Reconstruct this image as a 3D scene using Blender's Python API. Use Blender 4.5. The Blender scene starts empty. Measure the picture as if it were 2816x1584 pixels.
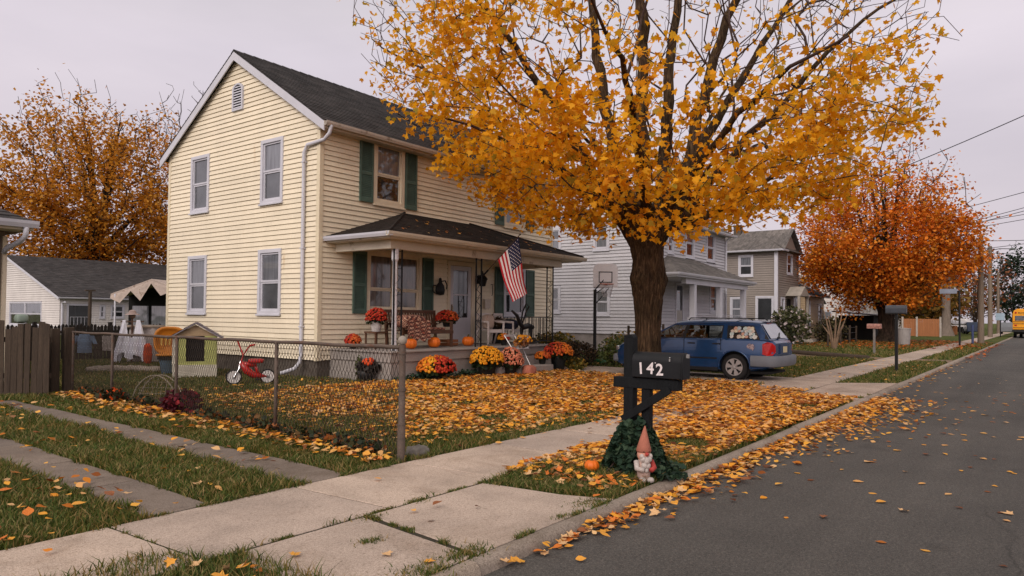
import bpy, math, random
import numpy as np
from mathutils import Matrix, Vector
R = math.radians
rnd = random.Random(7)
nr = np.random.RandomState(11)
SC = bpy.context.scene
COL = SC.collection
ORG = {}

def lin(r, g, b):
    f = lambda v: (v/255)/12.92 if v <= 10 else ((v/255+.055)/1.055)**2.4
    return (f(r), f(g), f(b), 1)

# ---------------------------------------------------------------- objects
def tag(o, label=None, cat=None, group=None, kind=None):
    if label: o['label'] = label
    if cat: o['category'] = cat
    if group: o['group'] = group
    if kind: o['kind'] = kind
    return o

def thing(name, label, cat, loc=(0, 0, 0), rz=0, group=None):
    o = bpy.data.objects.new(name, None)
    o.empty_display_size = .2
    COL.objects.link(o)
    o.location = loc
    o.rotation_euler = (0, 0, rz)
    ORG[o.name] = Vector(loc)
    return tag(o, label, cat, group)

def link_mesh(name, me, parent=None):
    o = bpy.data.objects.new(name, me)
    COL.objects.link(o)
    if parent: o.parent = parent
    return o

def kids(o): return [c for c in COL.objects if c.parent == o]
def copy_tree(o, loc=None, rz=None, label=None, parent=None, tree=None):
    if tree is None:
        tree = {}
        for c in COL.objects:
            if c.parent: tree.setdefault(c.parent.name, []).append(c)
    c = o.copy(); COL.objects.link(c)
    if parent: c.parent = parent
    for ch in tree.get(o.name, []): copy_tree(ch, parent=c, tree=tree)
    if loc is not None: c.location = loc
    if rz is not None: c.rotation_euler[2] = rz
    if label: c['label'] = label
    return c

def org(p):
    while p is not None:
        if p.name in ORG: return ORG[p.name]
        p = p.parent
    return Vector((0, 0, 0))

FACE = {'S': ((1, 0, 0), (0, 1, 0)), 'W': ((0, -1, 0), (1, 0, 0)), 'E': ((0, 1, 0), (-1, 0, 0)), 'N': ((-1, 0, 0), (0, -1, 0))}
def basis(o, face):
    u, d = FACE[face]
    return Matrix(((u[0], d[0], 0, o[0]), (u[1], d[1], 0, o[1]), (0, 0, 1, o[2]), (0, 0, 0, 1)))

class MB:
    def __init__(s, M=None):
        s.v = []; s.f = []; s.m = []; s.M = M; s.mi = 0
    def add(s, vs, fs):
        b = len(s.v)
        if s.M is not None: vs = [s.M @ Vector(v) for v in vs]
        s.v.extend(tuple(v) for v in vs)
        for f in fs:
            s.f.append(tuple(b+i for i in f)); s.m.append(s.mi)
        return s
    def box(s, x0, x1, y0, y1, z0, z1):
        return s.add([(x0,y0,z0),(x1,y0,z0),(x1,y1,z0),(x0,y1,z0),(x0,y0,z1),(x1,y0,z1),(x1,y1,z1),(x0,y1,z1)],
              [(3,2,1,0),(4,5,6,7),(0,1,5,4),(1,2,6,5),(2,3,7,6),(3,0,4,7)])
    def cbox(s, c, d): return s.box(c[0]-d[0]/2,c[0]+d[0]/2,c[1]-d[1]/2,c[1]+d[1]/2,c[2]-d[2]/2,c[2]+d[2]/2)
    def quad(s, a, b, c, d): return s.add([a,b,c,d],[(0,1,2,3)])
    def poly(s, pts): return s.add(pts,[tuple(range(len(pts)))])
    def bar(s, a, b, w, h=None, up=(0,0,1)):
        h = h or w; a = Vector(a); b = Vector(b); t = (b-a).normalized(); u = Vector(up)
        if abs(t.dot(u)) > .98: u = Vector((0,1,0))
        x = t.cross(u).normalized(); y = x.cross(t).normalized()
        vs = []
        for p in (a, b):
            for i, j in ((-1,-1),(1,-1),(1,1),(-1,1)): vs.append(p+x*(i*w/2)+y*(j*h/2))
        return s.add(vs,[(3,2,1,0),(4,5,6,7),(0,1,5,4),(1,2,6,5),(2,3,7,6),(3,0,4,7)])
    def tube(s, pts, r, n=8, caps=True, closed=False):
        pts = [Vector(p) for p in pts]; k = len(pts)
        rs = r if isinstance(r, (list, tuple)) else [r]*k
        vs = []; ref = None
        for i, p in enumerate(pts):
            t = (pts[(i+1) % k]-pts[i-1]) if closed else (pts[min(i+1,k-1)]-pts[max(i-1,0)])
            t.normalize()
            if ref is None:
                ref = Vector((0,0,1)) if abs(t.z) < .9 else Vector((1,0,0))
            x = t.cross(ref).normalized(); ref = x.cross(t).normalized()
            for j in range(n):
                a = 2*math.pi*j/n
                vs.append(p + x*(math.cos(a)*rs[i]) + ref*(math.sin(a)*rs[i]))
        fs = []
        for i in range(k if closed else k-1):
            for j in range(n):
                a = i*n+j; b = i*n+(j+1) % n; c = ((i+1) % k)*n+(j+1) % n; d = ((i+1) % k)*n+j
                fs.append((a,b,c,d))
        if caps and not closed:
            fs.append(tuple(range(n))[::-1]); fs.append(tuple(range((k-1)*n, k*n)))
        return s.add(vs, fs)
    def lathe(s, prof, c=(0,0,0), n=16, sx=1, sy=1, rib=0, nr_=8, ax=None, caps=True):
        vs = []; c = Vector(c)
        for r, z in prof:
            for j in range(n):
                a = 2*math.pi*j/n; q = r*(1+rib*(abs(math.cos(a*nr_/2))-.5))
                p = Vector((math.cos(a)*q*sx, math.sin(a)*q*sy, z))
                if ax == 'y': p = Vector((p.x, p.z, p.y))
                if ax == 'x': p = Vector((p.z, p.x, p.y))
                vs.append(c+p)
        k = len(prof); fs = []
        for i in range(k-1):
            for j in range(n): fs.append((i*n+j, i*n+(j+1) % n, (i+1)*n+(j+1) % n, (i+1)*n+j))
        if caps: fs.append(tuple(range(n))[::-1]); fs.append(tuple(range((k-1)*n,k*n)))
        return s.add(vs, fs)
    def ball(s, c, r, n=10, m=7, sq=(1,1,1)):
        pr = [(max(.001, math.sin(math.pi*i/m))*1, -math.cos(math.pi*i/m)) for i in range(m+1)]
        vs = []
        for q, z in pr:
            for j in range(n):
                a = 2*math.pi*j/n
                vs.append((c[0]+math.cos(a)*q*r*sq[0], c[1]+math.sin(a)*q*r*sq[1], c[2]+z*r*sq[2]))
        fs = [(i*n+j, i*n+(j+1) % n, (i+1)*n+(j+1) % n, (i+1)*n+j) for i in range(m) for j in range(n)]
        return s.add(vs, fs)
    def prism(s, poly, y0, y1):            # polygon in local x,z extruded along y
        k = len(poly)
        vs = [(x,y0,z) for x,z in poly]+[(x,y1,z) for x,z in poly]
        fs = [tuple(range(k)), tuple(range(2*k-1,k-1,-1))]
        for i in range(k):
            j = (i+1) % k; fs.append((i, i+k, j+k, j))
        return s.add(vs, fs)
    def build(s, name, mats, parent=None, smooth=False, bevel=0, auto=None, local=False):
        me = bpy.data.meshes.new(name)
        o3 = Vector((0,0,0)) if local else org(parent)
        me.from_pydata([(v[0]-o3[0], v[1]-o3[1], v[2]-o3[2]) for v in s.v], [], s.f)
        if not isinstance(mats, (list, tuple)): mats = [mats]
        for m in mats: me.materials.append(m)
        if len(mats) > 1: me.polygons.foreach_set('material_index', s.m)
        if smooth: me.polygons.foreach_set('use_smooth', [True]*len(me.polygons))
        me.update()
        if smooth and auto: me.set_sharp_from_angle(angle=R(auto))
        o = link_mesh(name, me, parent)
        if bevel:
            b = o.modifiers.new('bevel', 'BEVEL'); b.width = bevel; b.segments = 2; b.limit_method = 'ANGLE'; b.angle_limit = R(40)
        return o

def np_mesh(name, V, loops, sizes, mat, parent=None, midx=None, smooth=False):
    me = bpy.data.meshes.new(name)
    o3 = np.array(org(parent)) if parent else np.zeros(3)
    V = (V-o3).astype(np.float32)
    me.vertices.add(len(V)); me.vertices.foreach_set('co', V.ravel())
    me.loops.add(len(loops)); me.loops.foreach_set('vertex_index', loops.astype(np.int32))
    st = np.concatenate([[0], np.cumsum(sizes)[:-1]]).astype(np.int32)
    me.polygons.add(len(sizes)); me.polygons.foreach_set('loop_start', st)
    try: me.polygons.foreach_set('loop_total', sizes.astype(np.int32))
    except Exception: pass
    mats = mat if isinstance(mat, (list, tuple)) else [mat]
    for m in mats: me.materials.append(m)
    if midx is not None: me.polygons.foreach_set('material_index', midx.astype(np.int32))
    if smooth: me.polygons.foreach_set('use_smooth', np.ones(len(sizes), bool))
    me.update(calc_edges=True)
    return link_mesh(name, me, parent)

# ---------------------------------------------------------------- materials
def nn(nt, t, **k):
    n = nt.nodes.new(t)
    for a, b in k.items():
        if a in n.inputs: n.inputs[a].default_value = b
        else: setattr(n, a, b)
    return n
def ramp(nt, stops, interp='LINEAR'):
    r = nt.nodes.new('ShaderNodeValToRGB'); r.color_ramp.interpolation = interp
    e = r.color_ramp.elements
    while len(e) < len(stops): e.new(.5)
    for i, (p, c) in enumerate(stops):
        e[i].position = p; e[i].color = c if len(c) == 4 else (*c, 1)
    return r
def sc(c, k): return (min(c[0]*k,1), min(c[1]*k,1), min(c[2]*k,1), 1)
MC = {}
def mat(name, col, rough=.7, var=.18, scale=3., bump=0., bscale=60., metal=0., spec=.35, col2=None, stretch=(1,1,1), fine=.1, coat=0, dirt=None, island=0.):
    if name in MC: return MC[name]
    m = bpy.data.materials.new(name); m.use_nodes = True; nt = m.node_tree; L = nt.links
    b = nt.nodes['Principled BSDF']
    b.inputs['Roughness'].default_value = rough; b.inputs['Metallic'].default_value = metal
    b.inputs['Specular IOR Level'].default_value = spec; b.inputs['Coat Weight'].default_value = coat
    tc = nn(nt, 'ShaderNodeTexCoord'); mp = nn(nt, 'ShaderNodeMapping'); mp.inputs['Scale'].default_value = stretch
    L.new(tc.outputs['Object'], mp.inputs[0])
    n1 = nn(nt, 'ShaderNodeTexNoise', Scale=scale, Detail=6., Roughness=.6)
    L.new(mp.outputs[0], n1.inputs['Vector'])
    c2 = col2 or sc(col, 1+var)
    rp = ramp(nt, [(.3, sc(col, 1-var)), (.7, c2)])
    L.new(n1.outputs['Fac'], rp.inputs[0])
    n2 = nn(nt, 'ShaderNodeTexNoise', Scale=bscale, Detail=4., Roughness=.65)
    L.new(mp.outputs[0], n2.inputs['Vector'])
    mx = nn(nt, 'ShaderNodeMix', data_type='RGBA', blend_type='MULTIPLY'); mx.inputs[0].default_value = 1
    r2 = ramp(nt, [(.25, (1-fine*2.2,)*3), (.75, (1+fine*.5,)*3)])
    L.new(n2.outputs['Fac'], r2.inputs[0]); L.new(rp.outputs[0], mx.inputs[6]); L.new(r2.outputs[0], mx.inputs[7])
    out = mx.outputs[2]
    if island:
        gi = nn(nt, 'ShaderNodeNewGeometry'); ri = ramp(nt, [(0, (1-island,)*3), (1, (1+island*.6,)*3)]); L.new(gi.outputs['Random Per Island'], ri.inputs[0])
        m4 = nn(nt, 'ShaderNodeMix', data_type='RGBA', blend_type='MULTIPLY'); m4.inputs[0].default_value = 1; L.new(out, m4.inputs[6]); L.new(ri.outputs[0], m4.inputs[7]); out = m4.outputs[2]
    if dirt:
        n3 = nn(nt, 'ShaderNodeTexNoise', Scale=dirt[1], Detail=8., Roughness=.7)
        L.new(mp.outputs[0], n3.inputs['Vector'])
        r3 = ramp(nt, [(dirt[2], (0,0,0)), (min(dirt[2]+.12,1), (1,1,1))]); L.new(n3.outputs['Fac'], r3.inputs[0])
        m3 = nn(nt, 'ShaderNodeMix', data_type='RGBA'); L.new(r3.outputs[0], m3.inputs[0])
        L.new(out, m3.inputs[6]); m3.inputs[7].default_value = dirt[0]; out = m3.outputs[2]
    L.new(out, b.inputs['Base Color'])
    if bump:
        bp = nn(nt, 'ShaderNodeBump', Strength=bump, Distance=.02)
        L.new(n2.outputs['Fac'], bp.inputs['Height']); L.new(bp.outputs[0], b.inputs['Normal'])
    MC[name] = m
    return m

def leafmat(name, stops, trans=.45, clump=None, cscale=.6, rough=.65):
    m = bpy.data.materials.new(name); m.use_nodes = True; nt = m.node_tree; L = nt.links
    nt.nodes.remove(nt.nodes['Principled BSDF']); out = nt.nodes['Material Output']
    g = nn(nt, 'ShaderNodeNewGeometry'); rp = ramp(nt, stops); L.new(g.outputs['Random Per Island'], rp.inputs[0])
    col = rp.outputs[0]
    if clump:
        tc = nn(nt, 'ShaderNodeTexCoord'); n = nn(nt, 'ShaderNodeTexNoise', Scale=cscale, Detail=3.)
        L.new(tc.outputs['Object'], n.inputs['Vector'])
        r2 = ramp(nt, [(.42, (0,0,0)), (.68, (1,1,1))]); L.new(n.outputs['Fac'], r2.inputs[0])
        mx = nn(nt, 'ShaderNodeMix', data_type='RGBA', blend_type='MULTIPLY'); L.new(r2.outputs[0], mx.inputs[0])
        L.new(col, mx.inputs[6]); mx.inputs[7].default_value = clump; col = mx.outputs[2]
    d = nn(nt, 'ShaderNodeBsdfPrincipled', Roughness=rough); d.inputs['Specular IOR Level'].default_value = .25
    t = nn(nt, 'ShaderNodeBsdfTranslucent')
    L.new(col, d.inputs['Base Color']); L.new(col, t.inputs['Color'])
    mix = nn(nt, 'ShaderNodeMixShader'); mix.inputs[0].default_value = trans
    L.new(d.outputs[0], mix.inputs[1]); L.new(t.outputs[0], mix.inputs[2]); L.new(mix.outputs[0], out.inputs['Surface'])
    return m

def glassmat(name, col, rough=.04, var=.5, scale=2., stretch=(1,1,1), spec=1., curtain=None):
    if name in MC: return MC[name]
    m = bpy.data.materials.new(name); m.use_nodes = True; nt = m.node_tree; L = nt.links
    b = nt.nodes['Principled BSDF']; b.inputs['Roughness'].default_value = rough; b.inputs['Specular IOR Level'].default_value = spec
    tc = nn(nt, 'ShaderNodeTexCoord'); mp = nn(nt, 'ShaderNodeMapping'); mp.inputs['Scale'].default_value = stretch
    L.new(tc.outputs['Object'], mp.inputs[0])
    n1 = nn(nt, 'ShaderNodeTexNoise', Scale=scale, Detail=3.); L.new(mp.outputs[0], n1.inputs['Vector'])
    rp = ramp(nt, [(.3, sc(col, 1-var)), (.7, sc(col, 1+var))]); L.new(n1.outputs['Fac'], rp.inputs[0])
    L.new(rp.outputs[0], b.inputs['Base Color'])
    n2 = nn(nt, 'ShaderNodeTexNoise', Scale=1.3, Detail=1.); L.new(tc.outputs['Object'], n2.inputs['Vector'])
    b.inputs['Coat Weight'].default_value = .5; b.inputs['Coat Roughness'].default_value = .02
    bp = nn(nt, 'ShaderNodeBump', Strength=.12, Distance=.05); L.new(n2.outputs['Fac'], bp.inputs['Height']); L.new(bp.outputs[0], b.inputs['Normal'])
    MC[name] = m
    return m

def roofmat(name, col, var=.35, rough=.9, moss=None, sy=1.2):
    m = bpy.data.materials.new(name); m.use_nodes = True; nt = m.node_tree; L = nt.links
    b = nt.nodes['Principled BSDF']; b.inputs['Roughness'].default_value = rough; b.inputs['Specular IOR Level'].default_value = .2
    g = nn(nt, 'ShaderNodeTexCoord'); mp = nn(nt, 'ShaderNodeMapping'); mp.inputs['Scale'].default_value = (1, sy, 0)
    L.new(g.outputs['Object'], mp.inputs[0])
    br = nn(nt, 'ShaderNodeTexBrick', Scale=1.); br.inputs['Brick Width'].default_value = .33; br.inputs['Row Height'].default_value = .14
    br.inputs['Mortar Size'].default_value = .004; br.offset = .5
    br.inputs['Color1'].default_value = sc(col, 1-var); br.inputs['Color2'].default_value = sc(col, 1+var); br.inputs['Mortar'].default_value = sc(col, .4)
    L.new(mp.outputs[0], br.inputs['Vector'])
    n = nn(nt, 'ShaderNodeTexNoise', Scale=1.1, Detail=8., Roughness=.7); L.new(g.outputs['Object'], n.inputs['Vector'])
    r = ramp(nt, [(.3, (.65,.65,.65)), (.7, (1.3,1.25,1.2))]); L.new(n.outputs['Fac'], r.inputs[0])
    mx = nn(nt, 'ShaderNodeMix', data_type='RGBA', blend_type='MULTIPLY'); mx.inputs[0].default_value = 1
    L.new(br.outputs[0], mx.inputs[6]); L.new(r.outputs[0], mx.inputs[7]); o = mx.outputs[2]
    L.new(o, b.inputs['Base Color'])
    n2 = nn(nt, 'ShaderNodeTexNoise', Scale=90., Detail=3.); L.new(g.outputs['Object'], n2.inputs['Vector'])
    bp = nn(nt, 'ShaderNodeBump', Strength=.5, Distance=.01); L.new(n2.outputs['Fac'], bp.inputs['Height']); L.new(bp.outputs[0], b.inputs['Normal'])
    MC[name] = m
    return m

WHITE = mat('white_vinyl', lin(192,191,199), .5, .07, 2, fine=.03, dirt=(lin(150,140,125), 5, .66))
CREAMTRIM = mat('cream_trim', lin(216,202,178), .6, .08, 2, dirt=(lin(140,120,95), 6, .68))
SHUT = mat('shutter_green', lin(76,97,87), .6, .2, 4, fine=.12)
SIDC = mat('cream_siding', lin(229,216,191), .5, .05, .7, fine=.05, bscale=14, stretch=(2.2,2.2,.45), dirt=(lin(204,180,146), 1.1, .62), island=.07)
SIDW = mat('pale_blue_siding', lin(188,186,191), .55, .09, .8, fine=.06, bscale=12, island=.1, dirt=(lin(120,115,112), 1.3, .66))
SIDT = mat('taupe_siding', lin(136,127,120), .6, .1, .8, fine=.06, bscale=12)
SIDB = mat('beige_siding', lin(190,166,134), .6, .1, .8, fine=.06, bscale=12)
SIDP = mat('pale_siding', lin(208,202,198), .6, .1, .8, fine=.06, bscale=12)
ROOFD = roofmat('dark_shingles', lin(60,58,59))
ROOFP = roofmat('brown_black_shingles', lin(44,38,35), var=.45)
ROOFG = roofmat('grey_shingles', lin(104,100,98), var=.25)
CONC = mat('porch_concrete', lin(146,138,132), .85, .14, 1.3, .25, 40, fine=.12, dirt=(lin(95,88,78), 2.2, .6))
FOUND = mat('foundation_block', lin(92,84,76), .9, .25, 2, .4, 25, fine=.2, dirt=(lin(55,48,40), 3, .55))
PDARK = glassmat('dark_glass', lin(40,42,44), var=.4)
PGREY = glassmat('curtained_glass', lin(104,106,112), var=.35, scale=9, stretch=(3,3,.15))
PMID = glassmat('screened_glass', lin(76,78,82), rough=.12, var=.3)
PDRAPE = glassmat('draped_glass', lin(86,74,64), var=.65, scale=6, stretch=(2.2,2.2,.25), rough=.1)
BLACKM = mat('black_iron', lin(17,17,19), .55, .3, 6, fine=.1)
DARKIN = mat('dark_interior', lin(16,14,13), .9)
WOODB = mat('brown_bench_wood', lin(92,62,44), .55, .35, 4, .2, 40, stretch=(1,1,6), fine=.2)
# ================================================================ setting
def ground_mat():
    m = bpy.data.materials.new('lawn_soil'); m.use_nodes = True; nt = m.node_tree; L = nt.links
    b = nt.nodes['Principled BSDF']; b.inputs['Roughness'].default_value = 1; b.inputs['Specular IOR Level'].default_value = .1
    g = nn(nt, 'ShaderNodeTexCoord')
    n1 = nn(nt, 'ShaderNodeTexNoise', Scale=.7, Detail=8., Roughness=.65); n2 = nn(nt, 'ShaderNodeTexNoise', Scale=14., Detail=6., Roughness=.75)
    n3 = nn(nt, 'ShaderNodeTexNoise', Scale=70., Detail=3.)
    for n in (n1, n2, n3): L.new(g.outputs['Object'], n.inputs['Vector'])
    r1 = ramp(nt, [(.3, lin(58,68,34)), (.5, lin(82,90,46)), (.7, lin(110,104,62))]); L.new(n1.outputs['Fac'], r1.inputs[0])
    r2 = ramp(nt, [(.3, (.5,.48,.42)), (.7, (1.25,1.25,1.2))]); L.new(n2.outputs['Fac'], r2.inputs[0])
    mx = nn(nt, 'ShaderNodeMix', data_type='RGBA', blend_type='MULTIPLY'); mx.inputs[0].default_value = 1
    L.new(r1.outputs[0], mx.inputs[6]); L.new(r2.outputs[0], mx.inputs[7]); L.new(mx.outputs[2], b.inputs['Base Color'])
    bp = nn(nt, 'ShaderNodeBump', Strength=.9, Distance=.05); L.new(n3.outputs['Fac'], bp.inputs['Height']); L.new(bp.outputs[0], b.inputs['Normal'])
    return m
GM = ground_mat()

def slab_mat(name, c, agg=1., warm=(1,1,1)):
    m = bpy.data.materials.new(name); m.use_nodes = True; nt = m.node_tree; L = nt.links
    b = nt.nodes['Principled BSDF']; b.inputs['Roughness'].default_value = .9; b.inputs['Specular IOR Level'].default_value = .25
    g = nn(nt, 'ShaderNodeTexCoord'); geo = nn(nt, 'ShaderNodeNewGeometry')
    n1 = nn(nt, 'ShaderNodeTexNoise', Scale=1.3, Detail=9., Roughness=.65)
    n2 = nn(nt, 'ShaderNodeTexNoise', Scale=120., Detail=3.)
    v = nn(nt, 'ShaderNodeTexVoronoi', Scale=75.)
    n4 = nn(nt, 'ShaderNodeTexNoise', Scale=26., Detail=4., Roughness=.8)
    for n in (n1, n2, v, n4): L.new(g.outputs['Object'], n.inputs['Vector'])
    r1 = ramp(nt, [(.3, sc(c,.72)), (.55, c), (.72, sc(c,1.12))]); L.new(n1.outputs['Fac'], r1.inputs[0])
    r2 = ramp(nt, [(.3, (.6,.57,.54)), (.5, (1.0,1.0,1.0)), (.72, (1.22,1.2,1.19))]); L.new(n2.outputs['Fac'], r2.inputs[0])
    r3 = ramp(nt, [(.0, (.38,.34,.32)), (.2, (1,1,1))]); L.new(v.outputs['Distance'], r3.inputs[0])
    r4 = ramp(nt, [(.3, (.5,.46,.42)), (.43, (1,1,1))]); L.new(n4.outputs['Fac'], r4.inputs[0])
    ri = ramp(nt, [(0, (.88,.88,.9)), (1, (1.1,1.08,1.06))]); L.new(geo.outputs['Random Per Island'], ri.inputs[0])
    o = r1.outputs[0]
    n6 = nn(nt, 'ShaderNodeTexNoise', Scale=42., Detail=4., Roughness=.8); L.new(g.outputs['Object'], n6.inputs['Vector']); r6 = ramp(nt, [(.3, (.66,.63,.6)), (.48, (1,1,1)), (.7, (1.18,1.17,1.16))]); L.new(n6.outputs['Fac'], r6.inputs[0])
    n7 = nn(nt, 'ShaderNodeTexNoise', Scale=.8, Detail=6., Roughness=.7, Distortion=1.); L.new(g.outputs['Object'], n7.inputs['Vector']); r7 = ramp(nt, [(.5, (1,1,1)), (.68, (.72,.69,.65))]); L.new(n7.outputs['Fac'], r7.inputs[0])
    for k, f in ((r2, 1), (r3, agg*.8), (r4, agg), (r6, agg), (r7, 1), (ri, 1)):
        mx = nn(nt, 'ShaderNodeMix', data_type='RGBA', blend_type='MULTIPLY'); mx.inputs[0].default_value = min(f, 1)
        L.new(o, mx.inputs[6]); L.new(k.outputs[0], mx.inputs[7]); o = mx.outputs[2]
    L.new(o, b.inputs['Base Color'])
    bp = nn(nt, 'ShaderNodeBump', Strength=.5, Distance=.006); L.new(n2.outputs['Fac'], bp.inputs['Height']); L.new(bp.outputs[0], b.inputs['Normal'])
    return m
SLAB = slab_mat('sidewalk_concrete', lin(173,157,144))
SLABG = slab_mat('drive_strip_concrete', lin(118,107,98), .8)
CURBM = slab_mat('curb_concrete', lin(146,134,122))

def asphalt_mat():
    m = bpy.data.materials.new('asphalt'); m.use_nodes = True; nt = m.node_tree; L = nt.links
    b = nt.nodes['Principled BSDF']; b.inputs['Roughness'].default_value = .85; b.inputs['Specular IOR Level'].default_value = .3
    g = nn(nt, 'ShaderNodeTexCoord')
    n1 = nn(nt, 'ShaderNodeTexNoise', Scale=.45, Detail=9., Roughness=.6); n2 = nn(nt, 'ShaderNodeTexNoise', Scale=170., Detail=2.)
    n3 = nn(nt, 'ShaderNodeTexNoise', Scale=1.6, Detail=6.); v = nn(nt, 'ShaderNodeTexVoronoi', Scale=.33, feature='DISTANCE_TO_EDGE')
    n5 = nn(nt, 'ShaderNodeTexNoise', Scale=.25, Detail=2.)
    sp = nn(nt, 'ShaderNodeTexVoronoi', Scale=60.)
    for n in (n1, n2, n3, n5, sp): L.new(g.outputs['Object'], n.inputs['Vector'])
    ad = nn(nt, 'ShaderNodeMix', data_type='RGBA', blend_type='ADD'); ad.inputs[0].default_value = .55
    L.new(g.outputs['Object'], ad.inputs[6]); L.new(n3.outputs['Color'], ad.inputs[7]); L.new(ad.outputs[2], v.inputs['Vector'])
    ml = nn(nt, 'ShaderNodeMapping'); ml.inputs['Scale'].default_value = (.05,1.1,1); L.new(g.outputs['Object'], ml.inputs[0]); nl_ = nn(nt, 'ShaderNodeTexNoise', Scale=1., Detail=5., Roughness=.6); L.new(ml.outputs[0], nl_.inputs['Vector'])
    r1 = ramp(nt, [(.28, lin(52,50,48)), (.72, lin(88,84,80))]); av = nn(nt, 'ShaderNodeMath', operation='ADD'); hv = nn(nt, 'ShaderNodeMath', operation='MULTIPLY'); hv.inputs[1].default_value = .5
    L.new(n1.outputs['Fac'], av.inputs[0]); L.new(nl_.outputs['Fac'], av.inputs[1]); L.new(av.outputs[0], hv.inputs[0]); L.new(hv.outputs[0], r1.inputs[0])
    st_ = nn(nt, 'ShaderNodeTexNoise', Scale=.9, Detail=3.); L.new(g.outputs['Object'], st_.inputs['Vector']); rst = ramp(nt, [(.64, (1,1,1)), (.74, (.62,.61,.6))]); L.new(st_.outputs['Fac'], rst.inputs[0])
    r2 = ramp(nt, [(.28, (.45,.45,.46)), (.5, (1,1,1)), (.74, (1.75,1.7,1.65))]); L.new(n2.outputs['Fac'], r2.inputs[0])
    rs = ramp(nt, [(0, (2.1,2.0,1.9)), (.12, (1,1,1))]); L.new(sp.outputs['Distance'], rs.inputs[0])
    rc = ramp(nt, [(.0, (.3,.29,.28)), (.005, (1,1,1))]); L.new(v.outputs['Distance'], rc.inputs[0])
    rm = ramp(nt, [(.52, (0,0,0)), (.66, (.75,.75,.75))]); L.new(n5.outputs['Fac'], rm.inputs[0])
    o = r1.outputs[0]
    gr_ = nn(nt, 'ShaderNodeTexNoise', Scale=48., Detail=3., Roughness=.8); L.new(g.outputs['Object'], gr_.inputs['Vector']); rgr = ramp(nt, [(.3, (.62,.61,.6)), (.5, (1,1,1)), (.7, (1.5,1.47,1.44))]); L.new(gr_.outputs['Fac'], rgr.inputs[0])
    for k, f in ((rgr, 1), (rst, 1), (r2, 1), (rs, .5), (rc, None)):
        mx = nn(nt, 'ShaderNodeMix', data_type='RGBA', blend_type='MULTIPLY')
        if f is None: L.new(rm.outputs[0], mx.inputs[0])
        else: mx.inputs[0].default_value = f
        L.new(o, mx.inputs[6]); L.new(k.outputs[0], mx.inputs[7]); o = mx.outputs[2]
    L.new(o, b.inputs['Base Color'])
    bp = nn(nt, 'ShaderNodeBump', Strength=.6, Distance=.008); L.new(n2.outputs['Fac'], bp.inputs['Height']); L.new(bp.outputs[0], b.inputs['Normal'])
    return m

mb = MB()
prof = [(-700,-.02),(-6.8,-.02),(-6.75,-.2),(2.8,-.2),(2.86,-.018),(700,-.018)]
for i in range(len(prof)-1):
    (a, za), (b_, zb) = prof[i], prof[i+1]
    mb.quad((-300,a,za),(900,a,za),(900,b_,zb),(-300,b_,zb))
tag(mb.build('ground', GM), kind='structure')
mb = MB(); mb.quad((-120,-6.9,-.08),(700,-6.9,-.08),(700,2.83,-.08),(-120,2.83,-.08))
tag(mb.build('road', asphalt_mat()), kind='structure')

# curb: rounded concrete lengths, butted with open joints
mb = MB(); x = -8.; cp = [(2.87,-.3),(2.87,-.002),(2.835,.006),(2.79,.0),(2.764,-.02),(2.752,-.05),(2.744,-.1),(2.74,-.3)]
while x < 420:
    l = 1.9+rnd.random()*.9 if x < 40 else 6.
    dz = rnd.uniform(-.008,.008); dy = rnd.uniform(-.008,.008)
    vs = []
    for k, xx in enumerate((x+.007, x+l-.007)):
        for y, z in cp: vs.append((xx, y+dy+rnd.uniform(-.003,.003), z+dz))
    n = len(cp); fs = [(i, i+n, (i+1) % n+n, (i+1) % n) for i in range(n)]+[tuple(range(n-1,-1,-1)), tuple(range(n,2*n))]
    mb.add(vs, fs); x += l
mb2 = MB(); mb2.box(-120,420,-6.95,-6.78,-.25,0); mb.add(mb2.v, mb2.f)
o = mb.build('kerb', CURBM, smooth=True, auto=40); tag(o, kind='structure')

def slab(mb, pts, t=.09, tilt=.004, g=.0105, irr=0.):
    c = [sum(p[0] for p in pts)/len(pts), sum(p[1] for p in pts)/len(pts)]
    ax, ay = rnd.uniform(-tilt,tilt), rnd.uniform(-tilt,tilt)
    top = []
    for px, py in pts:
        d = Vector((px-c[0], py-c[1])); l = d.length; d *= (l-g*1.3)/l
        top.append((c[0]+d.x, c[1]+d.y, ax*d.x+ay*d.y))
    inn = []
    for px, py, pz in top:
        d = Vector((px-c[0], py-c[1])); l = d.length; d *= (l-.005)/l
        inn.append((c[0]+d.x, c[1]+d.y, ax*d.x+ay*d.y))
    n = len(pts)
    vs = [(a,b,z-t) for a,b,z in top]+[(a,b,z-.004) for a,b,z in top]+inn
    fs = [tuple(range(2*n,3*n))]
    for i in range(n):
        j = (i+1) % n; fs += [(i,j,j+n,i+n),(i+n,j+n,j+2*n,i+2*n)]
    mb.add(vs, fs)
mb = MB(); js = [-1.9,-.45,.95,2.33,3.86,5.22]
x = 5.22
while x < 130: x += 1.42; js.append(x)
for i in range(len(js)-1):
    slab(mb, [(js[i]+.05,4.1),(js[i+1]+.05,4.1),(js[i+1],5.27),(js[i],5.27)])
tag(mb.build('sidewalk', SLAB), kind='structure')
mb = MB(); mb.box(-3,130,4.09,5.275,-.03,-.0065); mb.box(2.6,5.05,2.875,4.08,-.03,-.006)
tag(mb.build('pavement_bed', mat('dark_joint_soil', lin(52,46,34), 1, .3, 9)), kind='structure')
mb = MB()
slab(mb, [(3.5,2.875),(5.28,2.875),(5.13,3.3),(5.04,4.085),(3.66,4.085)])
slab(mb, [(2.25,2.875),(3.48,2.875),(3.62,4.085),(2.62,4.085),(2.47,3.75),(2.38,3.35)])
tag(mb.build('driveway_apron', SLAB), kind='structure')
mb = MB()
ys = [5.29,6.55,7.9,9.3,10.6,12.4,14.5]
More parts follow.
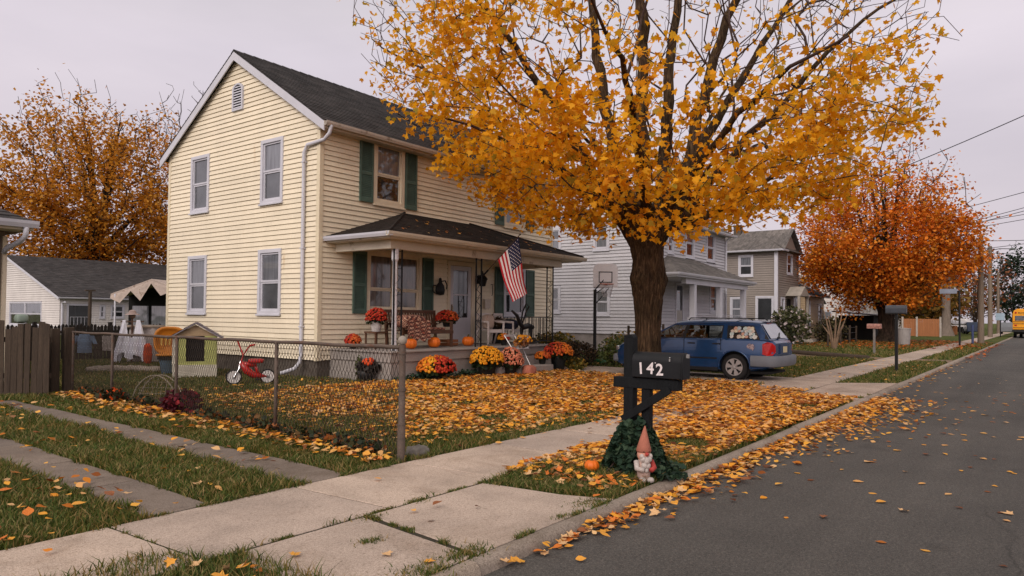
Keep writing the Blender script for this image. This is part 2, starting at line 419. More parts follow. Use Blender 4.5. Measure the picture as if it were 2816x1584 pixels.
for i in range(6):
    a, b_ = ys[i], ys[i+1]
    slab(mb, [(2.62,a),(3.1+.03*i,a),(3.13+.03*i,b_),(2.66+rnd.uniform(-.03,.03),b_)], tilt=.008)
    slab(mb, [(3.94+.05*i,a),(4.5+.02*i,a),(4.52+.02*i,b_),(3.98+.05*i,b_)], tilt=.008)
tag(mb.build('driveway_strips', SLABG), kind='structure')
mb = MB()
slab(mb, [(14.3,2.88),(19.3,2.88),(18.4,4.08),(15.2,4.08)])
for a, b_ in ((5.29,7.2),(7.2,9.4),(9.4,11.8)): slab(mb, [(16.5,a),(19.35,a),(19.35,b_),(16.5,b_)])
tag(mb.build('parking_driveway', SLAB), kind='structure')
mb = MB(); mb.quad((30.5,2.9,-.01),(32.6,2.9,-.01),(33.2,12.5,-.01),(31.2,12.5,-.01))
tag(mb.build('dirt_driveway', mat('bare_dirt', lin(128,104,84), 1, .3, 2, .5, 20, fine=.25)), kind='structure')

# ---------------------------------------------------------------- grass and leaves
def vnoise(x, y, s, seed=0):
    x = x*s+seed*17.3; y = y*s+seed*9.1
    return (np.sin(x*1.7+np.sin(y*1.3+seed))+np.sin(y*2.1+np.sin(x*.9+1.7))+np.sin((x+y)*1.1+seed*2.))/6+.5
def paved(X, Y, m=0.):
    e = (vnoise(X, Y, 7)-.5)*.12+m
    p = (Y > 4.1+e) & (Y < 5.27-e)
    p |= (Y < 2.88+m)
    p |= (Y < 4.1) & (X > 2.3+.27*(Y-2.88)+e) & (X < 5.26-.2*(Y-2.88)-e)
    p |= (X > 2.66+e) & (X < 3.08+.02*(Y-5.3)-e) & (Y < 12) & (Y > 5)
    t = np.clip((Y-5.3)/8, 0, 1)
    p |= (X > 3.97+.3*t+e) & (X < 4.48+.12*t-e) & (Y < 14) & (Y > 5)
    p |= (Y < 4.1) & (X > 14.35+.75*(Y-2.9)+e) & (X < 19.25-.8*(Y-2.9)-e)
    p |= (Y > 5) & (X > 16.9+e*3) & (X < 19.3-e) & (Y < 11.8)
    p |= (X > 10.75) & (X < 20.9) & (Y > 13.85) & (Y < 21.1)
    p |= (X > 11.2) & (X < 18.2) & (Y > 11.75) & (Y < 14)
    p |= (X > 30.6) & (X < 32.7) & (Y < 12)
    return p
def scatter(n, x0, x1, y0, y1, dens=None):
    X = nr.uniform(x0, x1, n); Y = nr.uniform(y0, y1, n); k = ~paved(X, Y)
    if dens is not None: k &= nr.rand(n) < dens(X, Y)
    return X[k], Y[k]
GX, GY = [], []
def addg(a): GX.append(a[0]); GY.append(a[1])
addg(scatter(105000, 1.4, 5.6, 2.9, 10))
addg(scatter(42000, 1.6, 6, 10, 17)); addg(scatter(42000, -2.5, 1.4, 5.3, 11))
addg(scatter(34000, 5.0, 9, 2.9, 4.15))
addg(scatter(55000, 5.5, 9, 5.2, 12))
addg(scatter(60000, 5.5, 11, 9, 24))
addg(scatter(40000, 9, 16.9, 2.9, 12))
addg(scatter(40000, 18.4, 31, 2.9, 13.6))
addg(scatter(26000, 31, 58, 2.9, 13.6))
n_ = 5200; x_ = nr.uniform(1.1, 2.62, n_); y_ = nr.uniform(2.95, 4.5, n_); k_ = y_ < np.where(x_ < 2.25, 4.46, 4.46-(x_-2.25)*1.6)+(vnoise(x_, y_, 9)-.5)*.1; GX.append(x_[k_]); GY.append(y_[k_])
NV_ = sum(len(q) for q in GX); NW_ = NV_-k_.sum(); NB = NV_
# tufts in joints and along edges
for (x0, y0, x1, y1, n, wd) in ((2.33,4.1,5.05,4.1,3000,.02),(2.25,2.88,5.2,2.885,2600,.025),(3.5,2.9,3.66,4.1,1600,.025),(2.33,5.27,5.2,5.27,3500,.03),(2.38,4.1,2.33,5.25,500,.012),(1,4.08,2.5,4.1,1500,.03),(9,2.9,16,2.9,1000,.03)):
    t = nr.rand(n); k = vnoise(t*9, t*3, 3, x0+y0) > .56; t = t[k]
    X = x0+(x1-x0)*t+nr.normal(0, wd*.6, len(t)); Y = y0+(y1-y0)*t+nr.normal(0, wd*.5, len(t)); GX.append(X); GY.append(Y)
for (cx, cy, r, n) in ((3.47,2.95,.09,500),(3.05,2.93,.12,500),(5.05,2.97,.11,600),(3.64,4.05,.07,300),(4.2,4.1,.06,250),(3.95,5.3,.05,150),(4.55,2.93,.04,120),(3.25,3.6,.05,200)):
    GX.append(cx+nr.normal(0,r,n)); GY.append(cy+nr.normal(0,r*.6,n))
X = np.concatenate(GX); Y = np.concatenate(GY); n = len(X)
d = np.sqrt(X**2+Y**2)
TF = np.where(np.arange(n) >= NB, .55, 1.); TF[NW_:NV_] = 1.35
H = TF*(.028+.05*nr.rand(n)**1.5)*(.7+.7*vnoise(X, Y, 1.3))*(1+d/60); Wd = .0022*(1+d/5)
a = nr.rand(n)*6.283; lean = nr.normal(0, .55, (n, 2))*H[:, None]
Zb = np.where(Y < 2.88, -.01, -.018)
V = np.empty((n, 5, 3)); cx, cy = np.cos(a)*Wd, np.sin(a)*Wd
V[:, 0] = np.stack([X-cx, Y-cy, Zb], 1); V[:, 1] = np.stack([X+cx, Y+cy, Zb], 1)
V[:, 2] = np.stack([X+cx*.8+lean[:, 0]*.35, Y+cy*.8+lean[:, 1]*.35, Zb+H*.6], 1)
V[:, 3] = np.stack([X-cx*.8+lean[:, 0]*.35, Y-cy*.8+lean[:, 1]*.35, Zb+H*.6], 1)
V[:, 4] = np.stack([X+lean[:, 0], Y+lean[:, 1], Zb+H], 1)
base = np.arange(n)[:, None]*5
loops = (base+np.array([0,1,2,3, 3,2,4])[None]).ravel()
GRASS = leafmat('grass_blades', clump=(1.,.85,.68,1), cscale=1.4, trans=.3, stops=[(0, lin(52,68,26)), (.35, lin(74,92,36)), (.6, lin(98,104,50)), (.82, lin(132,116,70)), (1, lin(156,134,94))])
o = np_mesh('grass', V.reshape(-1, 3), loops, np.tile([4, 3], n), GRASS); tag(o, kind='stuff')

OUT = np.array([(0,-.12),(.14,0),(.46,.02),(.36,.2),(.5,.5),(.22,.46),(.16,.62),(0,.95),(-.16,.62),(-.22,.46),(-.5,.5),(-.36,.2),(-.46,.02),(-.14,0)])
QUAD = np.array([(0,0),(.42,.4),(0,.95),(-.42,.4)]); HEX = np.array([(0,-.05),(.4,.12),(.42,.55),(0,.95),(-.45,.5),(-.36,.1)])
OUT2 = np.array([(0,-.15),(.2,0),(.38,.22),(.34,.5),(.16,.72),(0,.95),(-.16,.72),(-.34,.5),(-.38,.22),(-.2,0)])
def rotmats(yaw, pitch, roll):
    cy, sy, cp, sp, cr, sr = np.cos(yaw), np.sin(yaw), np.cos(pitch), np.sin(pitch), np.cos(roll), np.sin(roll)
    Mx = np.empty((len(yaw), 3, 3))
    Mx[:,0,0]=cy*cp; Mx[:,0,1]=cy*sp*sr-sy*cr; Mx[:,0,2]=cy*sp*cr+sy*sr
    Mx[:,1,0]=sy*cp; Mx[:,1,1]=sy*sp*sr+cy*cr; Mx[:,1,2]=sy*sp*cr-cy*sr
    Mx[:,2,0]=-sp;   Mx[:,2,1]=cp*sr;          Mx[:,2,2]=cp*cr
    return Mx
def leaf_arrays(P, size, yaw, pitch, roll, curl, out=OUT2):
    n = len(P); k = len(out); T = np.zeros((n, k, 3))
    T[:, :, 0] = out[:, 0]; T[:, :, 1] = out[:, 1]-.4
    T[:, :, 2] = (curl[:, None]*(np.abs(out[:, 0])[None]*1.1 - .0)+curl[:, None]*.8*(out[:, 1]-.4)[None]**2)
    T *= size[:, None, None]
    V = np.einsum('nij,nkj->nki', rotmats(yaw, pitch, roll), T)+P[:, None, :]
    return V.reshape(-1, 3), np.arange(n*k), np.full(n, k)

def pile(n, x0, x1, y0, y1, dens): 
    X = nr.uniform(x0, x1, n); Y = nr.uniform(y0, y1, n); k = nr.rand(n) < dens(X, Y); return X[k], Y[k]
LX, LY, LZ, LT = [], [], [], []
def addl(a, z=0., t=.35):
    LX.append(a[0]); LY.append(a[1]); LZ.append(np.full(len(a[0]), z)); LT.append(np.full(len(a[0]), t))
cl = lambda v: np.clip(v, 0, 1)
nobuild = lambda X, Y: ~((X > 11.1) & (Y > 11.7)) & ~((X > 10.7) & (Y > 13.8))
# lawn in front of the porch
addl(pile(50000, 6.0, 16.9, 5.3, 12.0, lambda X, Y: cl((X-5.6)/2.6-(Y-5.3)*.04)*cl((Y-5.32)/.9+cl((X-9.5)/3)+.12)*nobuild(X, Y)*(vnoise(X, Y, 2.6) > .24)*cl((17.2-X)/1.5)), .012, .5)
addl(pile(4200, 5.5, 11, 6, 13.5, lambda X, Y: .25+.5*cl((X-6.5)/3)*(Y < 11)), .01)
# strip between walk and kerb
addl(pile(27000, 5.3, 15.0, 2.9, 4.25, lambda X, Y: cl((X-5.2)/3.2)*(vnoise(X, Y, 2.4, 1) > .2)*cl(.35+(Y-2.9)/.35)*cl((15.2-.2*(Y-2.9)-X)/1.)), .012, .5)
# leaves blown over the walk
addl(pile(10000, 8.0, 16.5, 4.1, 5.4, lambda X, Y: cl((X-8.6)/3)*cl(.35+np.abs(Y-4.7)*1.1)*cl((16.3-X)/1.2)), .004, .4)
# gutter
addl(pile(12000, 3.2, 16, 1.5, 2.76, lambda X, Y: cl((2.77-Y)/.03)*np.exp(-np.maximum(0, 2.68-Y)/(.04+.1*cl((X-4.2)/2.2)+.2*cl((X-8)/5)))*cl((X-3.4)/1.6)), -.074, .5)
addl(pile(2800, 16, 60, 2.0, 2.76, lambda X, Y: np.exp(-(2.76-Y)/.14)*cl(1.1-X/70)), -.076, .3)
# road
addl(pile(1150, 4.0, 24, -5.5, 2.5, lambda X, Y: .12+.75*np.exp(-((X-12)/5.)**2)*cl((Y+5.5)/5.5)), -.077, .12)
# left lawn, along the fence, verge
addl(pile(620, 1.4, 5.2, 5.3, 14, lambda X, Y: .25+.35*cl((3.0-X)/1.)+.4*(vnoise(X,Y,1.1)>.55)), .02, .5)
addl(pile(2300, 4.85, 5.75, 5.35, 14.3, lambda X, Y: cl(1-np.abs(X-(5.08+.045*(Y-5.3)))/.35)), .025, .6)
addl(pile(110, 1.2, 2.6, 2.9, 4.1, lambda X, Y: .5+0*X), .03, .6)
addl(pile(110, 1.6, 3.0, 5.3, 7.2, lambda X, Y: .4+0*X), .03, .6)
# farther lawns
addl(pile(900, 19.3, 31, 2.9, 13, lambda X, Y: .4*(vnoise(X,Y,.8)>.5)+.2), .02)
addl(pile(9000, 36, 64, 2.95, 16, lambda X, Y: cl(1.25-np.hypot((X-53)/11, (Y-8.6)/6.5))*(1-.7*((Y>4.1)&(Y<5.25)))), .03, .4)
addl(pile(260, 1.5, 9, 2.9, 5.3, lambda X, Y: .12+.1*(Y<4)), .006, .25)
x_ = nr.uniform(11.1, 19.1, 75); y_ = nr.uniform(11.7, 13.6, 75); z_ = 3.4+(y_-11.66)*.393; k_ = (x_-11 > (y_-11.66)*1.17) & (19.2-x_ > (y_-11.66)*1.3); ROOFL = (x_[k_], y_[k_]); addl(ROOFL, 0., .2); LZ[-1] = z_[k_]+.012
X = np.concatenate(LX); Y = np.concatenate(LY); Z = np.concatenate(LZ); T = np.concatenate(LT)
k = ~((X > 16.9) & (X < 19.4) & (Y > 5.3) & (Y < 11)) & ~((X > 5.9) & (X < 6.9) & (Y > 2.95) & (Y < 3.6)); X, Y, Z, T = X[k], Y[k], Z[k], T[k]
n = len(X); d = np.hypot(X, Y)
size = nr.uniform(.045, .1, n)*(1+np.clip(d-9, 0, 60)/60)
ONR = Z > 2; Z = Z+size*.12*T+nr.rand(n)**2*.045*(T > .2)
yaw = nr.rand(n)*6.283; pit = nr.normal(0, 1, n)*T*.42; rol = nr.normal(0, 1, n)*T*.42; rol[ONR] += .37; yaw[ONR] *= .05; curl = nr.uniform(-.1, .75, n)*(.5+T)
# the 300 leaves that show largest are things of their own; the rest is litter
vis = (np.arctan2(Y, X) < 1.27) & (np.arctan2(Y, X) > -.02) & (Z < .2)
idx = np.argsort(np.where(vis, d/size, 1e9))[:300]
rest = np.ones(n, bool); rest[idx] = False
LITTER = leafmat('fallen_leaf_tint', [(0, lin(84,46,24)), (.15, lin(132,74,32)), (.26, lin(204,122,36)), (.42, lin(230,162,50)), (.62, lin(234,176,76)), (.78, lin(218,166,104)), (.92, lin(226,186,134)), (1, lin(130,82,48))], .25, clump=(1,.9,.8,1), cscale=1.2)
P = np.stack([X, Y, Z], 1)
far = (X > 34) & rest; near = (X <= 34) & rest
V, Lp, Sz = leaf_arrays(P[near], size[near], yaw[near], pit[near], rol[near], curl[near])
tag(np_mesh('leaf_litter', V, Lp, Sz, LITTER), kind='stuff')
LITTER2 = leafmat('fallen_orange_leaf_tint', [(0, lin(110,48,18)), (.4, lin(176,82,24)), (.75, lin(204,112,36)), (1, lin(150,90,46))], .25)
V, Lp, Sz = leaf_arrays(P[far], size[far]*1.25, yaw[far], pit[far], rol[far], curl[far])
tag(np_mesh('orange_leaf_litter', V, Lp, Sz, LITTER2), kind='stuff')
def flat_leaf_mat(name, a, b):
    return mat(name, a, .7, .2, 12, col2=b, fine=.12)
LM = [flat_leaf_mat('gold_leaf', lin(214,140,40), lin(226,164,66)), flat_leaf_mat('orange_leaf', lin(196,96,30), lin(214,126,46)), flat_leaf_mat('tan_leaf', lin(204,156,104), lin(220,180,132)), flat_leaf_mat('brown_leaf', lin(120,66,34), lin(150,92,52))]
LMESH = []
for q in range(12):
    o0 = OUT if q % 2 else OUT2
    V, Lp, Sz = leaf_arrays(np.zeros((1,3)), np.ones(1), np.zeros(1), np.zeros(1), np.zeros(1), np.array([.05+.07*q]), o0)
    me = bpy.data.meshes.new('fallen_leaf'); me.from_pydata([tuple(v) for v in V], [], [tuple(range(len(V)))]); me.materials.append(LM[(0,0,1,2,0,2,1,0,3,2,0,1)[q]]); LMESH.append(me)
TINT = ('golden', 'golden', 'orange', 'tan', 'golden', 'tan', 'orange', 'golden', 'brown', 'tan', 'golden', 'orange')
for i in idx:
    q = rnd.randrange(12)
    o = link_mesh('fallen_leaf', LMESH[q]); o.location = P[i]; o.scale = (size[i],)*3; o.rotation_euler = (rol[i], pit[i], yaw[i])
    where = 'lying on the grey asphalt road' if Y[i] < 2.78 else ('lying on the pale concrete pavement' if paved(X[i:i+1], Y[i:i+1])[0] else 'lying in the grass beside the pavement')
    if X[i] < 5.3 and Y[i] > 5.4: where = 'lying on the grass and tracks left of the wire fence'
    tag(o, 'fallen %s tree leaf %s' % (TINT[q], where), 'leaf', '%s fallen leaves %s' % (TINT[q], where))
# ================================================================ houses
def siding(mb, z0, z1, ur, holes=(), step=.124, lip=.024, groove=.017):
    z = z0
    while z < z1-1e-4:
        t = min(z+step, z1); zm = (z+t)/2
        (a0, b0), (a1, b1) = ur(z), ur(t)
        segs = [(a0, b0, a1, b1)]
        for (hu0, hu1, hz0, hz1) in holes:
            if hz0 < zm < hz1:
                ns = []
                for (p, q, r_, s_) in segs:
                    if hu1 <= p or hu0 >= q: ns.append((p, q, r_, s_)); continue
                    if p < hu0: ns.append((p, hu0, r_, hu0))
                    if q > hu1: ns.append((hu1, q, hu1, s_))
                segs = ns
        zt = t-groove if t < z1-1e-4 else t
        cut = []
        for (p, q, r_, s_) in segs:
            w_ = q-p; n_ = max(1, int(w_/3.2+rnd.random()*.9)) if lip < .028 else 1
            tt = [0]+sorted(rnd.uniform(.12,.88) for _ in range(n_-1))+[1]
            for e_ in range(n_):
                j0, j1 = (0 if e_ == 0 else .0012), (0 if e_ == n_-1 else .0012)
                cut.append((p+w_*tt[e_]+j0, p+w_*tt[e_+1]-j1, r_+(s_-r_)*tt[e_]+j0, r_+(s_-r_)*tt[e_+1]-j1))
        L0 = lip
        for p, q, r_, s_ in cut:
            lip = L0+rnd.uniform(-.0022,.0022)
            mb.add([(p,-lip,z),(q,-lip,z),(s_,-.006,zt),(r_,-.006,zt),(r_,.012,zt),(s_,.012,zt),(s_,.012,t),(r_,.012,t),(p,.012,z),(q,.012,z)],
                   [(0,1,2,3),(3,2,5,4),(4,5,6,7),(8,9,1,0)])
        lip = L0; z = t

def window(par, M, u0, u1, z0, z1, casing=.1, frame=WHITE, up=PGREY, lo=PDARK, sill=True, split=.5, name='window', double=False, label=None):
    """hung window; u0..z1 is the outside of the casing"""
    c = casing; y = -.045
    m = MB(M)
    m.box(u0, u1, y, .03, z1-c, z1); m.box(u0, u0+c, y, .03, z0+c, z1-c); m.box(u1-c, u1, y, .03, z0+c, z1-c)
    m.box(u0-.0, u1+.0, y, .03, z0, z0+c)
    if sill: m.box(u0-.02, u1+.02, y-.035, y+.01, z0-.03, z0+.012)
    w = m.build(name, frame, par, bevel=.004)
    if label: w['label'] = label
    bays = [(u0+c, u1-c)]
    if double:
        um = (u0+u1)/2; bays = [(u0+c, um-c*.55), (um+c*.55, u1-c)]
        MB(M).box(um-c*.55, um+c*.55, y, .03, z0+c, z1-c).build('mullion', frame, w, bevel=.004)
    for a, b in bays:
        zi0, zi1 = z0+c, z1-c; zs = zi0+(zi1-zi0)*split; s = .045
        up_ = MB(M)
        up_.box(a, b, -.012, .028, zi1-s, zi1); up_.box(a, a+s, -.012, .028, zs, zi1-s); up_.box(b-s, b, -.012, .028, zs, zi1-s); up_.box(a+s, b-s, -.012, .028, zs-.0, zs+s)
        up_.box(a, b, .004, .034, zi0, zi0+s*1.3); up_.box(a, a+s, .004, .034, zi0+s*1.3, zs); up_.box(b-s, b, .004, .034, zi0+s*1.3, zs); up_.box(a+s, b-s, .004, .034, zs-s, zs)
        up_.build('sash', frame, w)
        MB(M).box(a+s, b-s, .02, .024, zs+s, zi1-s).build('pane', up, w)
        MB(M).box(a+s, b-s, .03, .034, zi0+s*1.3, zs-s).build('pane', lo, w)
    return w

def shutter(par, M, u0, u1, z0, z1):
    m = MB(M); f = .055; y0, y1 = -.065, -.026
    m.box(u0, u0+f, y0, y1, z0, z1); m.box(u1-f, u1, y0, y1, z0, z1)
    zm = z0+(z1-z0)*.46
    for a, b in ((z0, z0+.11), (zm-.04, zm+.04), (z1-.07, z1)): m.box(u0+f, u1-f, y0, y1, a, b)
    for a, b in ((z0+.11, zm-.04), (zm+.04, z1-.07)):
        n = int((b-a)/.042); h = (b-a)/n
        for i in range(n):
            za = a+i*h
            m.add([(u0+f,y0+.004,za),(u1-f,y0+.004,za),(u1-f,y1-.006,za+h*1.15),(u0+f,y1-.006,za+h*1.15),(u0+f,y0+.012,za-.002),(u1-f,y0+.012,za-.002)], [(0,1,2,3),(4,5,1,0)])
    m.box(u0+f, u1-f, y1-.006, y1, z0+.1, z1-.06)
    return m.build('shutter', SHUT, par)

def slope(mb, A, B, C_, D, n, lip=.012):
    """shingle courses on the quad A,B (eave) to D,C (top): A->D and B->C run up the slope"""
    A, B, C_, D = map(Vector, (A, B, C_, D)); nrm = (B-A).cross(D-A).normalized()
    if nrm.z < 0: nrm = -nrm
    for i in range(n):
        t0, t1 = i/n, (i+1)/n
        a, b = A.lerp(D, t0), B.lerp(C_, t0); c, d = B.lerp(C_, t1), A.lerp(D, t1)
        k = nrm*lip
        mb.add([a+k, b+k, c+nrm*.001, d+nrm*.001, a, b], [(0,1,2,3),(4,5,1,0)])
def slab_roof(mb, pts, t=.1):
    n = len(pts); vs = [Vector(p) for p in pts]+[Vector(p)-Vector((0,0,t)) for p in pts]
    mb.add(vs, [tuple(range(n)), tuple(range(2*n-1,n-1,-1))]+[(i,i+n,(i+1) % n+n,(i+1) % n) for i in range(n)])

def gutter(par, a, b, out, mat_=WHITE, name='gutter', w=.11, h=.11):
    a, b = Vector(a), Vector(b); o = Vector(out)
    m = MB(); pr = [(0,0),(0,-h*.8),(w*.25,-h),(w*.7,-h),(w*.95,-h*.45),(w,-.004),(w*.93,-.004),(w*.86,-h*.4),(w*.62,-h*.86),(w*.3,-h*.86),(.012,-h*.7),(.012,0)]
    vs = [p+o*x+Vector((0,0,z)) for p in (a, b) for x, z in pr]; n = len(pr)
    m.add(vs, [(i,(i+1) % n,(i+1) % n+n,i+n) for i in range(n)]+[tuple(range(n)), tuple(range(2*n-1,n-1,-1))])
    return m.build(name, mat_, par)

# ---- the yellow house
X0, X1, Y0, Y1, ZE, ZR = 10.8, 20.8, 13.9, 20.95, 6.2, 8.45
YR = (Y0+Y1)/2
H = thing('house', 'cream yellow two storey clapboard house with dark green shutters and a front porch', 'house', (X0, Y0, 0))
MS = basis((0, Y0, 0), 'S'); MW = basis((X0, Y1, 0), 'W')      # W: u = Y1 - y
wy = lambda y: Y1-y
LW = [(wy(19.70), wy(18.74), 4.36, 6.0), (wy(16.28), wy(15.33), 4.33, 6.0), (wy(19.77), wy(18.78), 1.5, 3.15), (wy(16.32), wy(15.34), 1.5, 3.17)]
FW = [(12.47,13.57,4.38,6.08),(18.0,19.17,4.38,6.08),(12.29,14.28,1.57,3.2),(18.03,19.2,1.5,3.1),(15.36,16.53,.7,3.12)]
m = MB(MS); siding(m, .42, 6.2, lambda z: (X0+.09, X1-.09), FW); 
m.M = MW
def gab(z):
    if z <= ZE: return (.09, Y1-Y0-.09)
    k = (z-ZE)/(ZR-ZE)*(Y1-Y0)/2; return (k, Y1-Y0-k)
siding(m, .42, 8.36, gab, LW)
m.M = basis((X1, Y0, 0), 'E'); siding(m, .42, 8.36, gab)
m.M = basis((X1, Y1, 0), 'N'); siding(m, .42, 6.2, lambda z: (.09, X1-X0-.09))
m.M = None
m.box(X0+.05, X1-.05, Y0+.05, Y1-.05, .3, ZE)
m.add([(X0+.05,Y0+.05,ZE),(X0+.05,Y1-.05,ZE),(X0+.05,YR,ZR-.03),(X1-.05,Y0+.05,ZE),(X1-.05,Y1-.05,ZE),(X1-.05,YR,ZR-.03)], [(0,1,2),(3,5,4),(0,2,5,3),(1,4,5,2)])
m.build('wall', SIDC, H)
for x in (X0, X1):
    for y in (Y0, Y1):
        MB().box(x-.03 if x == X0 else x-.09, x+.09 if x == X0 else x+.03, y-.03 if y == Y0 else y-.09, y+.09 if y == Y0 else y+.03, .4, ZE).build('corner_board', mat('corner_board_cream', lin(220,206,178), .5, .06, 2), H, bevel=.006)
MB().box(X0+.04, X1-.04, Y0+.04, Y1-.04, -.1, .42).build('foundation', FOUND, H)
for i, (a, b, c, d) in enumerate(LW): window(H, MW, a, b, c, d, casing=.095, up=PGREY if i != 0 else PMID, lo=PMID)
for i, (a, b, c, d) in enumerate(FW[:4]):
    window(H, MS, a, b, c, d, casing=.12 if i < 2 else .11, frame=CREAMTRIM if i < 3 else WHITE, up=PGREY if i < 2 else (PDRAPE if i == 2 else PMID), lo=PDARK if i != 2 else PDRAPE, double=(i == 2), split=.47 if i != 2 else .36)
for (a, b, c, d) in ((12.0,12.44,4.4,5.99),(13.6,14.03,4.4,5.99),(17.54,17.98,4.42,6.0),(19.2,19.65,4.42,6.0),(11.83,12.27,1.55,3.12),(14.31,14.74,1.55,3.12),(17.56,18.0,1.52,3.08),(19.23,19.7,1.52,3.08)):
    shutter(H, MS, a, b, c, d)
# door
m = MB(MS); m.box(15.36,15.47,-.05,.04,.7,3.12); m.box(16.42,16.53,-.05,.04,.7,3.12); m.box(15.47,16.42,-.05,.04,3.0,3.12); m.box(15.3,16.59,-.09,.0,.7,.735)
D = m.build('door', CREAMTRIM, H, bevel=.005)
D['label'] = 'white storm door with a tall two part glass panel'
m = MB(MS); a, b = 15.48, 16.41
m.box(a,a+.13,-.03,.02,.74,2.99); m.box(b-.13,b,-.03,.02,.74,2.99); m.box(a+.13,b-.13,-.03,.02,2.86,2.99); m.box(a+.13,b-.13,-.03,.02,.74,1.47); m.box(a+.13,b-.13,-.03,.02,2.12,2.16); m.box(a+.2,b-.2,-.036,-.03,.85,1.36)
m.build('door_leaf', WHITE, D, bevel=.004)
MB(MS).box(a+.13,b-.13,.0,.006,2.16,2.86).build('pane', PMID, D); MB(MS).box(a+.13,b-.13,.002,.008,1.47,2.12).build('pane', PDARK, D)
m = MB(MS); m.box(a+.04,a+.075,-.05,-.03,1.6,1.85); m.tube([(a+.057,-.05,1.65),(a+.057,-.085,1.68),(a+.057,-.085,1.78),(a+.057,-.05,1.81)],.009,6); m.build('handle', mat('tarnished_brass', lin(120,104,76), .4, .2, 20, metal=.8), D)
# roof
OV, RK = .32, .16
k = (ZR-ZE)/(YR-Y0)
ef, eb = Y0-OV, Y1+OV; zf = ZE-k*OV+.12; zr = ZR+.14
m = MB()
slope(m, (X0-RK,ef,zf),(X1+RK,ef,zf),(X1+RK,YR,zr),(X0-RK,YR,zr), 30); slope(m, (X1+RK,eb,zf),(X0-RK,eb,zf),(X0-RK,YR,zr),(X1+RK,YR,zr), 30)
slab_roof(m, [(X0-RK,ef,zf-.004),(X1+RK,ef,zf-.004),(X1+RK,YR,zr-.004),(X0-RK,YR,zr-.004)], .035); slab_roof(m, [(X0-RK,eb,zf-.004),(X1+RK,eb,zf-.004),(X1+RK,YR,zr-.004),(X0-RK,YR,zr-.004)], .035)
for i in range(34):
    x = X0-RK+i*(X1-X0+2*RK)/34; l = (X1-X0+2*RK)/34+.03
    m.add([(x,YR-.13,zr-.13*k+.022),(x,YR,zr+.026),(x,YR+.13,zr-.13*k+.022),(x+l,YR-.13,zr-.13*k+.008),(x+l,YR,zr+.012),(x+l,YR+.13,zr-.13*k+.008)],[(0,1,4,3),(1,2,5,4),(0,3,5,2)])
RF = m.build('roof', ROOFD, H)
for x in (X0-RK, X1+RK-.03):
    for ys, yr in ((ef, YR), (eb, YR)):
        w = .19; m = MB()
        m.add([(x+dx, yy, zz) for dx in (0,.03) for yy, zz in ((ys, zf-.04),(yr, zr-.045),(yr, zr-.045-w*1.18),(ys, zf-.04-w*1.18))], [(0,1,2,3),(7,6,5,4),(0,4,5,1),(1,5,6,2),(2,6,7,3),(3,7,4,0)])
        m.build('rake_board', WHITE, H)
m = MB(); m.box(X0-RK+.03, X1+RK-.03, ef+.0, ef+.025, zf-.19, zf-.03); m.box(X0-RK+.03, X1+RK-.03, ef+.025, Y0-.03, zf-.19, zf-.172)
for i in range(26): m.box(X0+.2+i*.39, X0+.212+i*.39, ef+.03, Y0-.04, zf-.196, zf-.19)
m.build('soffit', mat('aged_soffit', lin(190,178,160), .6, .12, 2, dirt=(lin(110,92,72), 3, .58)), H)
gutter(H, (X0-RK,ef-.0,zf-.03), (X1+RK,ef,zf-.03), (0,-1,0), mat('aged_gutter', lin(196,188,178), .5, .1, 1.5, dirt=(lin(110,92,74), 2.5, .56)))
# downspout: from the gutter end, slanting back to the gable wall, elbow out at the foot
yd = 14.42
m = MB(); pts = [(X0+.02,ef-.06,zf-.12),(X0-.02,ef-.04,zf-.3),(X0-.06,ef+.1,zf-.45),(X0-.075,yd-.12,5.62),(X0-.075,yd,5.45),(X0-.075,yd,3),(X0-.075,yd,.55),(X0-.1,yd,.36),(X0-.22,yd+.05,.2),(X0-.5,yd+.2,.1)]
m.tube(pts, .046, 8)
for z in (1.2, 3.1, 5.2): m.box(X0-.125,X0-.02,yd-.055,yd+.055,z,z+.03)
m.build('downspout', WHITE, H, smooth=True, auto=50)
# louvred gable vent
M_ = MW; uc, zc = wy(17.38), 6.98; m = MB(M_)
arch = [(-.25,0),(.25,0),(.25,.58)]+[(.25*math.cos(a),.58+.16*math.sin(a)) for a in (.5,1.0,1.57,2.14,2.64)]+[(-.25,.58)]
inn = [(x*.76, .05+z*.875) for x, z in arch]; n = len(arch)
m.add([(uc+x,-.06,zc+z) for x,z in arch]+[(uc+x,-.06,zc+z) for x,z in inn]+[(uc+x,.0,zc+z) for x,z in arch]+[(uc+x,-.0,zc+z) for x,z in inn],
      [f for i in range(n) for f in ((i,(i+1)%n,(i+1)%n+n,i+n),(i+2*n,(i+1)%n+2*n,(i+1)%n,i),(i+n,(i+1)%n+n,(i+1)%n+3*n,i+3*n))])
VT = m.build('gable_vent', WHITE, H)
m = MB(M_)
for i in range(9): z = zc+.06+i*.07; m.add([(uc-.19,-.055,z),(uc+.19,-.055,z),(uc+.19,-.03,z+.045),(uc-.19,-.03,z+.045)],[(0,1,2,3)])
m.build('louvre', WHITE, VT)
MB(M_).poly([(uc+x,-.024,zc+z) for x,z in inn]).build('opening', DARKIN, VT)

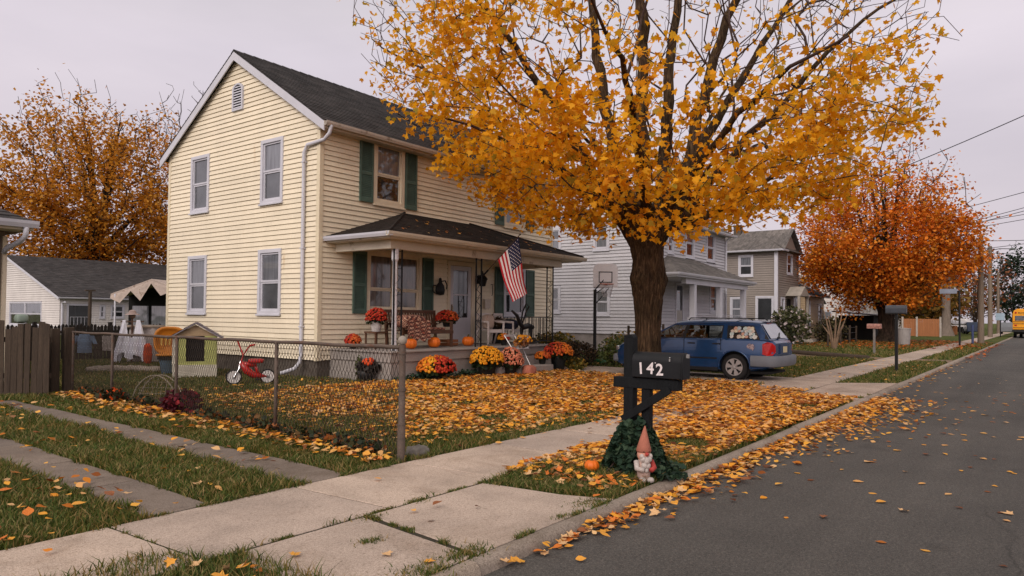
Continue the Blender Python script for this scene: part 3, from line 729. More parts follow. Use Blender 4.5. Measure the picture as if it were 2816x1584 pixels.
# ---- porch (part of the house)
PX0, PX1, PY, PZ = 11.2, 18.05, 11.78, .7
m = MB(); m.box(PX0, PX1, PY+.03, Y0+.03, -.1, .44); m.box(PX0-.03, PX1+.02, PY, Y0+.03, .44, .655); m.box(PX0-.07, PX1+.06, PY-.05, Y0-.035, .655, PZ)
PD = m.build('porch_deck', CONC, H, bevel=.012)
m = MB(); m.box(14.75,16.15,11.32,PY-.004,-.1,.44); m.box(14.85,16.4,10.86,11.316,-.1,.21); m.build('porch_step', CONC, H, bevel=.015)
ex0, ex1, ey, ez = 10.98, 19.25, 11.66, 3.4; hx0, hx1, hz = 13.6, 16.3, 4.28
m = MB(); yw = Y0-.025
slope(m, (ex0,ey,ez),(ex1,ey,ez),(hx1,yw,hz),(hx0,yw,hz), 17); slope(m, (ex0,yw,ez),(ex0,ey,ez),(hx0,yw,hz),(hx0,yw-.001,hz), 17); slope(m, (ex1,ey,ez),(ex1,yw,ez),(hx1,yw-.001,hz),(hx1,yw,hz), 17)
m.add([(ex0,ey,ez),(ex1,ey,ez),(ex1,yw,ez),(ex0,yw,ez),(hx0,yw,hz-.01),(hx1,yw,hz-.01)],[(0,1,5,4),(3,0,4),(1,2,5),(2,3,4,5),(3,2,1,0)])
for a, b in (((ex0,ey,ez),(hx0,yw,hz)),((ex1,ey,ez),(hx1,yw,hz))):
    a, b = Vector(a), Vector(b); m.tube([a+Vector((0,0,.01)), b+Vector((0,0,.012))], .035, 6)
m.build('porch_roof', ROOFP, H)
PG = mat('porch_trim', lin(206,196,178), .55, .1, 1.6, dirt=(lin(124,104,80), 2.2, .58))
m = MB(); m.box(ex0+.02,ex1-.02,ey+.02,ey+.045,ez-.15,ez-.01); m.box(ex0+.02,ex0+.045,ey+.046,yw,ez-.15,ez-.01); m.box(ex1-.045,ex1-.02,ey+.046,yw,ez-.15,ez-.01); m.box(ex0+.046,ex1-.046,ey+.046,yw,ez-.16,ez-.14)
m.build('porch_soffit', PG, H)
m = MB(); m.box(11.28,18.45,11.94,12.1,ez-.36,ez-.161); m.box(11.28,11.42,12.101,yw,ez-.36,ez-.161); m.box(18.3,18.45,12.101,yw,ez-.36,ez-.161)
m.build('porch_beam', PG, H, bevel=.006)
gutter(H, (ex0-.1,ey+.02,ez-.01),(ex1+.1,ey+.02,ez-.01),(0,-1,0), PG, 'porch_gutter'); gutter(H, (ex0+.02,yw,ez-.01),(ex0+.02,ey-.08,ez-.01),(-1,0,0), WHITE, 'porch_gutter')
# posts: chipped white corner post with iron trellis, two more iron pairs
m = MB(); m.tube([(11.5,12.02,PZ),(11.5,12.02,.95),(11.5,12.02,2.75),(11.5,12.02,2.8),(11.5,12.02,3.05)],[.062,.058,.055,.085,.085],10)
m.build('porch_post', mat('chipped_white_paint', lin(206,204,208), .6, .1, 4, dirt=(lin(46,40,36), 7, .57)), H)
def iron(x, y, x2, y2):
    m = MB(); m.bar((x,y,PZ),(x,y,3.05),.03); m.bar((x2,y2,PZ),(x2,y2,3.05),.03)
    for z in (.8,1.4,2.0,2.6,3.0): m.bar((x,y,z),(x2,y2,z),.014)
    for z in (1.1,1.7,2.3):
        pts = [(x+(x2-x)*(.5+.38*math.sin(t*2.1)),y+(y2-y)*(.5+.38*math.sin(t*2.1)),z-.28+t*.095) for t in range(7)]; m.tube(pts,.008,5)
    return m.build('iron_post', BLACKM, H)
iron(11.43,11.98,11.72,12.02); iron(14.4,12.0,14.62,12.0); iron(18.05,12.0,18.05,12.22)
m = MB()
def rail(m, a, b, z1, n):
    a, b = Vector(a), Vector(b)
    m.bar(a+Vector((0,0,z1)), b+Vector((0,0,z1)), .035, .02); m.bar(a+Vector((0,0,.1)), b+Vector((0,0,.1)), .025)
    for i in range(n+1):
        p = a.lerp(b, i/n); m.bar(p+Vector((0,0,.1)), p+Vector((0,0,z1)), .014)
rail(m, (16.9,12.05,PZ),(18.05,12.05,PZ),.8,10); rail(m, (18.05,12.2,PZ),(18.05,13.86,PZ),.8,12)
m.build('porch_railing', BLACKM, H)

# ---- light blue-grey neighbour
G = thing('house', 'pale grey two storey clapboard house with an open columned porch behind the basketball hoop', 'house', (28.2, 13.9, 0))
gx0, gx1, gy0, gy1, ge, gr = 28.2, 37.7, 13.9, 21.4, 6.15, 8.3
GS = basis((0, gy0, 0), 'S'); GW = basis((gx0, gy1, 0), 'W'); gw = lambda y: gy1-y
LWg = [(gw(16.55),gw(15.72),4.55,5.75),(gw(16.5),gw(15.66),1.6,2.85),(gw(18.95),gw(18.3),4.6,5.75),(gw(18.95),gw(18.3),1.7,3.0)]
FWg = [(32.35,33.45,4.45,5.95),(35.0,36.15,4.45,5.95),(30.3,31.0,4.5,5.4)]
FDg = [(31.2,32.15,1.0,3.2),(32.8,33.7,1.75,3.3),(35.45,36.5,1.8,3.35)]
m = MB(GS); siding(m, .8, ge, lambda z: (gx0, gx1), FWg+FDg, step=.15, lip=.03, groove=.03)
m.M = GW
def gabg(z):
    if z <= ge: return (0, gy1-gy0)
    kk = (z-ge)/(gr-ge)*(gy1-gy0)/2; return (kk, gy1-gy0-kk)
siding(m, .8, gr-.1, gabg, LWg, step=.15, lip=.03, groove=.03)
m.M = None; m.box(gx0+.05,gx1,gy0+.05,gy1,.5,ge); gm = (gy0+gy1)/2
m.add([(gx0+.05,gy0+.05,ge),(gx0+.05,gy1,ge),(gx0+.05,gm,gr),(gx1,gy0+.05,ge),(gx1,gy1,ge),(gx1,gm,gr)],[(0,1,2),(3,5,4),(0,2,5,3),(1,4,5,2)])
m.build('wall', SIDW, G)
MB().box(gx0+.03,gx1-.03,gy0+.03,gy1-.03,-.1,.8).build('foundation', mat('pale_foundation', lin(150,142,138), .9, .25, 3, fine=.2), G)
for w in LWg: window(G, GW, *w, casing=.12, up=PMID, lo=PGREY)
for w in FWg+FDg[1:]: window(G, GS, *w, casing=.11, up=PMID, lo=PDARK)
m = MB(GS); m.box(31.2,31.32,-.05,.03,1.0,3.2); m.box(32.03,32.15,-.05,.03,1.0,3.2); m.box(31.32,32.03,-.05,.03,3.08,3.2)
dg = m.build('door', WHITE, G); MB(GS).box(31.32,32.03,.02,.03,1.9,3.08).build('pane', PDARK, dg); MB(GS).box(31.32,32.03,.0,.03,1.0,1.9).build('door_panel', mat('grey_door', lin(170,164,158), .6), dg)
kg = (gr-ge)/(gm-gy0); m = MB()
for s, yy in ((1, gy0-.4), (-1, gy1+.4)):
    slope(m, (gx0-.3,yy,ge-kg*.4+.12),(gx1+.5,yy,ge-kg*.4+.12),(gx1+.5,gm,gr+.12),(gx0-.3,gm,gr+.12), 24); slab_roof(m, [(gx0-.3,yy,ge-kg*.4+.115),(gx1+.5,yy,ge-kg*.4+.115),(gx1+.5,gm,gr+.115),(gx0-.3,gm,gr+.115)], .06)
m.build('roof', ROOFG, G)
gutter(G, (gx0-.3,gy0-.4,ge-kg*.4+.1),(gx1+.5,gy0-.4,ge-kg*.4+.1),(0,-1,0)); m = MB(); m.box(gx0-.3,gx1+.5,gy0-.4,gy0-.03,ge-.2,ge-.14); m.box(gx0-.31,gx0-.28,gy0-.4,gy0-.39,ge-.2,ge); m.build('soffit', WHITE, G)
m = MB(); m.tube([(37.62,13.6,5.9),(37.62,13.82,5.7),(37.62,13.82,.3)],.05,8); m.build('downspout', WHITE, G)
# its porch
qx0, qx1, qy, qz = 27.2, 36.9, 12.0, 3.42
m = MB(); m.box(28.6,36.3,12.2,13.87,-.1,.85); m.box(28.5,36.4,12.1,13.87,.85,.95); m.build('porch_deck', mat('grey_deck_paint', lin(150,146,144), .7, .15, 3), G)
m = MB(); hx0_, hx1_, hz_ = 30.4, 33.6, 4.4
slope(m, (qx0,qy,qz),(qx1,qy,qz),(hx1_,13.87,hz_),(hx0_,13.87,hz_), 14); slope(m, (qx0,13.87,qz),(qx0,qy,qz),(hx0_,13.87,hz_),(hx0_,13.869,hz_), 14); slope(m, (qx1,qy,qz),(qx1,13.87,qz),(hx1_,13.869,hz_),(hx1_,13.87,hz_), 14)
m.add([(qx0,qy,qz),(qx1,qy,qz),(qx1,13.87,qz),(qx0,13.87,qz),(hx0_,13.87,hz_-.01),(hx1_,13.87,hz_-.01)],[(0,1,5,4),(3,0,4),(1,2,5),(3,2,1,0)])
m.build('porch_roof', ROOFG, G)
m = MB(); m.box(qx0+.05,qx1-.05,qy+.03,qy+.06,qz-.18,qz-.01); m.box(qx0+.05,qx0+.08,qy+.061,13.87,qz-.18,qz-.01); m.box(28.5,36.3,12.2,12.4,qz-.42,qz-.181); m.box(qx0+.081,qx1-.08,qy+.061,13.87,qz-.18,qz-.16); m.build('porch_trim', WHITE, G)
gutter(G, (qx0,qy+.03,qz),(qx1,qy+.03,qz),(0,-1,0), WHITE, 'porch_gutter'); gutter(G, (qx0+.05,13.87,qz),(qx0+.05,qy-.06,qz),(-1,0,0), WHITE, 'porch_gutter')
for x in (29.5, 32.6, 35.9):
    m = MB(); m.box(x-.17,x+.17,12.13,12.47,.95,1.5); m.box(x-.2,x+.2,12.1,12.5,1.5,1.56); m.box(x-.12,x+.12,12.18,12.42,1.56,qz-.43); m.build('porch_column', WHITE, G, bevel=.01)
m = MB(); rail(m, (29.7,12.3,.95),(32.4,12.3,.95),.75,16); rail(m, (32.8,12.3,.95),(35.7,12.3,.95),.75,16); m.build('porch_railing', WHITE, G)

# ---- taupe house
Tt = thing('house', 'taupe grey two storey house with a white corner downspout, right of the pale grey house', 'house', (47.2, 13.9, 0))
tx0, tx1, ty0, ty1, te = 47.2, 52.0, 13.9, 22, 6.05
TS = basis((0, ty0, 0), 'S'); TW = basis((tx0, ty1, 0), 'W'); tw = lambda y: ty1-y
LWt = [(tw(16.5),tw(15.5),4.35,5.8),(tw(17.05),tw(16.15),1.4,3.0),(tw(15.35),tw(14.15),1.3,3.05)]
FWt = [(49.1,50.4,4.55,6.0),(47.75,48.6,1.6,3.0),(50.6,51.6,1.5,3.2)]
m = MB(TS); siding(m, .5, te, lambda z: (tx0, tx1), FWt, step=.15, lip=.03, groove=.03); m.M = TW; siding(m, .5, te, lambda z: (0, ty1-ty0), LWt, step=.15, lip=.03, groove=.03)
m.M = None; m.box(tx0+.05,tx1,ty0+.05,ty1,0,te)
m.add([(tx0+.6,ty0,te),(tx1-.2,ty0,te),((tx0+tx1)/2+.2,ty0,te+1.4),(tx0+.6,ty0+3,te),(tx1-.2,ty0+3,te),((tx0+tx1)/2+.2,ty0+3,te+1.4)],[(0,1,2),(3,5,4),(0,2,5,3),(1,4,5,2)])
m.build('wall', SIDT, Tt)
MB().box(tx0+.02,tx1-.02,ty0+.02,ty1-.02,-.1,.5).build('foundation', FOUND, Tt)
for i, w in enumerate(LWt): window(Tt, TW, *w, casing=.12, up=PGREY if i < 2 else PDARK, lo=PGREY if i == 1 else PDARK, split=.5 if i < 2 else .02)
for w in FWt: window(Tt, TS, *w, casing=.11, up=PMID, lo=PDARK)
m = MB(); rz = te+1.35
A, B = (tx0-.45,ty0-.4,te+.02), (tx0-.45,ty1+.4,te+.02); r1, r2 = (tx0+2.6,ty0+2.0,rz+.15), (tx0+2.6,ty1-2,rz+.15); Cc, Dd = (tx1+.3,ty0-.4,te+.02), (tx1+.3,ty1+.4,te+.02)
slope(m, B, A, r1, r2, 22); slope(m, A, Cc, r1, r1, 22); slope(m, Cc, Dd, r2, r1, 22); m.add([A,B,Dd,Cc],[(0,1,2,3)])
for s in (-1, 1):
    xx = 49.8; slope(m, (xx+s*2.1,ty0-.3,te+.1),(xx+s*2.1,ty0+3.2,te+.1),(xx,ty0+3.2,te+1.62),(xx,ty0-.3,te+1.62), 14)
m.build('roof', ROOFG, Tt)
m = MB(); m.box(49.6,50.1,17.2,17.7,te+.6,te+2.0); m.box(49.55,50.15,17.15,17.75,te+2.0,te+2.1); m.build('chimney', FOUND, Tt)
gutter(Tt, (tx0-.45,ty1+.4,te+.02),(tx0-.45,ty0-.4,te+.02),(-1,0,0)); gutter(Tt, (tx0-.45,ty0-.4,te+.02),(tx0+.7,ty0-.4,te+.02),(0,-1,0)); m = MB(); m.box(tx0-.44,tx0-.02,ty0-.4,ty1,te-.06,te-.0); m.build('soffit', WHITE, Tt)
m = MB(); m.box(tx0-.16,tx0-.03,ty0-.02,ty0+.2,.3,te-.1); m.build('downspout', WHITE, Tt)
# gabled door hood on the front
m = MB(); m.add([(48.7,12.9,3.1),(51.0,12.9,3.1),(49.85,12.9,3.75),(48.7,13.88,3.1),(51.0,13.88,3.1),(49.85,13.88,3.75)],[(0,1,2),(0,2,5,3),(1,4,5,2),(0,3,4,1)])
for x in (48.8, 50.9): m.box(x-.07,x+.07,12.95,13.09,.5,3.1)
m.box(48.7,51,12.9,13.88,-.1,.5); m.box(48.9,50.8,12.2,12.896,-.1,.25); m.build('entry_porch', mat('aged_grey_trim', lin(160,152,142), .7, .2, 4), Tt)
m = MB(TS); m.box(48.95,50.0,-.05,.03,.5,.6); m.box(49.0,49.95,-.03,.02,.6,2.9); m.build('door', DARKIN, Tt)
m = MB(); rail(m, (50.9,12.4,.1),(50.9,11.2,-.1),.9,8); rail(m, (51.0,12.95,.4),(53.6,12.95,.2),.9,16); m.build('railing', BLACKM, Tt)

def simple_house(label, x0, x1, y0, y1, e, r, sid, wf, ww, z0=.3, st=.16, ridge='x'):
    h = thing('house', label, 'house', (x0, y0, 0)); ms = basis((0,y0,0),'S'); mw = basis((x0,y1,0),'W')
    ym, xm = (y0+y1)/2, (x0+x1)/2; L_ = y1-y0; Wd_ = x1-x0
    W_ = [(y1-b, y1-a, c, d) for a, b, c, d in ww]
    def gy(z):
        if z <= e or ridge != 'x': return (0, L_)
        kk = (z-e)/(r-e)*L_/2; return (kk, L_-kk)
    def gx(z):
        if z <= e or ridge != 'y': return (x0, x1)
        kk = (z-e)/(r-e)*Wd_/2; return (x0+kk, x1-kk)
    m = MB(ms); siding(m, z0, e if ridge == 'x' else r-.06, gx, wf, step=st, lip=.03, groove=.03); m.M = mw; siding(m, z0, r-.06 if ridge == 'x' else e, gy, W_, step=st, lip=.03, groove=.03); m.M = None
    m.box(x0+.05,x1,y0+.05,y1,-.1,e)
    if ridge == 'x': m.add([(x0+.05,y0,e),(x0+.05,y1,e),(x0+.05,ym,r),(x1,y0,e),(x1,y1,e),(x1,ym,r)],[(0,1,2),(3,5,4)])
    else: m.add([(x0,y0+.05,e),(x1,y0+.05,e),(xm,y0+.05,r),(x0,y1,e),(x1,y1,e),(xm,y1,r)],[(0,1,2),(3,5,4)])
    m.build('wall', sid, h)
    for w in wf: window(h, ms, *w, casing=.1, up=PMID, lo=PDARK)
    for w in W_: window(h, mw, *w, casing=.1, up=PGREY, lo=PDARK, double=(w[1]-w[0] > 1.7))
    m = MB(); o_ = .35
    if ridge == 'x':
        kk = (r-e)/(ym-y0)
        for yy in (y0-o_, y1+o_):
            slope(m, (x0-.25,yy,e-kk*o_+.1),(x1+.25,yy,e-kk*o_+.1),(x1+.25,ym,r+.1),(x0-.25,ym,r+.1), 22); slab_roof(m, [(x0-.25,yy,e-kk*o_+.095),(x1+.25,yy,e-kk*o_+.095),(x1+.25,ym,r+.095),(x0-.25,ym,r+.095)], .05)
        rf = m.build('roof', ROOFD, h)
        for yy in (y0-o_, y1+o_): t = MB(); t.add([(x0-.27+dx,a,b) for dx in (0,.04) for a, b in ((yy,e-kk*o_+.05),(ym,r+.05),(ym,r-.13),(yy,e-kk*o_-.13))],[(0,1,2,3),(7,6,5,4),(0,4,5,1),(2,6,7,3),(3,7,4,0)]); t.build('rake_board', WHITE, h)
        gutter(h, (x0-.25,y0-o_,e-kk*o_+.06),(x1+.25,y0-o_,e-kk*o_+.06),(0,-1,0))
    else:
        kk = (r-e)/(xm-x0)
        for xx in (x0-o_, x1+o_):
            slope(m, (xx,y0-.25,e-kk*o_+.1),(xx,y1+.25,e-kk*o_+.1),(xm,y1+.25,r+.1),(xm,y0-.25,r+.1), 22); slab_roof(m, [(xx,y0-.25,e-kk*o_+.095),(xx,y1+.25,e-kk*o_+.095),(xm,y1+.25,r+.095),(xm,y0-.25,r+.095)], .05)
        m.build('roof', ROOFG, h)
    return h
simple_house('small beige clapboard house beside the taupe house, left of the orange tree', 52.9, 58.2, 13.7, 20, 3.4, 4.9, SIDB, [(53.2,54.25,1.1,2.95),(56.4,57.4,1.0,2.75)], [])
simple_house('low white house half hidden behind the orange tree, with a railed porch', 64, 74, 17.5, 26, 3.2, 5.4, SIDP, [(65.2,66.2,1.0,2.6),(68,69.4,1.0,2.6),(71.5,72.6,1,2.6)], [(18.5,19.7,1,2.5),(21,22.2,1,2.5)], ridge='y')
simple_house('white two storey house seen just left of the orange tree trunk', 80, 92, 16.8, 26, 5.2, 7.6, SIDP, [(81.5,83,.9,2.5),(86,87.6,.9,2.5),(81.5,83,3.6,4.9),(86,87.6,3.6,4.9)], [(18,19.4,1,2.5)])
simple_house('distant pale house far behind the tan board fence', 112, 124, 16, 26, 5.0, 7.5, SIDP, [(114,115.2,1,2.6),(118,119.2,1,2.6),(114,115.2,3.6,4.9)], [(18,19.4,1,2.5),(22,23.4,3.6,4.9)])

# ---- bungalow at the back left
B = simple_house('low cream bungalow with a dark shingle roof behind the back fence', 20.1, 33, 53.2, 72.0, 2.6, 5.7, SIDP, [(22.6,22.98,1.1,2.05),(23.35,24.3,1.1,2.07),(24.6,25.2,.6,2.0)], [(56.2,62.2,.5,2.25)], z0=.2)
m = MB(basis((0,53.2,0),'S')); m.box(20.5,20.62,-.06,.03,.2,2.1); m.box(21.85,21.97,-.06,.03,.2,2.1); m.box(20.62,21.85,-.06,.03,1.98,2.1); dr = m.build('door', WHITE, B)
MB(basis((0,53.2,0),'S')).box(20.62,21.85,-.035,-.031,.2,1.98).build('pane', PDARK, dr)
m = MB(); m.tube([(20.2,52.7,2.2),(20.2,53.1,2.1),(20.2,53.1,.1)],.07,6); m.build('downspout', WHITE, B)
m = MB(); rail(m, (20.4,52.3,.2),(22.4,52.3,.2),1.0,9); m.build('railing', WHITE, B)

# ---- garage corner at the left frame edge
Gg = thing('garage', 'corner of a grey garage with a white gutter at the left frame edge', 'garage', (5.7, 17.9, 0))
MB().box(-2,5.66,17.92,24,-.1,3.3).build('wall', mat('weathered_grey_wall', lin(118,104,92), .8, .2, 2, .2, 30, stretch=(1,1,.3), dirt=(lin(80,66,54), 2, .58)), Gg)
m = MB(); m.box(5.62,5.7,17.86,17.919,-.02,3.12); m.build('corner_board', CREAMTRIM, Gg)
m = MB(); slope(m, (-2.5,17.15,3.42),(5.92,17.15,3.42),(2.2,21,5.5),(-2.5,21,5.5), 24, .018); slope(m, (5.92,17.15,3.42),(5.92,24.4,3.42),(2.2,21.0,5.5),(2.2,21,5.5), 24, .018); m.add([(-2.5,17.15,3.41),(5.92,17.15,3.41),(5.92,24.4,3.41),(-2.5,24.4,3.41)],[(3,2,1,0)])
m.build('roof', ROOFD, Gg)
m = MB(); m.box(-2.5,5.94,17.13,17.16,3.22,3.4); m.box(5.91,5.94,17.161,24.4,3.22,3.4); m.box(-2.5,5.9,17.161,17.9,3.24,3.27); m.build('fascia', CREAMTRIM, Gg)
gutter(Gg, (-2.5,17.13,3.42),(6.0,17.13,3.42),(0,-1,0), WHITE, w=.13, h=.15)
m = MB(); m.tube([(5.78,17.08,3.28),(5.78,17.1,3.1),(5.74,17.3,2.98),(5.64,17.7,2.86),(5.62,17.8,2.76)],.055,8); m.build('downspout', WHITE, Gg, smooth=True)
# ================================================================ trees
def bark_mat(name, a, b, sc_=1.):
    m = bpy.data.materials.new(name); m.use_nodes = True; nt = m.node_tree; L = nt.links
    p = nt.nodes['Principled BSDF']; p.inputs['Roughness'].default_value = .95; p.inputs['Specular IOR Level'].default_value = .15
    tc = nn(nt, 'ShaderNodeTexCoord'); mp = nn(nt, 'ShaderNodeMapping'); mp.inputs['Scale'].default_value = (16*sc_,16*sc_,2.2*sc_); L.new(tc.outputs['Object'], mp.inputs[0])
    n = nn(nt, 'ShaderNodeTexNoise', Scale=1.6, Detail=7., Roughness=.65, Distortion=.6); L.new(mp.outputs[0], n.inputs['Vector'])
    r = ramp(nt, [(.36, sc(a,.35)), (.5, a), (.68, b)]); L.new(n.outputs['Fac'], r.inputs[0]); 
    n2 = nn(nt, 'ShaderNodeTexNoise', Scale=1.7, Detail=4.); L.new(tc.outputs['Object'], n2.inputs['Vector'])
    r2 = ramp(nt, [(.35, (.7,.72,.62)), (.65, (1.15,1.1,1.05))]); L.new(n2.outputs['Fac'], r2.inputs[0])
    mx = nn(nt, 'ShaderNodeMix', data_type='RGBA', blend_type='MULTIPLY'); mx.inputs[0].default_value = 1; L.new(r.outputs[0], mx.inputs[6]); L.new(r2.outputs[0], mx.inputs[7])
    L.new(mx.outputs[2], p.inputs['Base Color'])
    bp = nn(nt, 'ShaderNodeBump', Strength=1., Distance=.04); L.new(n.outputs['Fac'], bp.inputs['Height']); L.new(bp.outputs[0], p.inputs['Normal'])
    return m
BARK = bark_mat('maple_bark', lin(64,50,38), lin(96,78,58))
BARKD = bark_mat('dark_bark', lin(48,38,32), lin(74,60,50), .5)
TWIG = mat('twig_bark', lin(64,48,42), .9, .25, 3)
TWIGD = mat('dark_twig_bark', lin(50,38,34), .9, .25, 3)

def hsh(a): return np.modf(np.abs(np.sin(a*12.9898)*43758.5453))[0]
class Tree:
    def __init__(s, seed):
        s.P = []; s.par = []; s.r = []; s.rs = np.random.RandomState(seed)
    def limb(s, pts, r0, r1, par=-1, jit=.05):
        """smooth limb through control points; returns the indices of its nodes"""
        pts = [np.array(p, float) for p in pts]; out = []; k = len(pts)
        Q = []
        for i in range(k-1):
            p0, p1, p2, p3 = pts[max(i-1,0)], pts[i], pts[i+1], pts[min(i+2,k-1)]
            n = max(2, int(np.linalg.norm(p2-p1)/.45))
            for t in np.arange(n)/n:
                Q.append(.5*((2*p1)+(p2-p0)*t+(2*p0-5*p1+4*p2-p3)*t*t+(3*p1-p0-3*p2+p3)*t**3))
        Q.append(pts[-1]); n = len(Q); q = par
        for i, p in enumerate(Q):
            if i: p = p+s.rs.normal(0, jit, 3)
            s.P.append(p); s.par.append(q); s.r.append(r0+(r1-r0)*(i/(n-1))**.8); q = len(s.P)-1; out.append(q)
        return out
    def grow(s, A, start, step=.45, up=.1, jit=.05):
        """join each attractor to the nearest wood, nearest first"""
        P = np.zeros((len(s.P)+len(A)*14, 3)); n = len(s.P); P[:n] = np.array(s.P); par = list(s.par)
        ok = np.zeros(len(P), bool); ok[start:n] = True
        hub = P[start]
        A = A[np.argsort(np.linalg.norm(A-P[0], axis=1))]
        for a in A:
            idx = np.nonzero(ok[:n])[0]; v = a-P[idx]; d = np.linalg.norm(v, axis=1)
            out = P[idx]-hub; ol = np.linalg.norm(out, axis=1)+.3
            cosb = (v*out).sum(1)/(d*ol+1e-6)
            j = idx[np.argmin(d*(1.6-.8*cosb))]; d = np.linalg.norm(a-P[j]); pd = P[j]-P[par[j]] if par[j] >= 0 else a-P[j]; pd = pd/(np.linalg.norm(pd)+1e-6); ctl = P[j]+(pd*.6+(a-P[j])/max(d,1e-6)*.4)*d*.5
            k = int(min(12, max(1, d/step))); q = j; p0 = P[j].copy(); sag = s.rs.normal(0, .09, 3)*d
            for i in range(1, k+1):
                t = i/k; p = p0*(1-t)**2+ctl*(2*t*(1-t))+a*t*t+sag*(t*(1-t)*2)*.6+np.array([0,0,up*d*t*(1-t)])
                if i < k: p = p+s.rs.normal(0, jit*.5*min(d, 1), 3)
                P[n] = p; par.append(q); ok[n] = True; q = n; n += 1
        s.P = list(P[:n]); s.par = par; s.r += [0.]*(n-len(s.r))
    def finish(s, tip=.006, e=2.35):
        P = np.array(s.P); par = np.array(s.par); n = len(P); acc = np.zeros(n); nch = np.zeros(n, int)
        for i in range(n-1, -1, -1):
            if nch[i] == 0: acc[i] = tip**e
            if par[i] >= 0: acc[par[i]] += acc[i]; nch[par[i]] += 1
        s.R = np.maximum(acc**(1/e), np.array(s.r)); s.Pn = P; s.parn = par; s.leafy = nch == 0
        return s
    def wood(s, name, mats, parent, rsplit, sides=5):
        i = np.nonzero(s.parn >= 0)[0]
        a, b = s.Pn[s.parn[i]], s.Pn[i]; rb = s.R[i]; ra = np.minimum(s.R[s.parn[i]], rb*1.25+.002)
        d = b-a; l = np.linalg.norm(d, axis=1, keepdims=True)+1e-9; d = d/l
        b = b+d*(rb[:, None]*.35)
        up = np.where(np.abs(d[:, 2:3]) > .9, np.array([[1.,0,0]]), np.array([[0,0,1.]]))
        x = np.cross(d, up); x /= np.linalg.norm(x, axis=1, keepdims=True); y = np.cross(d, x)
        t = np.arange(sides)*2*np.pi/sides; c, sn = np.cos(t), np.sin(t)
        ring = x[:, None, :]*c[None, :, None]+y[:, None, :]*sn[None, :, None]
        V = np.concatenate([a[:, None]+ring*ra[:, None, None], b[:, None]+ring*rb[:, None, None]], 1)
        k = np.arange(sides); q = np.stack([k, (k+1) % sides, (k+1) % sides+sides, k+sides], 1).ravel()
        lp = (np.arange(len(i))[:, None]*2*sides+q[None]).ravel()
        return np_mesh(name, V.reshape(-1, 3), lp, np.full(len(i)*sides, 4), mats, parent, midx=np.repeat((rb < rsplit).astype(int), sides), smooth=True)
    def leaves(s, name, matl, parent, per, size, dens, spread=.22, out=None, droop=.5, rcut=.02):
        i = np.nonzero((s.parn >= 0) & (s.R < rcut))[0]
        w = dens(s.Pn[i])*per; cnt = (w+s.rs.rand(len(i))).astype(int)
        j = np.repeat(i, cnt); n = len(j); t = s.rs.rand(n, 1)
        P = s.Pn[s.parn[j]]*(1-t)+s.Pn[j]*t+s.rs.normal(0, spread, (n, 3))*np.array([1,1,.75])-np.array([0,0,.06])
        sz = s.rs.uniform(*size, n)
        yaw = s.rs.rand(n)*6.283
        return P, sz, yaw, s.rs.normal(0, .5, n), s.rs.normal(-droop, .55, n), s.rs.uniform(.0, .6, n), n
def add_leaves(name, matl, parent, arr, out, n=None):
    P, sz, yaw, pit, rol, cu, _ = arr
    V, Lp, Sz = leaf_arrays(P, sz, yaw, pit, rol, cu, out)
    return np_mesh(name, V, Lp, Sz, matl, parent)


# ---- the big yellow maple in front
S_ = np.array([.6,-.8,0]); D_ = np.array([.8,.6,0]); T0 = np.array([15.6,7.65,0])
def sdz(s, d, z): return T0+S_*s+D_*d+np.array([0,0,z])
TM = thing('maple_tree', 'large golden yellow maple with a thick burled trunk in front of the car', 'tree', tuple(T0))
rsT = np.random.RandomState(5)
prof = [(-.1,.62,0,.0),(.05,.52,0,0),(.25,.42,0,0),(.6,.345,0,0),(1.1,.325,0,0),(1.6,.33,.0,0),(2.0,.37,-.0,0),(2.25,.43,.01,0),(2.45,.445,.02,0),(2.65,.41,.02,0),(2.9,.38,.0,0),(3.15,.41,-.03,0),(3.4,.5,-.02,0),(3.65,.62,.03,0),(3.9,.76,.1,0),(4.1,.8,.14,0),(4.22,.5,.14,0)]
zz = np.concatenate([np.arange(-.1,4.2,.07), [4.22]]); pz = [p[0] for p in prof]
n_ = 40; vs = []; th = np.arange(n_)*2*np.pi/n_
for z in zz:
    r = np.interp(z, pz, [p[1] for p in prof]); off = np.interp(z, pz, [p[2] for p in prof])
    k = 1+.045*np.sin(th*9+3*np.sin(z*1.3))+.03*np.sin(th*17+z*2.)+.05*np.sin(th*3+z*1.1)+rsT.normal(0,.012,n_)
    if z < .5: k = k*(1+.16*(1-z/.5)*np.maximum(0,np.sin(th*5+.8)))
    if 2.0 < z < 2.9: k = k*(1+.17*np.exp(-((z-2.45)/.2)**2)*np.sin(th*2+.7))
    if z > 3.1: k = k*(1+min(.3,(z-3.1)*.35)*np.sin(th*5+.5))
    el = 1+.12*np.clip((z-3.2),0,1)
    r *= .92
    for a, q in zip(th, k): vs.append(T0+S_*(off+math.cos(a)*r*q*el)+D_*(math.sin(a)*r*q*.92)+np.array([0,0,z]))
lp = []; rows = len(zz)
for i in range(rows-1):
    for j in range(n_): lp += [i*n_+j, i*n_+(j+1) % n_, (i+1)*n_+(j+1) % n_, (i+1)*n_+j]
sizes = [4]*((rows-1)*n_); lp += list(range((rows-1)*n_, rows*n_)); sizes.append(n_)
TRK = np_mesh('trunk', np.array(vs), np.array(lp), np.array(sizes), BARK, TM, smooth=True)
t = Tree(3)
root = t.limb([sdz(.1,0,3.3), sdz(.12,0,3.75)], .3, .3)[-1]
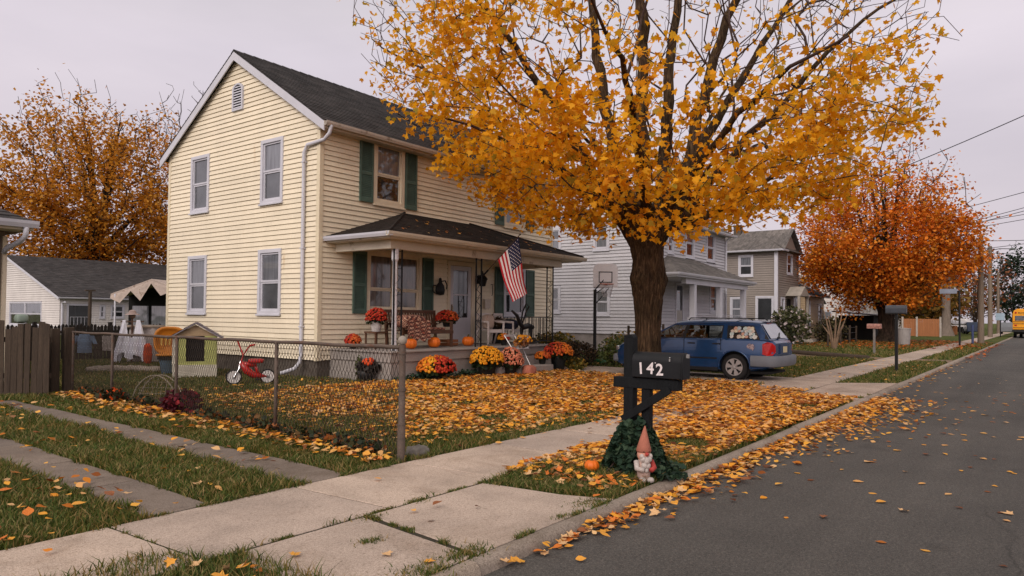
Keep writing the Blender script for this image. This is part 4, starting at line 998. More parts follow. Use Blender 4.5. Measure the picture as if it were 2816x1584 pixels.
limbs = [  # (control points in s,d,z) and radii
 ([(-.45,.1,3.9),(-.75,.3,5.4),(-1.05,.5,7.2),(-1.4,.6,9.6),(-2.0,.8,13)], .2,.06),
 ([(-.2,-.25,4.0),(-.25,-.4,5.6),(-.2,-.5,7.5),(-.4,-.6,9.8),(-.3,-.6,13.5)], .21,.06),
 ([(.35,.25,4.0),(.5,.5,5.6),(.6,.6,7.4),(.9,.8,9.8),(1.0,1.0,13.5)], .2,.06),
 ([(.6,-.15,4.0),(.95,-.3,5.4),(1.35,-.4,7.2),(2.1,-.6,9.6),(2.9,-.7,12.5)], .2,.055),
 ([(.7,.1,3.9),(1.2,.3,5.0),(1.9,.6,6.6),(3.1,.8,8.6),(4.6,1.0,11)], .16,.04),
 ([(.8,-.2,3.9),(1.6,-.5,5.0),(2.9,-.8,6.5),(4.3,-.9,8.0),(6.2,-.9,9.4)], .13,.02),
 ([(.8,.0,3.75),(1.5,-.1,4.05),(2.4,-.2,4.6),(3.3,-.2,5.25),(4.5,-.1,5.8)], .13,.02),
 ([(-.5,-.1,3.9),(-1.3,-.3,4.9),(-2.4,-.5,6.5),(-3.6,-.7,8.2),(-5.2,-.8,10.2)], .15,.03),
 ([(-.55,.2,3.85),(-1.6,.5,4.7),(-3.2,.8,6.0),(-5.0,.9,7.4),(-6.9,.9,8.5)], .12,.015),
 ([(-.5,-.25,3.85),(-1.4,-.8,4.4),(-2.8,-1.3,5.1),(-4.2,-1.6,5.7),(-5.4,-1.7,5.9)], .1,.015),
 ([(-.1,-.5,3.95),(-.4,-1.4,4.9),(-.9,-2.7,6.0),(-1.6,-4.2,6.8),(-2.2,-5.3,7.2)], .13,.02),
 ([(.3,-.5,3.95),(.7,-1.4,4.7),(1.3,-2.7,5.6),(1.9,-3.9,6.2),(2.5,-4.9,6.4)], .12,.02),
 ([(0,.5,4.0),(-.6,1.5,5.4),(-1.5,2.8,7.2),(-2.4,4.2,9)], .13,.03),
 ([(.5,.4,4.0),(1.2,1.5,5.4),(2.2,2.8,7.0),(3.2,4.2,8.6)], .12,.03),
 ([(-.3,-.4,3.8),(-.8,-1.4,4.1),(-1.5,-2.6,4.6),(-2.6,-3.6,5.0)], .08,.015),
 ([(.4,-.5,3.8),(.6,-1.3,4.1),(.8,-2.3,4.6),(1.0,-3.4,5.0)], .07,.015),
]
st = len(t.P)-1
for pts, a, b in limbs: t.limb([tuple(sdz(*p)) for p in pts], a, b, root, .035)
def env(n, f, rs=rsT):
    out = []
    while len(out) < n:
        s, d, z = rs.uniform(-7.6,7.4), rs.uniform(-6,6), rs.uniform(3.2,13.5)
        if f(s, d, z): out.append(sdz(s, d, z))
    return np.array(out)
def crown(s, d, z):
    kp = 17.1/(17.1+d*.95); s0, s, z0, z = s, s*kp, z, 1.5+(z-1.5)*kp
    lo = float(np.interp(s, [-7.6,-7,-6.3,-4.9,-3.7,-2.5,-1,1,2.3,3.2,4.7,5.5,6.2,7.4], [8.4,7.6,6.6,5.0,4.2,3.5,3.4,3.5,3.7,4.1,4.5,5.3,6.0,7.2]))+max(0, d)*.06
    if abs(s) < .9 and d > -.9: lo = 4.3
    if z < lo: return False
    hz = (z-8.4)/(6.2 if z > 8.4 else 6.2)
    q = (s/(7.5))**2+(d/5.9)**2+hz**2
    return .22 < q < 1.0
t.grow(env(2700, crown), st, .42)
t.finish(.0065)
t.wood('branches', [BARK, TWIG], TM, .035, 6)
def dens(P):
    q = P-T0; s = q@S_; d = q@D_; z = q[:, 2]
    zc = np.where(s < -.6, 5.7+2.9*np.clip((-s-.8)/3.2, 0, 1), 5.7+.9*np.clip((s-1)/4, 0, 1)-.2*np.clip(s-5.5,0,2))
    f = 1/(1+np.exp((z-zc)/.5))
    edge = np.clip(1.2-np.clip(-s-3.8,0,3.5)*.36, .1, 1)*np.clip(1.3-np.clip(s-4.0,0,3.5)*.33, .12, 1)
    cl_ = .28+1.3*np.clip((vnoise(P[:,0]+P[:,2]*.5, P[:,1]+P[:,2]*1.5, 1.25, 4)-.38)/.14, 0, 1)
    return (f*.92+.035)*edge*cl_
LEAF = leafmat('maple_leaf_gold', [(0, lin(180,116,16)), (.2, lin(224,150,18)), (.45, lin(238,172,28)), (.7, lin(240,180,40)), (.9, lin(220,170,48)), (1, lin(164,146,50))], .5, clump=(.98,.88,.7,1), cscale=.75)
arr = t.leaves('foliage', None, None, 24., (.095,.18), dens, .23, droop=.75); N_MAIN = arr[6]
add_leaves('foliage', LEAF, TM, arr, OUT)

def gen_tree(name, label, base, hgt, rad, zlow, trunk_r, fork, nat, leaf, leafsize, per, densf, barkm, twigm, seed, nl=9, out=QUAD, spread=.3, top=1., flat=.5, tip=.012, step=.8, lean=(0,0), group=None):
    b = np.array([*base, 0.]); T = thing(name, label, 'tree', (*base, 0), group=group); t = Tree(seed); rs = np.random.RandomState(seed)
    n = 14; vs = []; zz = np.linspace(-.15, fork, 14)
    for z in zz:
        f = z/fork; r = trunk_r*(1+.75*max(0,.22-f)/.22-.12*f+.35*max(0,f-.75)/.25)
        for j in range(n):
            a = 2*np.pi*j/n; q = r*(1+.09*math.sin(a*3+f*3)+.06*math.sin(a*7)+rs.normal(0,.02)); vs.append(b+np.array([math.cos(a)*q, math.sin(a)*q, z]))
    lp = []
    for i in range(len(zz)-1):
        for j in range(n): lp += [i*n+j, i*n+(j+1) % n, (i+1)*n+(j+1) % n, (i+1)*n+j]
    np_mesh('trunk', np.array(vs), np.array(lp), np.full((len(zz)-1)*n, 4), barkm, T, smooth=True)
    root = t.limb([b+np.array([0,0,fork*.8]), b+np.array([0,0,fork*.97])], trunk_r*.9, trunk_r*.9)[-1]
    cz = zlow+(hgt-zlow)*flat
    for i in range(nl):
        a = 2*np.pi*i/nl+rs.uniform(-.3,.3); el = rs.uniform(.25, 1.25) if i % 3 else 1.35
        ln = .8; e = b+np.array([math.cos(a)*math.cos(el)*rad*ln, math.sin(a)*math.cos(el)*rad*ln, fork+(hgt-fork)*ln*math.sin(el)])
        m_ = b+np.array([0,0,fork])+(e-b-np.array([0,0,fork]))*.45+np.array([0,0,.1*rad])
        t.limb([b+np.array([0,0,fork*.95]), m_, e], trunk_r*.5, .03, root, .05)
    A = []
    while len(A) < nat:
        p = rs.uniform(-1, 1, 3); q = p@p
        if .12 < q < .5+.72*float(vnoise(p[0]*2.6+p[2]*1.1, p[1]*2.6-p[2]*1.4, 1.5, seed % 7)):
            z = cz+p[2]*((hgt-cz) if p[2] > 0 else (cz-zlow)); A.append(b+np.array([p[0]*rad+lean[0]*p[2], p[1]*rad+lean[1]*p[2], z]))
    t.grow(np.array(A), 1, step); t.finish(tip)
    t.wood('branches', [barkm, twigm], T, trunk_r*.12, 4)
    if leaf: add_leaves('foliage', leaf, T, t.leaves('f', None, None, per, leafsize, lambda P: densf(P-b), spread, rcut=trunk_r*.2), out)
    return T
ORL = leafmat('orange_maple_leaf', [(0, lin(150,80,18)), (.3, lin(204,112,26)), (.6, lin(222,134,36)), (.85, lin(226,154,54)), (1, lin(180,132,46))], .35, clump=(1,.74,.55,1), cscale=.35)
def dor(q):
    r = np.hypot(q[:,0], q[:,1]); z = q[:,2]
    f = 1/(1+np.exp((z-8.6-.3*r)/1.2)); return (f+.03)*(.12+1.35*(vnoise(q[:,0]+q[:,2]*.7, q[:,1]+q[:,2]*.4, 1.0, 2) > .46))
gen_tree('maple_tree', 'orange red maple with a dense rounded crown beside the far pavement', (55.3,8.9), 14.8, 6.2, 2.0, .55, 2.8, 1500, ORL, (.14,.28), 38, dor, BARKD, TWIGD, 21, nl=12, spread=.42, flat=.4, tip=.014)
BRL = leafmat('brown_oak_leaf', [(0, lin(120,74,22)), (.4, lin(204,136,38)), (.75, lin(218,158,54)), (1, lin(190,146,76))], .52, clump=(.95,.8,.62,1), cscale=.3)
def dbr(q):
    z = q[:,2]; f = 1/(1+np.exp((z-17)/2.5)); return (f*.9+.15)*(.16+1.25*(vnoise(q[:,0]+q[:,2]*.6, q[:,1]+q[:,2]*.5, .55, 3) > .45))
gen_tree('oak_tree', 'tall brown gold tree with spreading dark limbs behind the bungalow', (30.0,71.2), 23.5, 10.2, 3.0, .8, 7., 1700, BRL, (.2,.4), 28, dbr, BARKD, TWIGD, 33, nl=11, spread=.5, flat=.45, tip=.02, step=1.)
gen_tree('oak_tree', 'broad dark brown tree low behind the bungalow roof, next to the cream house', (41,66), 15, 7.5, 2.0, .5, 4., 800, BRL, (.18,.36), 46, lambda q: .9+0*q[:,0], BARKD, TWIGD, 35, spread=.6, flat=.45, tip=.02, step=1.1)
gen_tree('bare_tree', 'bare leafless tree showing its thin top just left of the cream house roof', (38.4,71.0), 26, 5.0, 8, .4, 8., 420, BRL, (.25,.4), .25, lambda q: 1.*(q[:,2] < 18), BARKD, TWIGD, 36, nl=7, flat=.5, tip=.02, step=1.)
YLL = leafmat('pale_gold_leaf', [(0, lin(140,100,36)), (1, lin(198,150,66))], .35)
gen_tree('bare_tree', 'sparse bare tree with a few gold leaves behind the taupe house', (84,33), 15.5, 5.5, 6, .35, 5., 420, YLL, (.3,.5), 1.3, lambda q: 1.*(q[:,0] < -2.0), BARKD, mat('pale_twig', lin(140,120,104), .9), 37, nl=8, tip=.02, step=1., flat=.45)
DKL = leafmat('dark_evergreen_leaf', [(0, lin(22,34,26)), (1, lin(48,62,44))], .2)
OLV = leafmat('olive_autumn_leaf', [(0, lin(84,70,30)), (.5, lin(124,98,40)), (1, lin(138,90,40))], .35)
RUS = leafmat('rust_leaf', [(0, lin(92,50,30)), (1, lin(150,92,56))], .35)
one = lambda q: .8+0*q[:,0]
for i, (x, y, h, r_, zl, lf, lab, na, pr_) in enumerate([
  (96,12.5,9.5,5.0,1.5,OLV,'olive tree beyond the tan board fence',300,6),(112,16,12,6,1.5,OLV,'tall olive brown tree far behind the street lamp pole',300,6),
  (128,12,13,5.5,1.5,RUS,'rust coloured half bare tree behind the second utility pole',320,2.2),(150,10,16,6.5,2,RUS,'tall rusty open crowned tree far up the street',320,2.5),
  (165,5,17,4.2,1,DKL,'dark evergreen above the yellow bus',330,9),(150,-3,14,6,1.5,RUS,'reddish brown tree at the far right frame edge',320,5),
  (205,14,15,8,1.5,OLV,'hazy olive tree closing the far end of the street',300,6),(215,0,16,9,1.5,RUS,'brown tree at the very end of the street',300,6),
  (72,23,8.5,4.5,1.2,OLV,'low green brown tree between the beige and white houses',260,6),(104,24,10,6,1.,DKL,'dark tree behind the white two storey house',260,8),
  (90,10.5,6.5,3.6,1.0,OLV,'small olive tree above the tan board fence',220,7)]):
    gen_tree('tree', lab, (x, y), h, r_, zl, .22, max(1.6, zl*.8), na, lf, (.4,.75), pr_, one, BARKD, TWIGD, 50+i, nl=7, spread=.55, tip=.025, step=1.2, flat=.45)
# pollarded trunk at the kerbside
gen_tree('pollarded_tree', 'grey pollarded tree trunk with a few bare stubs beyond the black street sign', (88,8.5), 9.6, 2.2, 6., .42, 5.6, 60, None, None, 0, None, mat('grey_bark', lin(116,104,94), .95, .2, 3, .5, 12, stretch=(3,3,.5)), TWIGD, 77, nl=5, tip=.03, step=1.)
# ================================================================ porch and yard things
def fmat(name, a, b, c=None):
    return leafmat(name, [(0, a), (.5, b), (1, c or b)], .2)
FM = dict(red=fmat('red_mum', lin(120,22,18), lin(176,44,28), lin(190,74,40)), rust=fmat('rust_mum', lin(160,54,20), lin(190,80,30), lin(206,110,50)),
          gold=fmat('gold_mum', lin(200,116,12), lin(222,148,24), lin(228,164,50)), pink=fmat('dusty_pink_mum', lin(176,92,70), lin(202,122,92), lin(210,140,108)), orange=fmat('orange_mum', lin(190,84,20), lin(216,120,34)))
MUML = leafmat('mum_leaf', [(0, lin(22,32,18)), (1, lin(52,66,34))], .2)
POTD = mat('dark_plastic_pot', lin(24,26,26), .5, .2, 8); POTW = mat('white_wicker_pot', lin(186,180,176), .7, .2, 30, .4, 50)
TERRA = mat('terracotta', lin(172,104,84), .85, .15, 5, .2, 30)
def flowers(name, pts, nrm, size, m, par, rs):
    n = len(pts); k = 7; th = np.arange(k)*2*np.pi/k
    z = nrm/np.linalg.norm(nrm, axis=1, keepdims=True); x = np.cross(z, np.array([.3,.5,.8])); x /= np.linalg.norm(x, axis=1, keepdims=True); y = np.cross(z, x)
    V = np.zeros((n, k*2+1, 3))
    for r_, h, o_ in ((1., -.15, 0), (.62, .42, k)):
        for j in range(k): V[:, o_+j] = pts+(x*np.cos(th[j])+y*np.sin(th[j]))*(size*r_)[:, None]+z*(size*h)[:, None]
    V[:, 2*k] = pts+z*(size*.6)[:, None]
    q = []
    for j in range(k): q += [j, (j+1) % k, (j+1) % k+k, j+k]
    tr = []
    for j in range(k): tr += [j+k, (j+1) % k+k, 2*k]
    f = np.array(q+tr); b = np.arange(n)[:, None]*(2*k+1)
    return np_mesh(name, V.reshape(-1,3), (b+f[None]).ravel(), np.tile([4]*k+[3]*k, n), m, par)
def dome_pts(n, rs, r, h, lo=-.15):
    u = rs.uniform(lo, 1, n); a = rs.rand(n)*2*np.pi; w = np.sqrt(np.maximum(0, 1-u*u)); N = np.stack([w*np.cos(a), w*np.sin(a), u], 1)
    return N*np.array([r, r, h])*rs.uniform(.93,1.05,(n,1)), N
def foliage_blob(name, c, rad, n, size, m, par, rs, shell=.55, out=HEX, lo=-1):
    u = rs.uniform(lo, 1, n); a = rs.rand(n)*2*np.pi; w = np.sqrt(np.maximum(0,1-u*u)); q = rs.uniform(shell, 1.05, (n,1))
    P = np.array(c)+np.stack([w*np.cos(a), w*np.sin(a), u], 1)*np.array(rad)*q
    V, Lp, Sz = leaf_arrays(P, rs.uniform(*size, n), rs.rand(n)*6.28, rs.normal(0,.8,n), rs.normal(0,.8,n), rs.uniform(0,.6,n), out)
    return np_mesh(name, V, Lp, Sz, m, par)
def mum(label, loc, r, h, cols, pot=POTD, pr=None, ph=.22, n=300, seed=1, fs=.028, group=None):
    rs = np.random.RandomState(seed); T = thing('potted_mum', label, 'potted flower', loc, group=group); pr = pr or r*.5
    x, y, z = loc
    if pot:
        MB().lathe([(pr*.72,0),(pr*.78,.02),(pr*.98,ph*.86),(pr*1.06,ph*.87),(pr*1.06,ph),(pr*.9,ph),(pr*.85,ph*.9),(.01,ph*.9)], (x,y,z), 18).build('pot', pot, T, smooth=True, auto=35)
    cz = z+ph+h*.25
    foliage_blob('foliage', (x,y,cz), (r*.93,r*.93,h*.85), int(n*1.6), (r*.16,r*.3), MUML, T, rs, .3, lo=-.6)
    P, N = dome_pts(n, rs, r, h); P = P+np.array([x,y,cz])
    s_ = rs.uniform(.8,1.25,n)*fs; side = (P[:,0]-x)*.6-(P[:,1]-y)*.8
    if len(cols) == 1: flowers('blossoms', P, N, s_, FM[cols[0]], T, rs)
    else:
        e = np.linspace(-r, r, len(cols)+1); w = side+rs.normal(0, r*.12, n)
        for i, c in enumerate(cols):
            k = (w >= (e[i] if i else -9)) & (w < (e[i+1] if i < len(cols)-1 else 9))
            if k.sum(): flowers('blossoms', P[k], N[k], s_[k], FM[c], T, rs)
    return T
mum('yellow orange and dark red potted mum on the ground left of the steps', (12.28,11.4,0), .44, .3, ('orange','gold','red','red'), pr=.15, ph=.2, n=420, seed=2, fs=.033)
mum('large golden yellow potted mum on the ground beside the pink one', (14.02,11.3,0), .42, .36, ('gold',), pr=.24, ph=.3, n=430, seed=3, fs=.032)
mum('dusty pink potted mum right of the golden yellow mum', (14.66,11.05,0), .34, .36, ('pink',), pr=.19, ph=.26, n=380, seed=4, fs=.027)
mum('red and rust potted mum right of the concrete steps', (17.0,11.1,0), .42, .3, ('red','rust','orange'), pr=.22, ph=.42, n=420, seed=5, fs=.03)
mum('red potted mum in a white wicker pot on a stool at the porch corner post', (11.75,12.9,1.12), .26, .26, ('red',), pot=POTW, pr=.14, ph=.24, n=330, seed=6, fs=.024)
mum('small orange red potted mum at the left end of the porch deck', (11.42,13.35,.7), .2, .2, ('red','rust'), pr=.1, ph=.1, n=220, seed=7, fs=.024)
mum('red potted mum on the right arm of the porch bench', (14.28,12.9,1.22), .3, .24, ('red','red','rust'), pr=.13, ph=.15, n=330, seed=8, fs=.026)
mum('small rust potted mum on the porch step beside the folding chair', (16.35,11.2,.21), .22, .16, ('orange','rust'), pr=.11, ph=.15, n=180, seed=9, fs=.028)
mum('small gold potted mum on the porch between the white chairs', (15.95,12.25,.7), .17, .14, ('gold','orange','red'), pr=.1, ph=.16, n=150, seed=10, fs=.026)
st_ = thing('plant_stool', 'small dark wooden stool under the white wicker pot', 'stool', (11.75,12.9,.7))
MB().box(11.55,11.95,12.7,13.1,1.08,1.12).build('seat', WOODB, st_)
for a in (11.58,11.92):
    for b in (12.73,13.07): MB().bar((a,b,.7),(a,b,1.08),.035).build('leg', WOODB, st_)

PUMP = mat('pumpkin_skin', lin(214,104,22), .5, .15, 5, fine=.06, stretch=(1,1,.4)); STEM = mat('pumpkin_stem', lin(84,74,42), .9, .3, 20)
def pumpkin(label, x, y, z, r, sq=.85):
    T = thing('pumpkin', label, 'pumpkin', (x,y,z)); m = MB(); n = 40; rows = 13; vs = []
    for i in range(rows):
        ph = math.pi*i/(rows-1)
        for j in range(n):
            a = 2*math.pi*j/n; q = r*(.9+.1*abs(math.cos(a*5)))*math.sin(ph)**.82; dip = -.16*r*math.exp(-(q/(.3*r))**2)*(1 if i > rows/2 else -1)
            vs.append((x+q*math.cos(a), y+q*math.sin(a), z+r*sq-math.cos(ph)*r*sq+dip))
    m.add(vs, [(i*n+j, i*n+(j+1) % n, (i+1)*n+(j+1) % n, (i+1)*n+j) for i in range(rows-1) for j in range(n)])
    m.build('shell', PUMP, T, smooth=True)
    MB().tube([(x,y,z+r*sq*1.75),(x+.006,y,z+r*sq*2.05),(x+.03,y+.01,z+r*sq*2.3)],[.035*r/.15,.022*r/.15,.018*r/.15],7).build('stem', STEM, T)
pumpkin('orange pumpkin under the left end of the porch bench', 12.3,12.28,.7,.155)
pumpkin('round orange pumpkin under the middle of the porch bench', 13.3,12.45,.7,.165)
pumpkin('orange pumpkin on the porch floor in front of the door', 14.75,12.55,.7,.17,.8)
pumpkin('tiny orange pumpkin in the grass by the mailbox ivy', 6.05,3.55,0,.075,.8)

# bench with slatted back
b0 = (13.1, 12.85, .7); BN = thing('bench', 'brown slatted wooden bench on the porch with a patterned seat cushion', 'bench', b0)
x0, x1, y = 12.3, 14.15, 12.85
m = MB()
for i in range(6): m.box(x0,x1,y-.28+i*.1,y-.2+i*.1,1.12,1.15)
m.box(x0,x1,y-.3,y-.27,1.05,1.13); m.build('seat', WOODB, BN)
m = MB(); m.bar((x0,y+.3,1.3),(x1,y+.3,1.3),.05,.05); m.bar((x0,y+.38,1.62),(x1,y+.38,1.62),.05,.08)
for i in range(19):
    x = x0+.06+i*(x1-x0-.12)/18; m.bar((x,y+.3,1.2),(x,y+.38,1.6),.055,.02)
m.build('backrest', WOODB, BN)
for x in (x0+.04, x1-.04):
    MB().bar((x,y-.26,.7),(x,y-.26,1.34),.06).build('leg', WOODB, BN); MB().bar((x,y+.28,.7),(x,y+.38,1.62),.06).build('leg', WOODB, BN)
    MB().bar((x,y-.3,1.35),(x,y+.32,1.37),.07,.035).build('armrest', WOODB, BN)
PLAID = bpy.data.materials.new('plaid_cloth'); PLAID.use_nodes = True; nt = PLAID.node_tree
tc = nn(nt,'ShaderNodeTexCoord'); ck = nn(nt,'ShaderNodeTexBrick', Scale=9.); ck.inputs['Color1'].default_value = lin(150,84,64); ck.inputs['Color2'].default_value = lin(196,160,134); ck.inputs['Mortar'].default_value = lin(80,44,40); ck.inputs['Mortar Size'].default_value = .06
mp = nn(nt,'ShaderNodeMapping'); mp.inputs['Rotation'].default_value = (.6,.9,.3); nt.links.new(tc.outputs['Object'], mp.inputs[0]); nt.links.new(mp.outputs[0], ck.inputs['Vector']); nt.links.new(ck.outputs[0], nt.nodes['Principled BSDF'].inputs['Base Color']); nt.nodes['Principled BSDF'].inputs['Roughness'].default_value = .95
cu = MB().box(x0+.5,x1-.25,y-.25,y+.25,1.152,1.21).build('seat_cushion', PLAID, thing('seat_cushion', 'long patterned cushion lying on the porch bench seat', 'cushion', b0), bevel=.02)
def cloth_blob(name, mtl, par, c, d, seed, amp=.05):
    rs = np.random.RandomState(seed); m = MB(); nu, nv = 20, 12; vs = []
    for i in range(nv+1):
        ph = math.pi*i/nv
        for j in range(nu):
            a = 2*math.pi*j/nu; s_ = lambda q: math.copysign(abs(q)**.55, q)
            k = 1+amp*math.sin(a*5+i)+amp*math.sin(a*3-i*1.3)+rs.normal(0,amp*.3)
            vs.append((c[0]+d[0]/2*s_(math.cos(a))*abs(math.sin(ph))**.6*k, c[1]+d[1]/2*s_(math.sin(a))*abs(math.sin(ph))**.6*k, c[2]-d[2]/2*s_(math.cos(ph))*k))
    m.add(vs, [(i*nu+j, i*nu+(j+1) % nu, (i+1)*nu+(j+1) % nu, (i+1)*nu+j) for i in range(nv) for j in range(nu)])
    return m.build(name, mtl, par, smooth=True)
bl = thing('blanket', 'folded red and cream plaid blanket draped over the left arm of the porch bench', 'blanket', (12.5,12.7,1.1))
cloth_blob('folded_cloth', PLAID, bl, (12.6,12.62,1.36), (.85,.52,.32), 3); m = MB()
for i in range(8): m.add([(12.25+i*.1,12.35+.02*(i%2),1.4),(12.35+i*.1,12.35+.02*((i+1)%2),1.4),(12.35+i*.1,12.33+.02*((i+1)%2),.95-.05*(i%3)),(12.25+i*.1,12.33+.02*(i%2),.95-.05*((i+2)%3))],[(0,1,2,3)])
m.build('hanging_fold', PLAID, bl)
bx = thing('box', 'small brown wooden crate on the porch left of the door pumpkin', 'crate', (14.55,13.1,.7))
m = MB()
for z in (.71,.8): m.box(14.35,14.8,12.95,12.97,z,z+.07); m.box(14.35,14.8,13.25,13.27,z,z+.07); m.box(14.35,14.37,12.971,13.249,z,z+.07); m.box(14.78,14.8,12.971,13.249,z,z+.07)
m.build('slats', mat('crate_wood', lin(150,96,62), .8, .3, 5), bx); MB().box(14.37,14.78,12.98,13.24,.7,.715).build('bottom', WOODB, bx)
# wall ornament, lantern, planter, thermometer, door mat
wr = thing('wall_ornament', 'dark metal basket shaped wall ornament left of the door', 'ornament', (14.98,13.84,2.3))
m = MB(); m.lathe([(.02,-.2),(.15,-.18),(.19,-.05),(.15,.08),(.07,.16),(.05,.28),(.01,.3)],(14.95,13.78,2.3),14,sy=.35); m.build('body', BLACKM, wr, smooth=True)
m = MB(); m.tube([(15.0,13.76,2.5),(15.12,13.75,2.52),(15.2,13.75,2.4),(15.18,13.75,2.28)],.018,6); m.tube([(14.78,13.78,2.36),(14.66,13.78,2.38),(14.64,13.78,2.2),(14.78,13.78,2.14)],.014,6); m.build('handle', BLACKM, wr)
ln = thing('wall_lantern', 'black wall lantern on the siding right of the storm door', 'lamp', (16.72,13.8,2.6))
m = MB(); m.lathe([(.03,-.2),(.09,-.19),(.14,.0),(.16,.02),(.14,.06),(.05,.16),(.015,.24),(.01,.27)],(16.72,13.68,2.62),8); m.box(16.67,16.77,13.8,13.86,2.5,2.75); m.bar((16.72,13.82,2.68),(16.72,13.7,2.72),.02); m.build('body', BLACKM, ln)
MB().lathe([(.08,-.17),(.115,-.01)],(16.72,13.68,2.62),8).build('glass', PMID, ln)
pl_ = thing('planter', 'tall dark planter of dried stems beside the storm door', 'planter', (16.95,13.3,.7)); rs = np.random.RandomState(40)
MB().lathe([(.13,0),(.15,.02),(.19,.5),(.2,.52),(.17,.52),(.16,.45),(.01,.45)],(16.95,13.3,.7),14).build('pot', POTD, pl_, smooth=True, auto=35)
foliage_blob('foliage', (16.95,13.3,1.35), (.26,.26,.24), 160, (.07,.14), leafmat('dry_leaf', [(0, lin(60,48,34)), (1, lin(120,100,70))], .2), pl_, rs, .2)
MB(MS).box(16.95,17.2,-.03,-.025,2.0,2.35)
tm = thing('wall_plaque', 'small pale cloth and hook hanging on the siding right of the iron posts', 'wall hanging', (17.1,13.83,1.8))
m = MB(); nn_ = 7
for i in range(nn_): m.add([(17.0+i*.045,13.80+.012*(i%2),2.05),(17.045+i*.045,13.80+.012*((i+1)%2),2.05),(17.05+i*.04,13.80+.012*((i+1)%2),1.72+.03*(i%3)),(17.01+i*.04,13.80+.012*(i%2),1.72+.03*((i+2)%3))],[(0,1,2,3)])
m.build('cloth', mat('off_white_cloth', lin(206,196,184), .9, .1, 8), tm); m = MB(); m.tube([(17.35,13.86,2.5),(17.35,13.8,2.52),(17.35,13.79,2.2),(17.33,13.8,2.16)],.012,5); m.build('hook', BLACKM, tm)

# white resin armchairs
RESIN = mat('white_resin', lin(206,196,190), .5, .08, 4, fine=.04, dirt=(lin(150,130,116), 6, .66))
def resin_chair(label, x, y, rz):
    T = thing('plastic_chair', label, 'chair', (x,y,.7), rz, group='white resin chairs on the porch'); M_ = None
    m = MB(); m.box(-.26,.26,-.25,.24,.4,.44); m.box(-.26,.26,-.27,-.23,.34,.43); m.build('seat', RESIN, T, bevel=.015, local=True)
    m = MB()
    for i in range(7):
        xx = -.24+i*.08; m.bar((xx,.24,.42),(xx*1.05,.36,.86),.05,.02)
    m.bar((-.29,.36,.87),(.29,.36,.87),.05,.08); m.build('backrest', RESIN, T, bevel=.008, local=True)
    for sx_ in (-1, 1):
        m = MB(); m.tube([(sx_*.28,-.3,.64),(sx_*.3,0,.66),(sx_*.28,.33,.7)],[.03,.035,.03],8); m.build('armrest', RESIN, T, smooth=True, local=True)
        m = MB(); m.tube([(sx_*.28,-.28,.64),(sx_*.27,-.28,.42),(sx_*.3,-.32,0)],[.028,.035,.026],8); m.build('leg', RESIN, T, smooth=True, local=True)
        m = MB(); m.tube([(sx_*.26,.24,.42),(sx_*.29,.34,0)],[.035,.026],8); m.build('leg', RESIN, T, smooth=True, local=True)
    return T
resin_chair('white resin armchair nearer the door, holding a red patterned cushion', 16.2, 12.95, R(-15))
resin_chair('white resin armchair next to the railing, with dark clothes on it', 17.15, 13.0, R(12))
c_ = thing('cushion', 'pale cushion with red patches standing in the white resin armchair', 'cushion', (16.2,12.95,1.14)); cloth_blob('cover', mat('patched_cushion', lin(196,176,160), .95, .1, 3, dirt=(lin(150,40,34), 6, .58)), c_, (16.23,13.05,1.36), (.44,.2,.4), 6, .03)
c_ = thing('clothes', 'heap of dark blue and black clothes on the second white chair', 'clothes', (17.1,12.95,1.14)); cloth_blob('heap', mat('dark_clothes', lin(40,44,60), .95, .4, 5, dirt=(lin(16,16,18), 4, .5)), c_, (17.15,12.98,1.27), (.5,.44,.3), 7, .1)
# black bent-metal rocking horse frame by the railing
rh = thing('rocking_horse', 'black metal rocking horse with a raised neck beside the porch railing', 'rocking horse', (17.1,12.3,.7))
IR = mat('black_rusty_metal', lin(30,26,24), .5, .4, 8, dirt=(lin(90,50,34), 9, .6))
m = MB(); o_ = Vector((16.55,12.35,.7))
P_ = lambda x, z, y=0: (o_.x+x, o_.y+y, o_.z+z)
m.tube([P_(.95,.5),(P_(.7,.55)),P_(.45,.5),P_(.3,.62),P_(.15,.85),P_(-.1,.98)],[.07,.09,.08,.06,.05,.03],8); m.build('body', IR, rh, smooth=True)
m = MB(); m.tube([P_(.35,.6),P_(.42,.95),P_(.6,1.2),P_(.75,1.12),P_(.6,.95),P_(.42,.62)],.025,6); m.build('head', IR, rh)
for i, (a, b) in enumerate(((.35,.2),(.45,.5),(.8,.75),(.9,1.05))): MB().tube([P_(a,.48),P_((a+b)/2,.28,.05*(i%2*2-1)),P_(b,.06,.1*(i%2*2-1))],[.035,.025,.02],6).build('leg', IR, rh)
m = MB()
for s_ in (-.1,.1): m.tube([P_(-.05+.15*i,.02+.05*((i-4)/4)**2,s_) for i in range(9)],.02,6)
m.build('rocker', IR, rh)
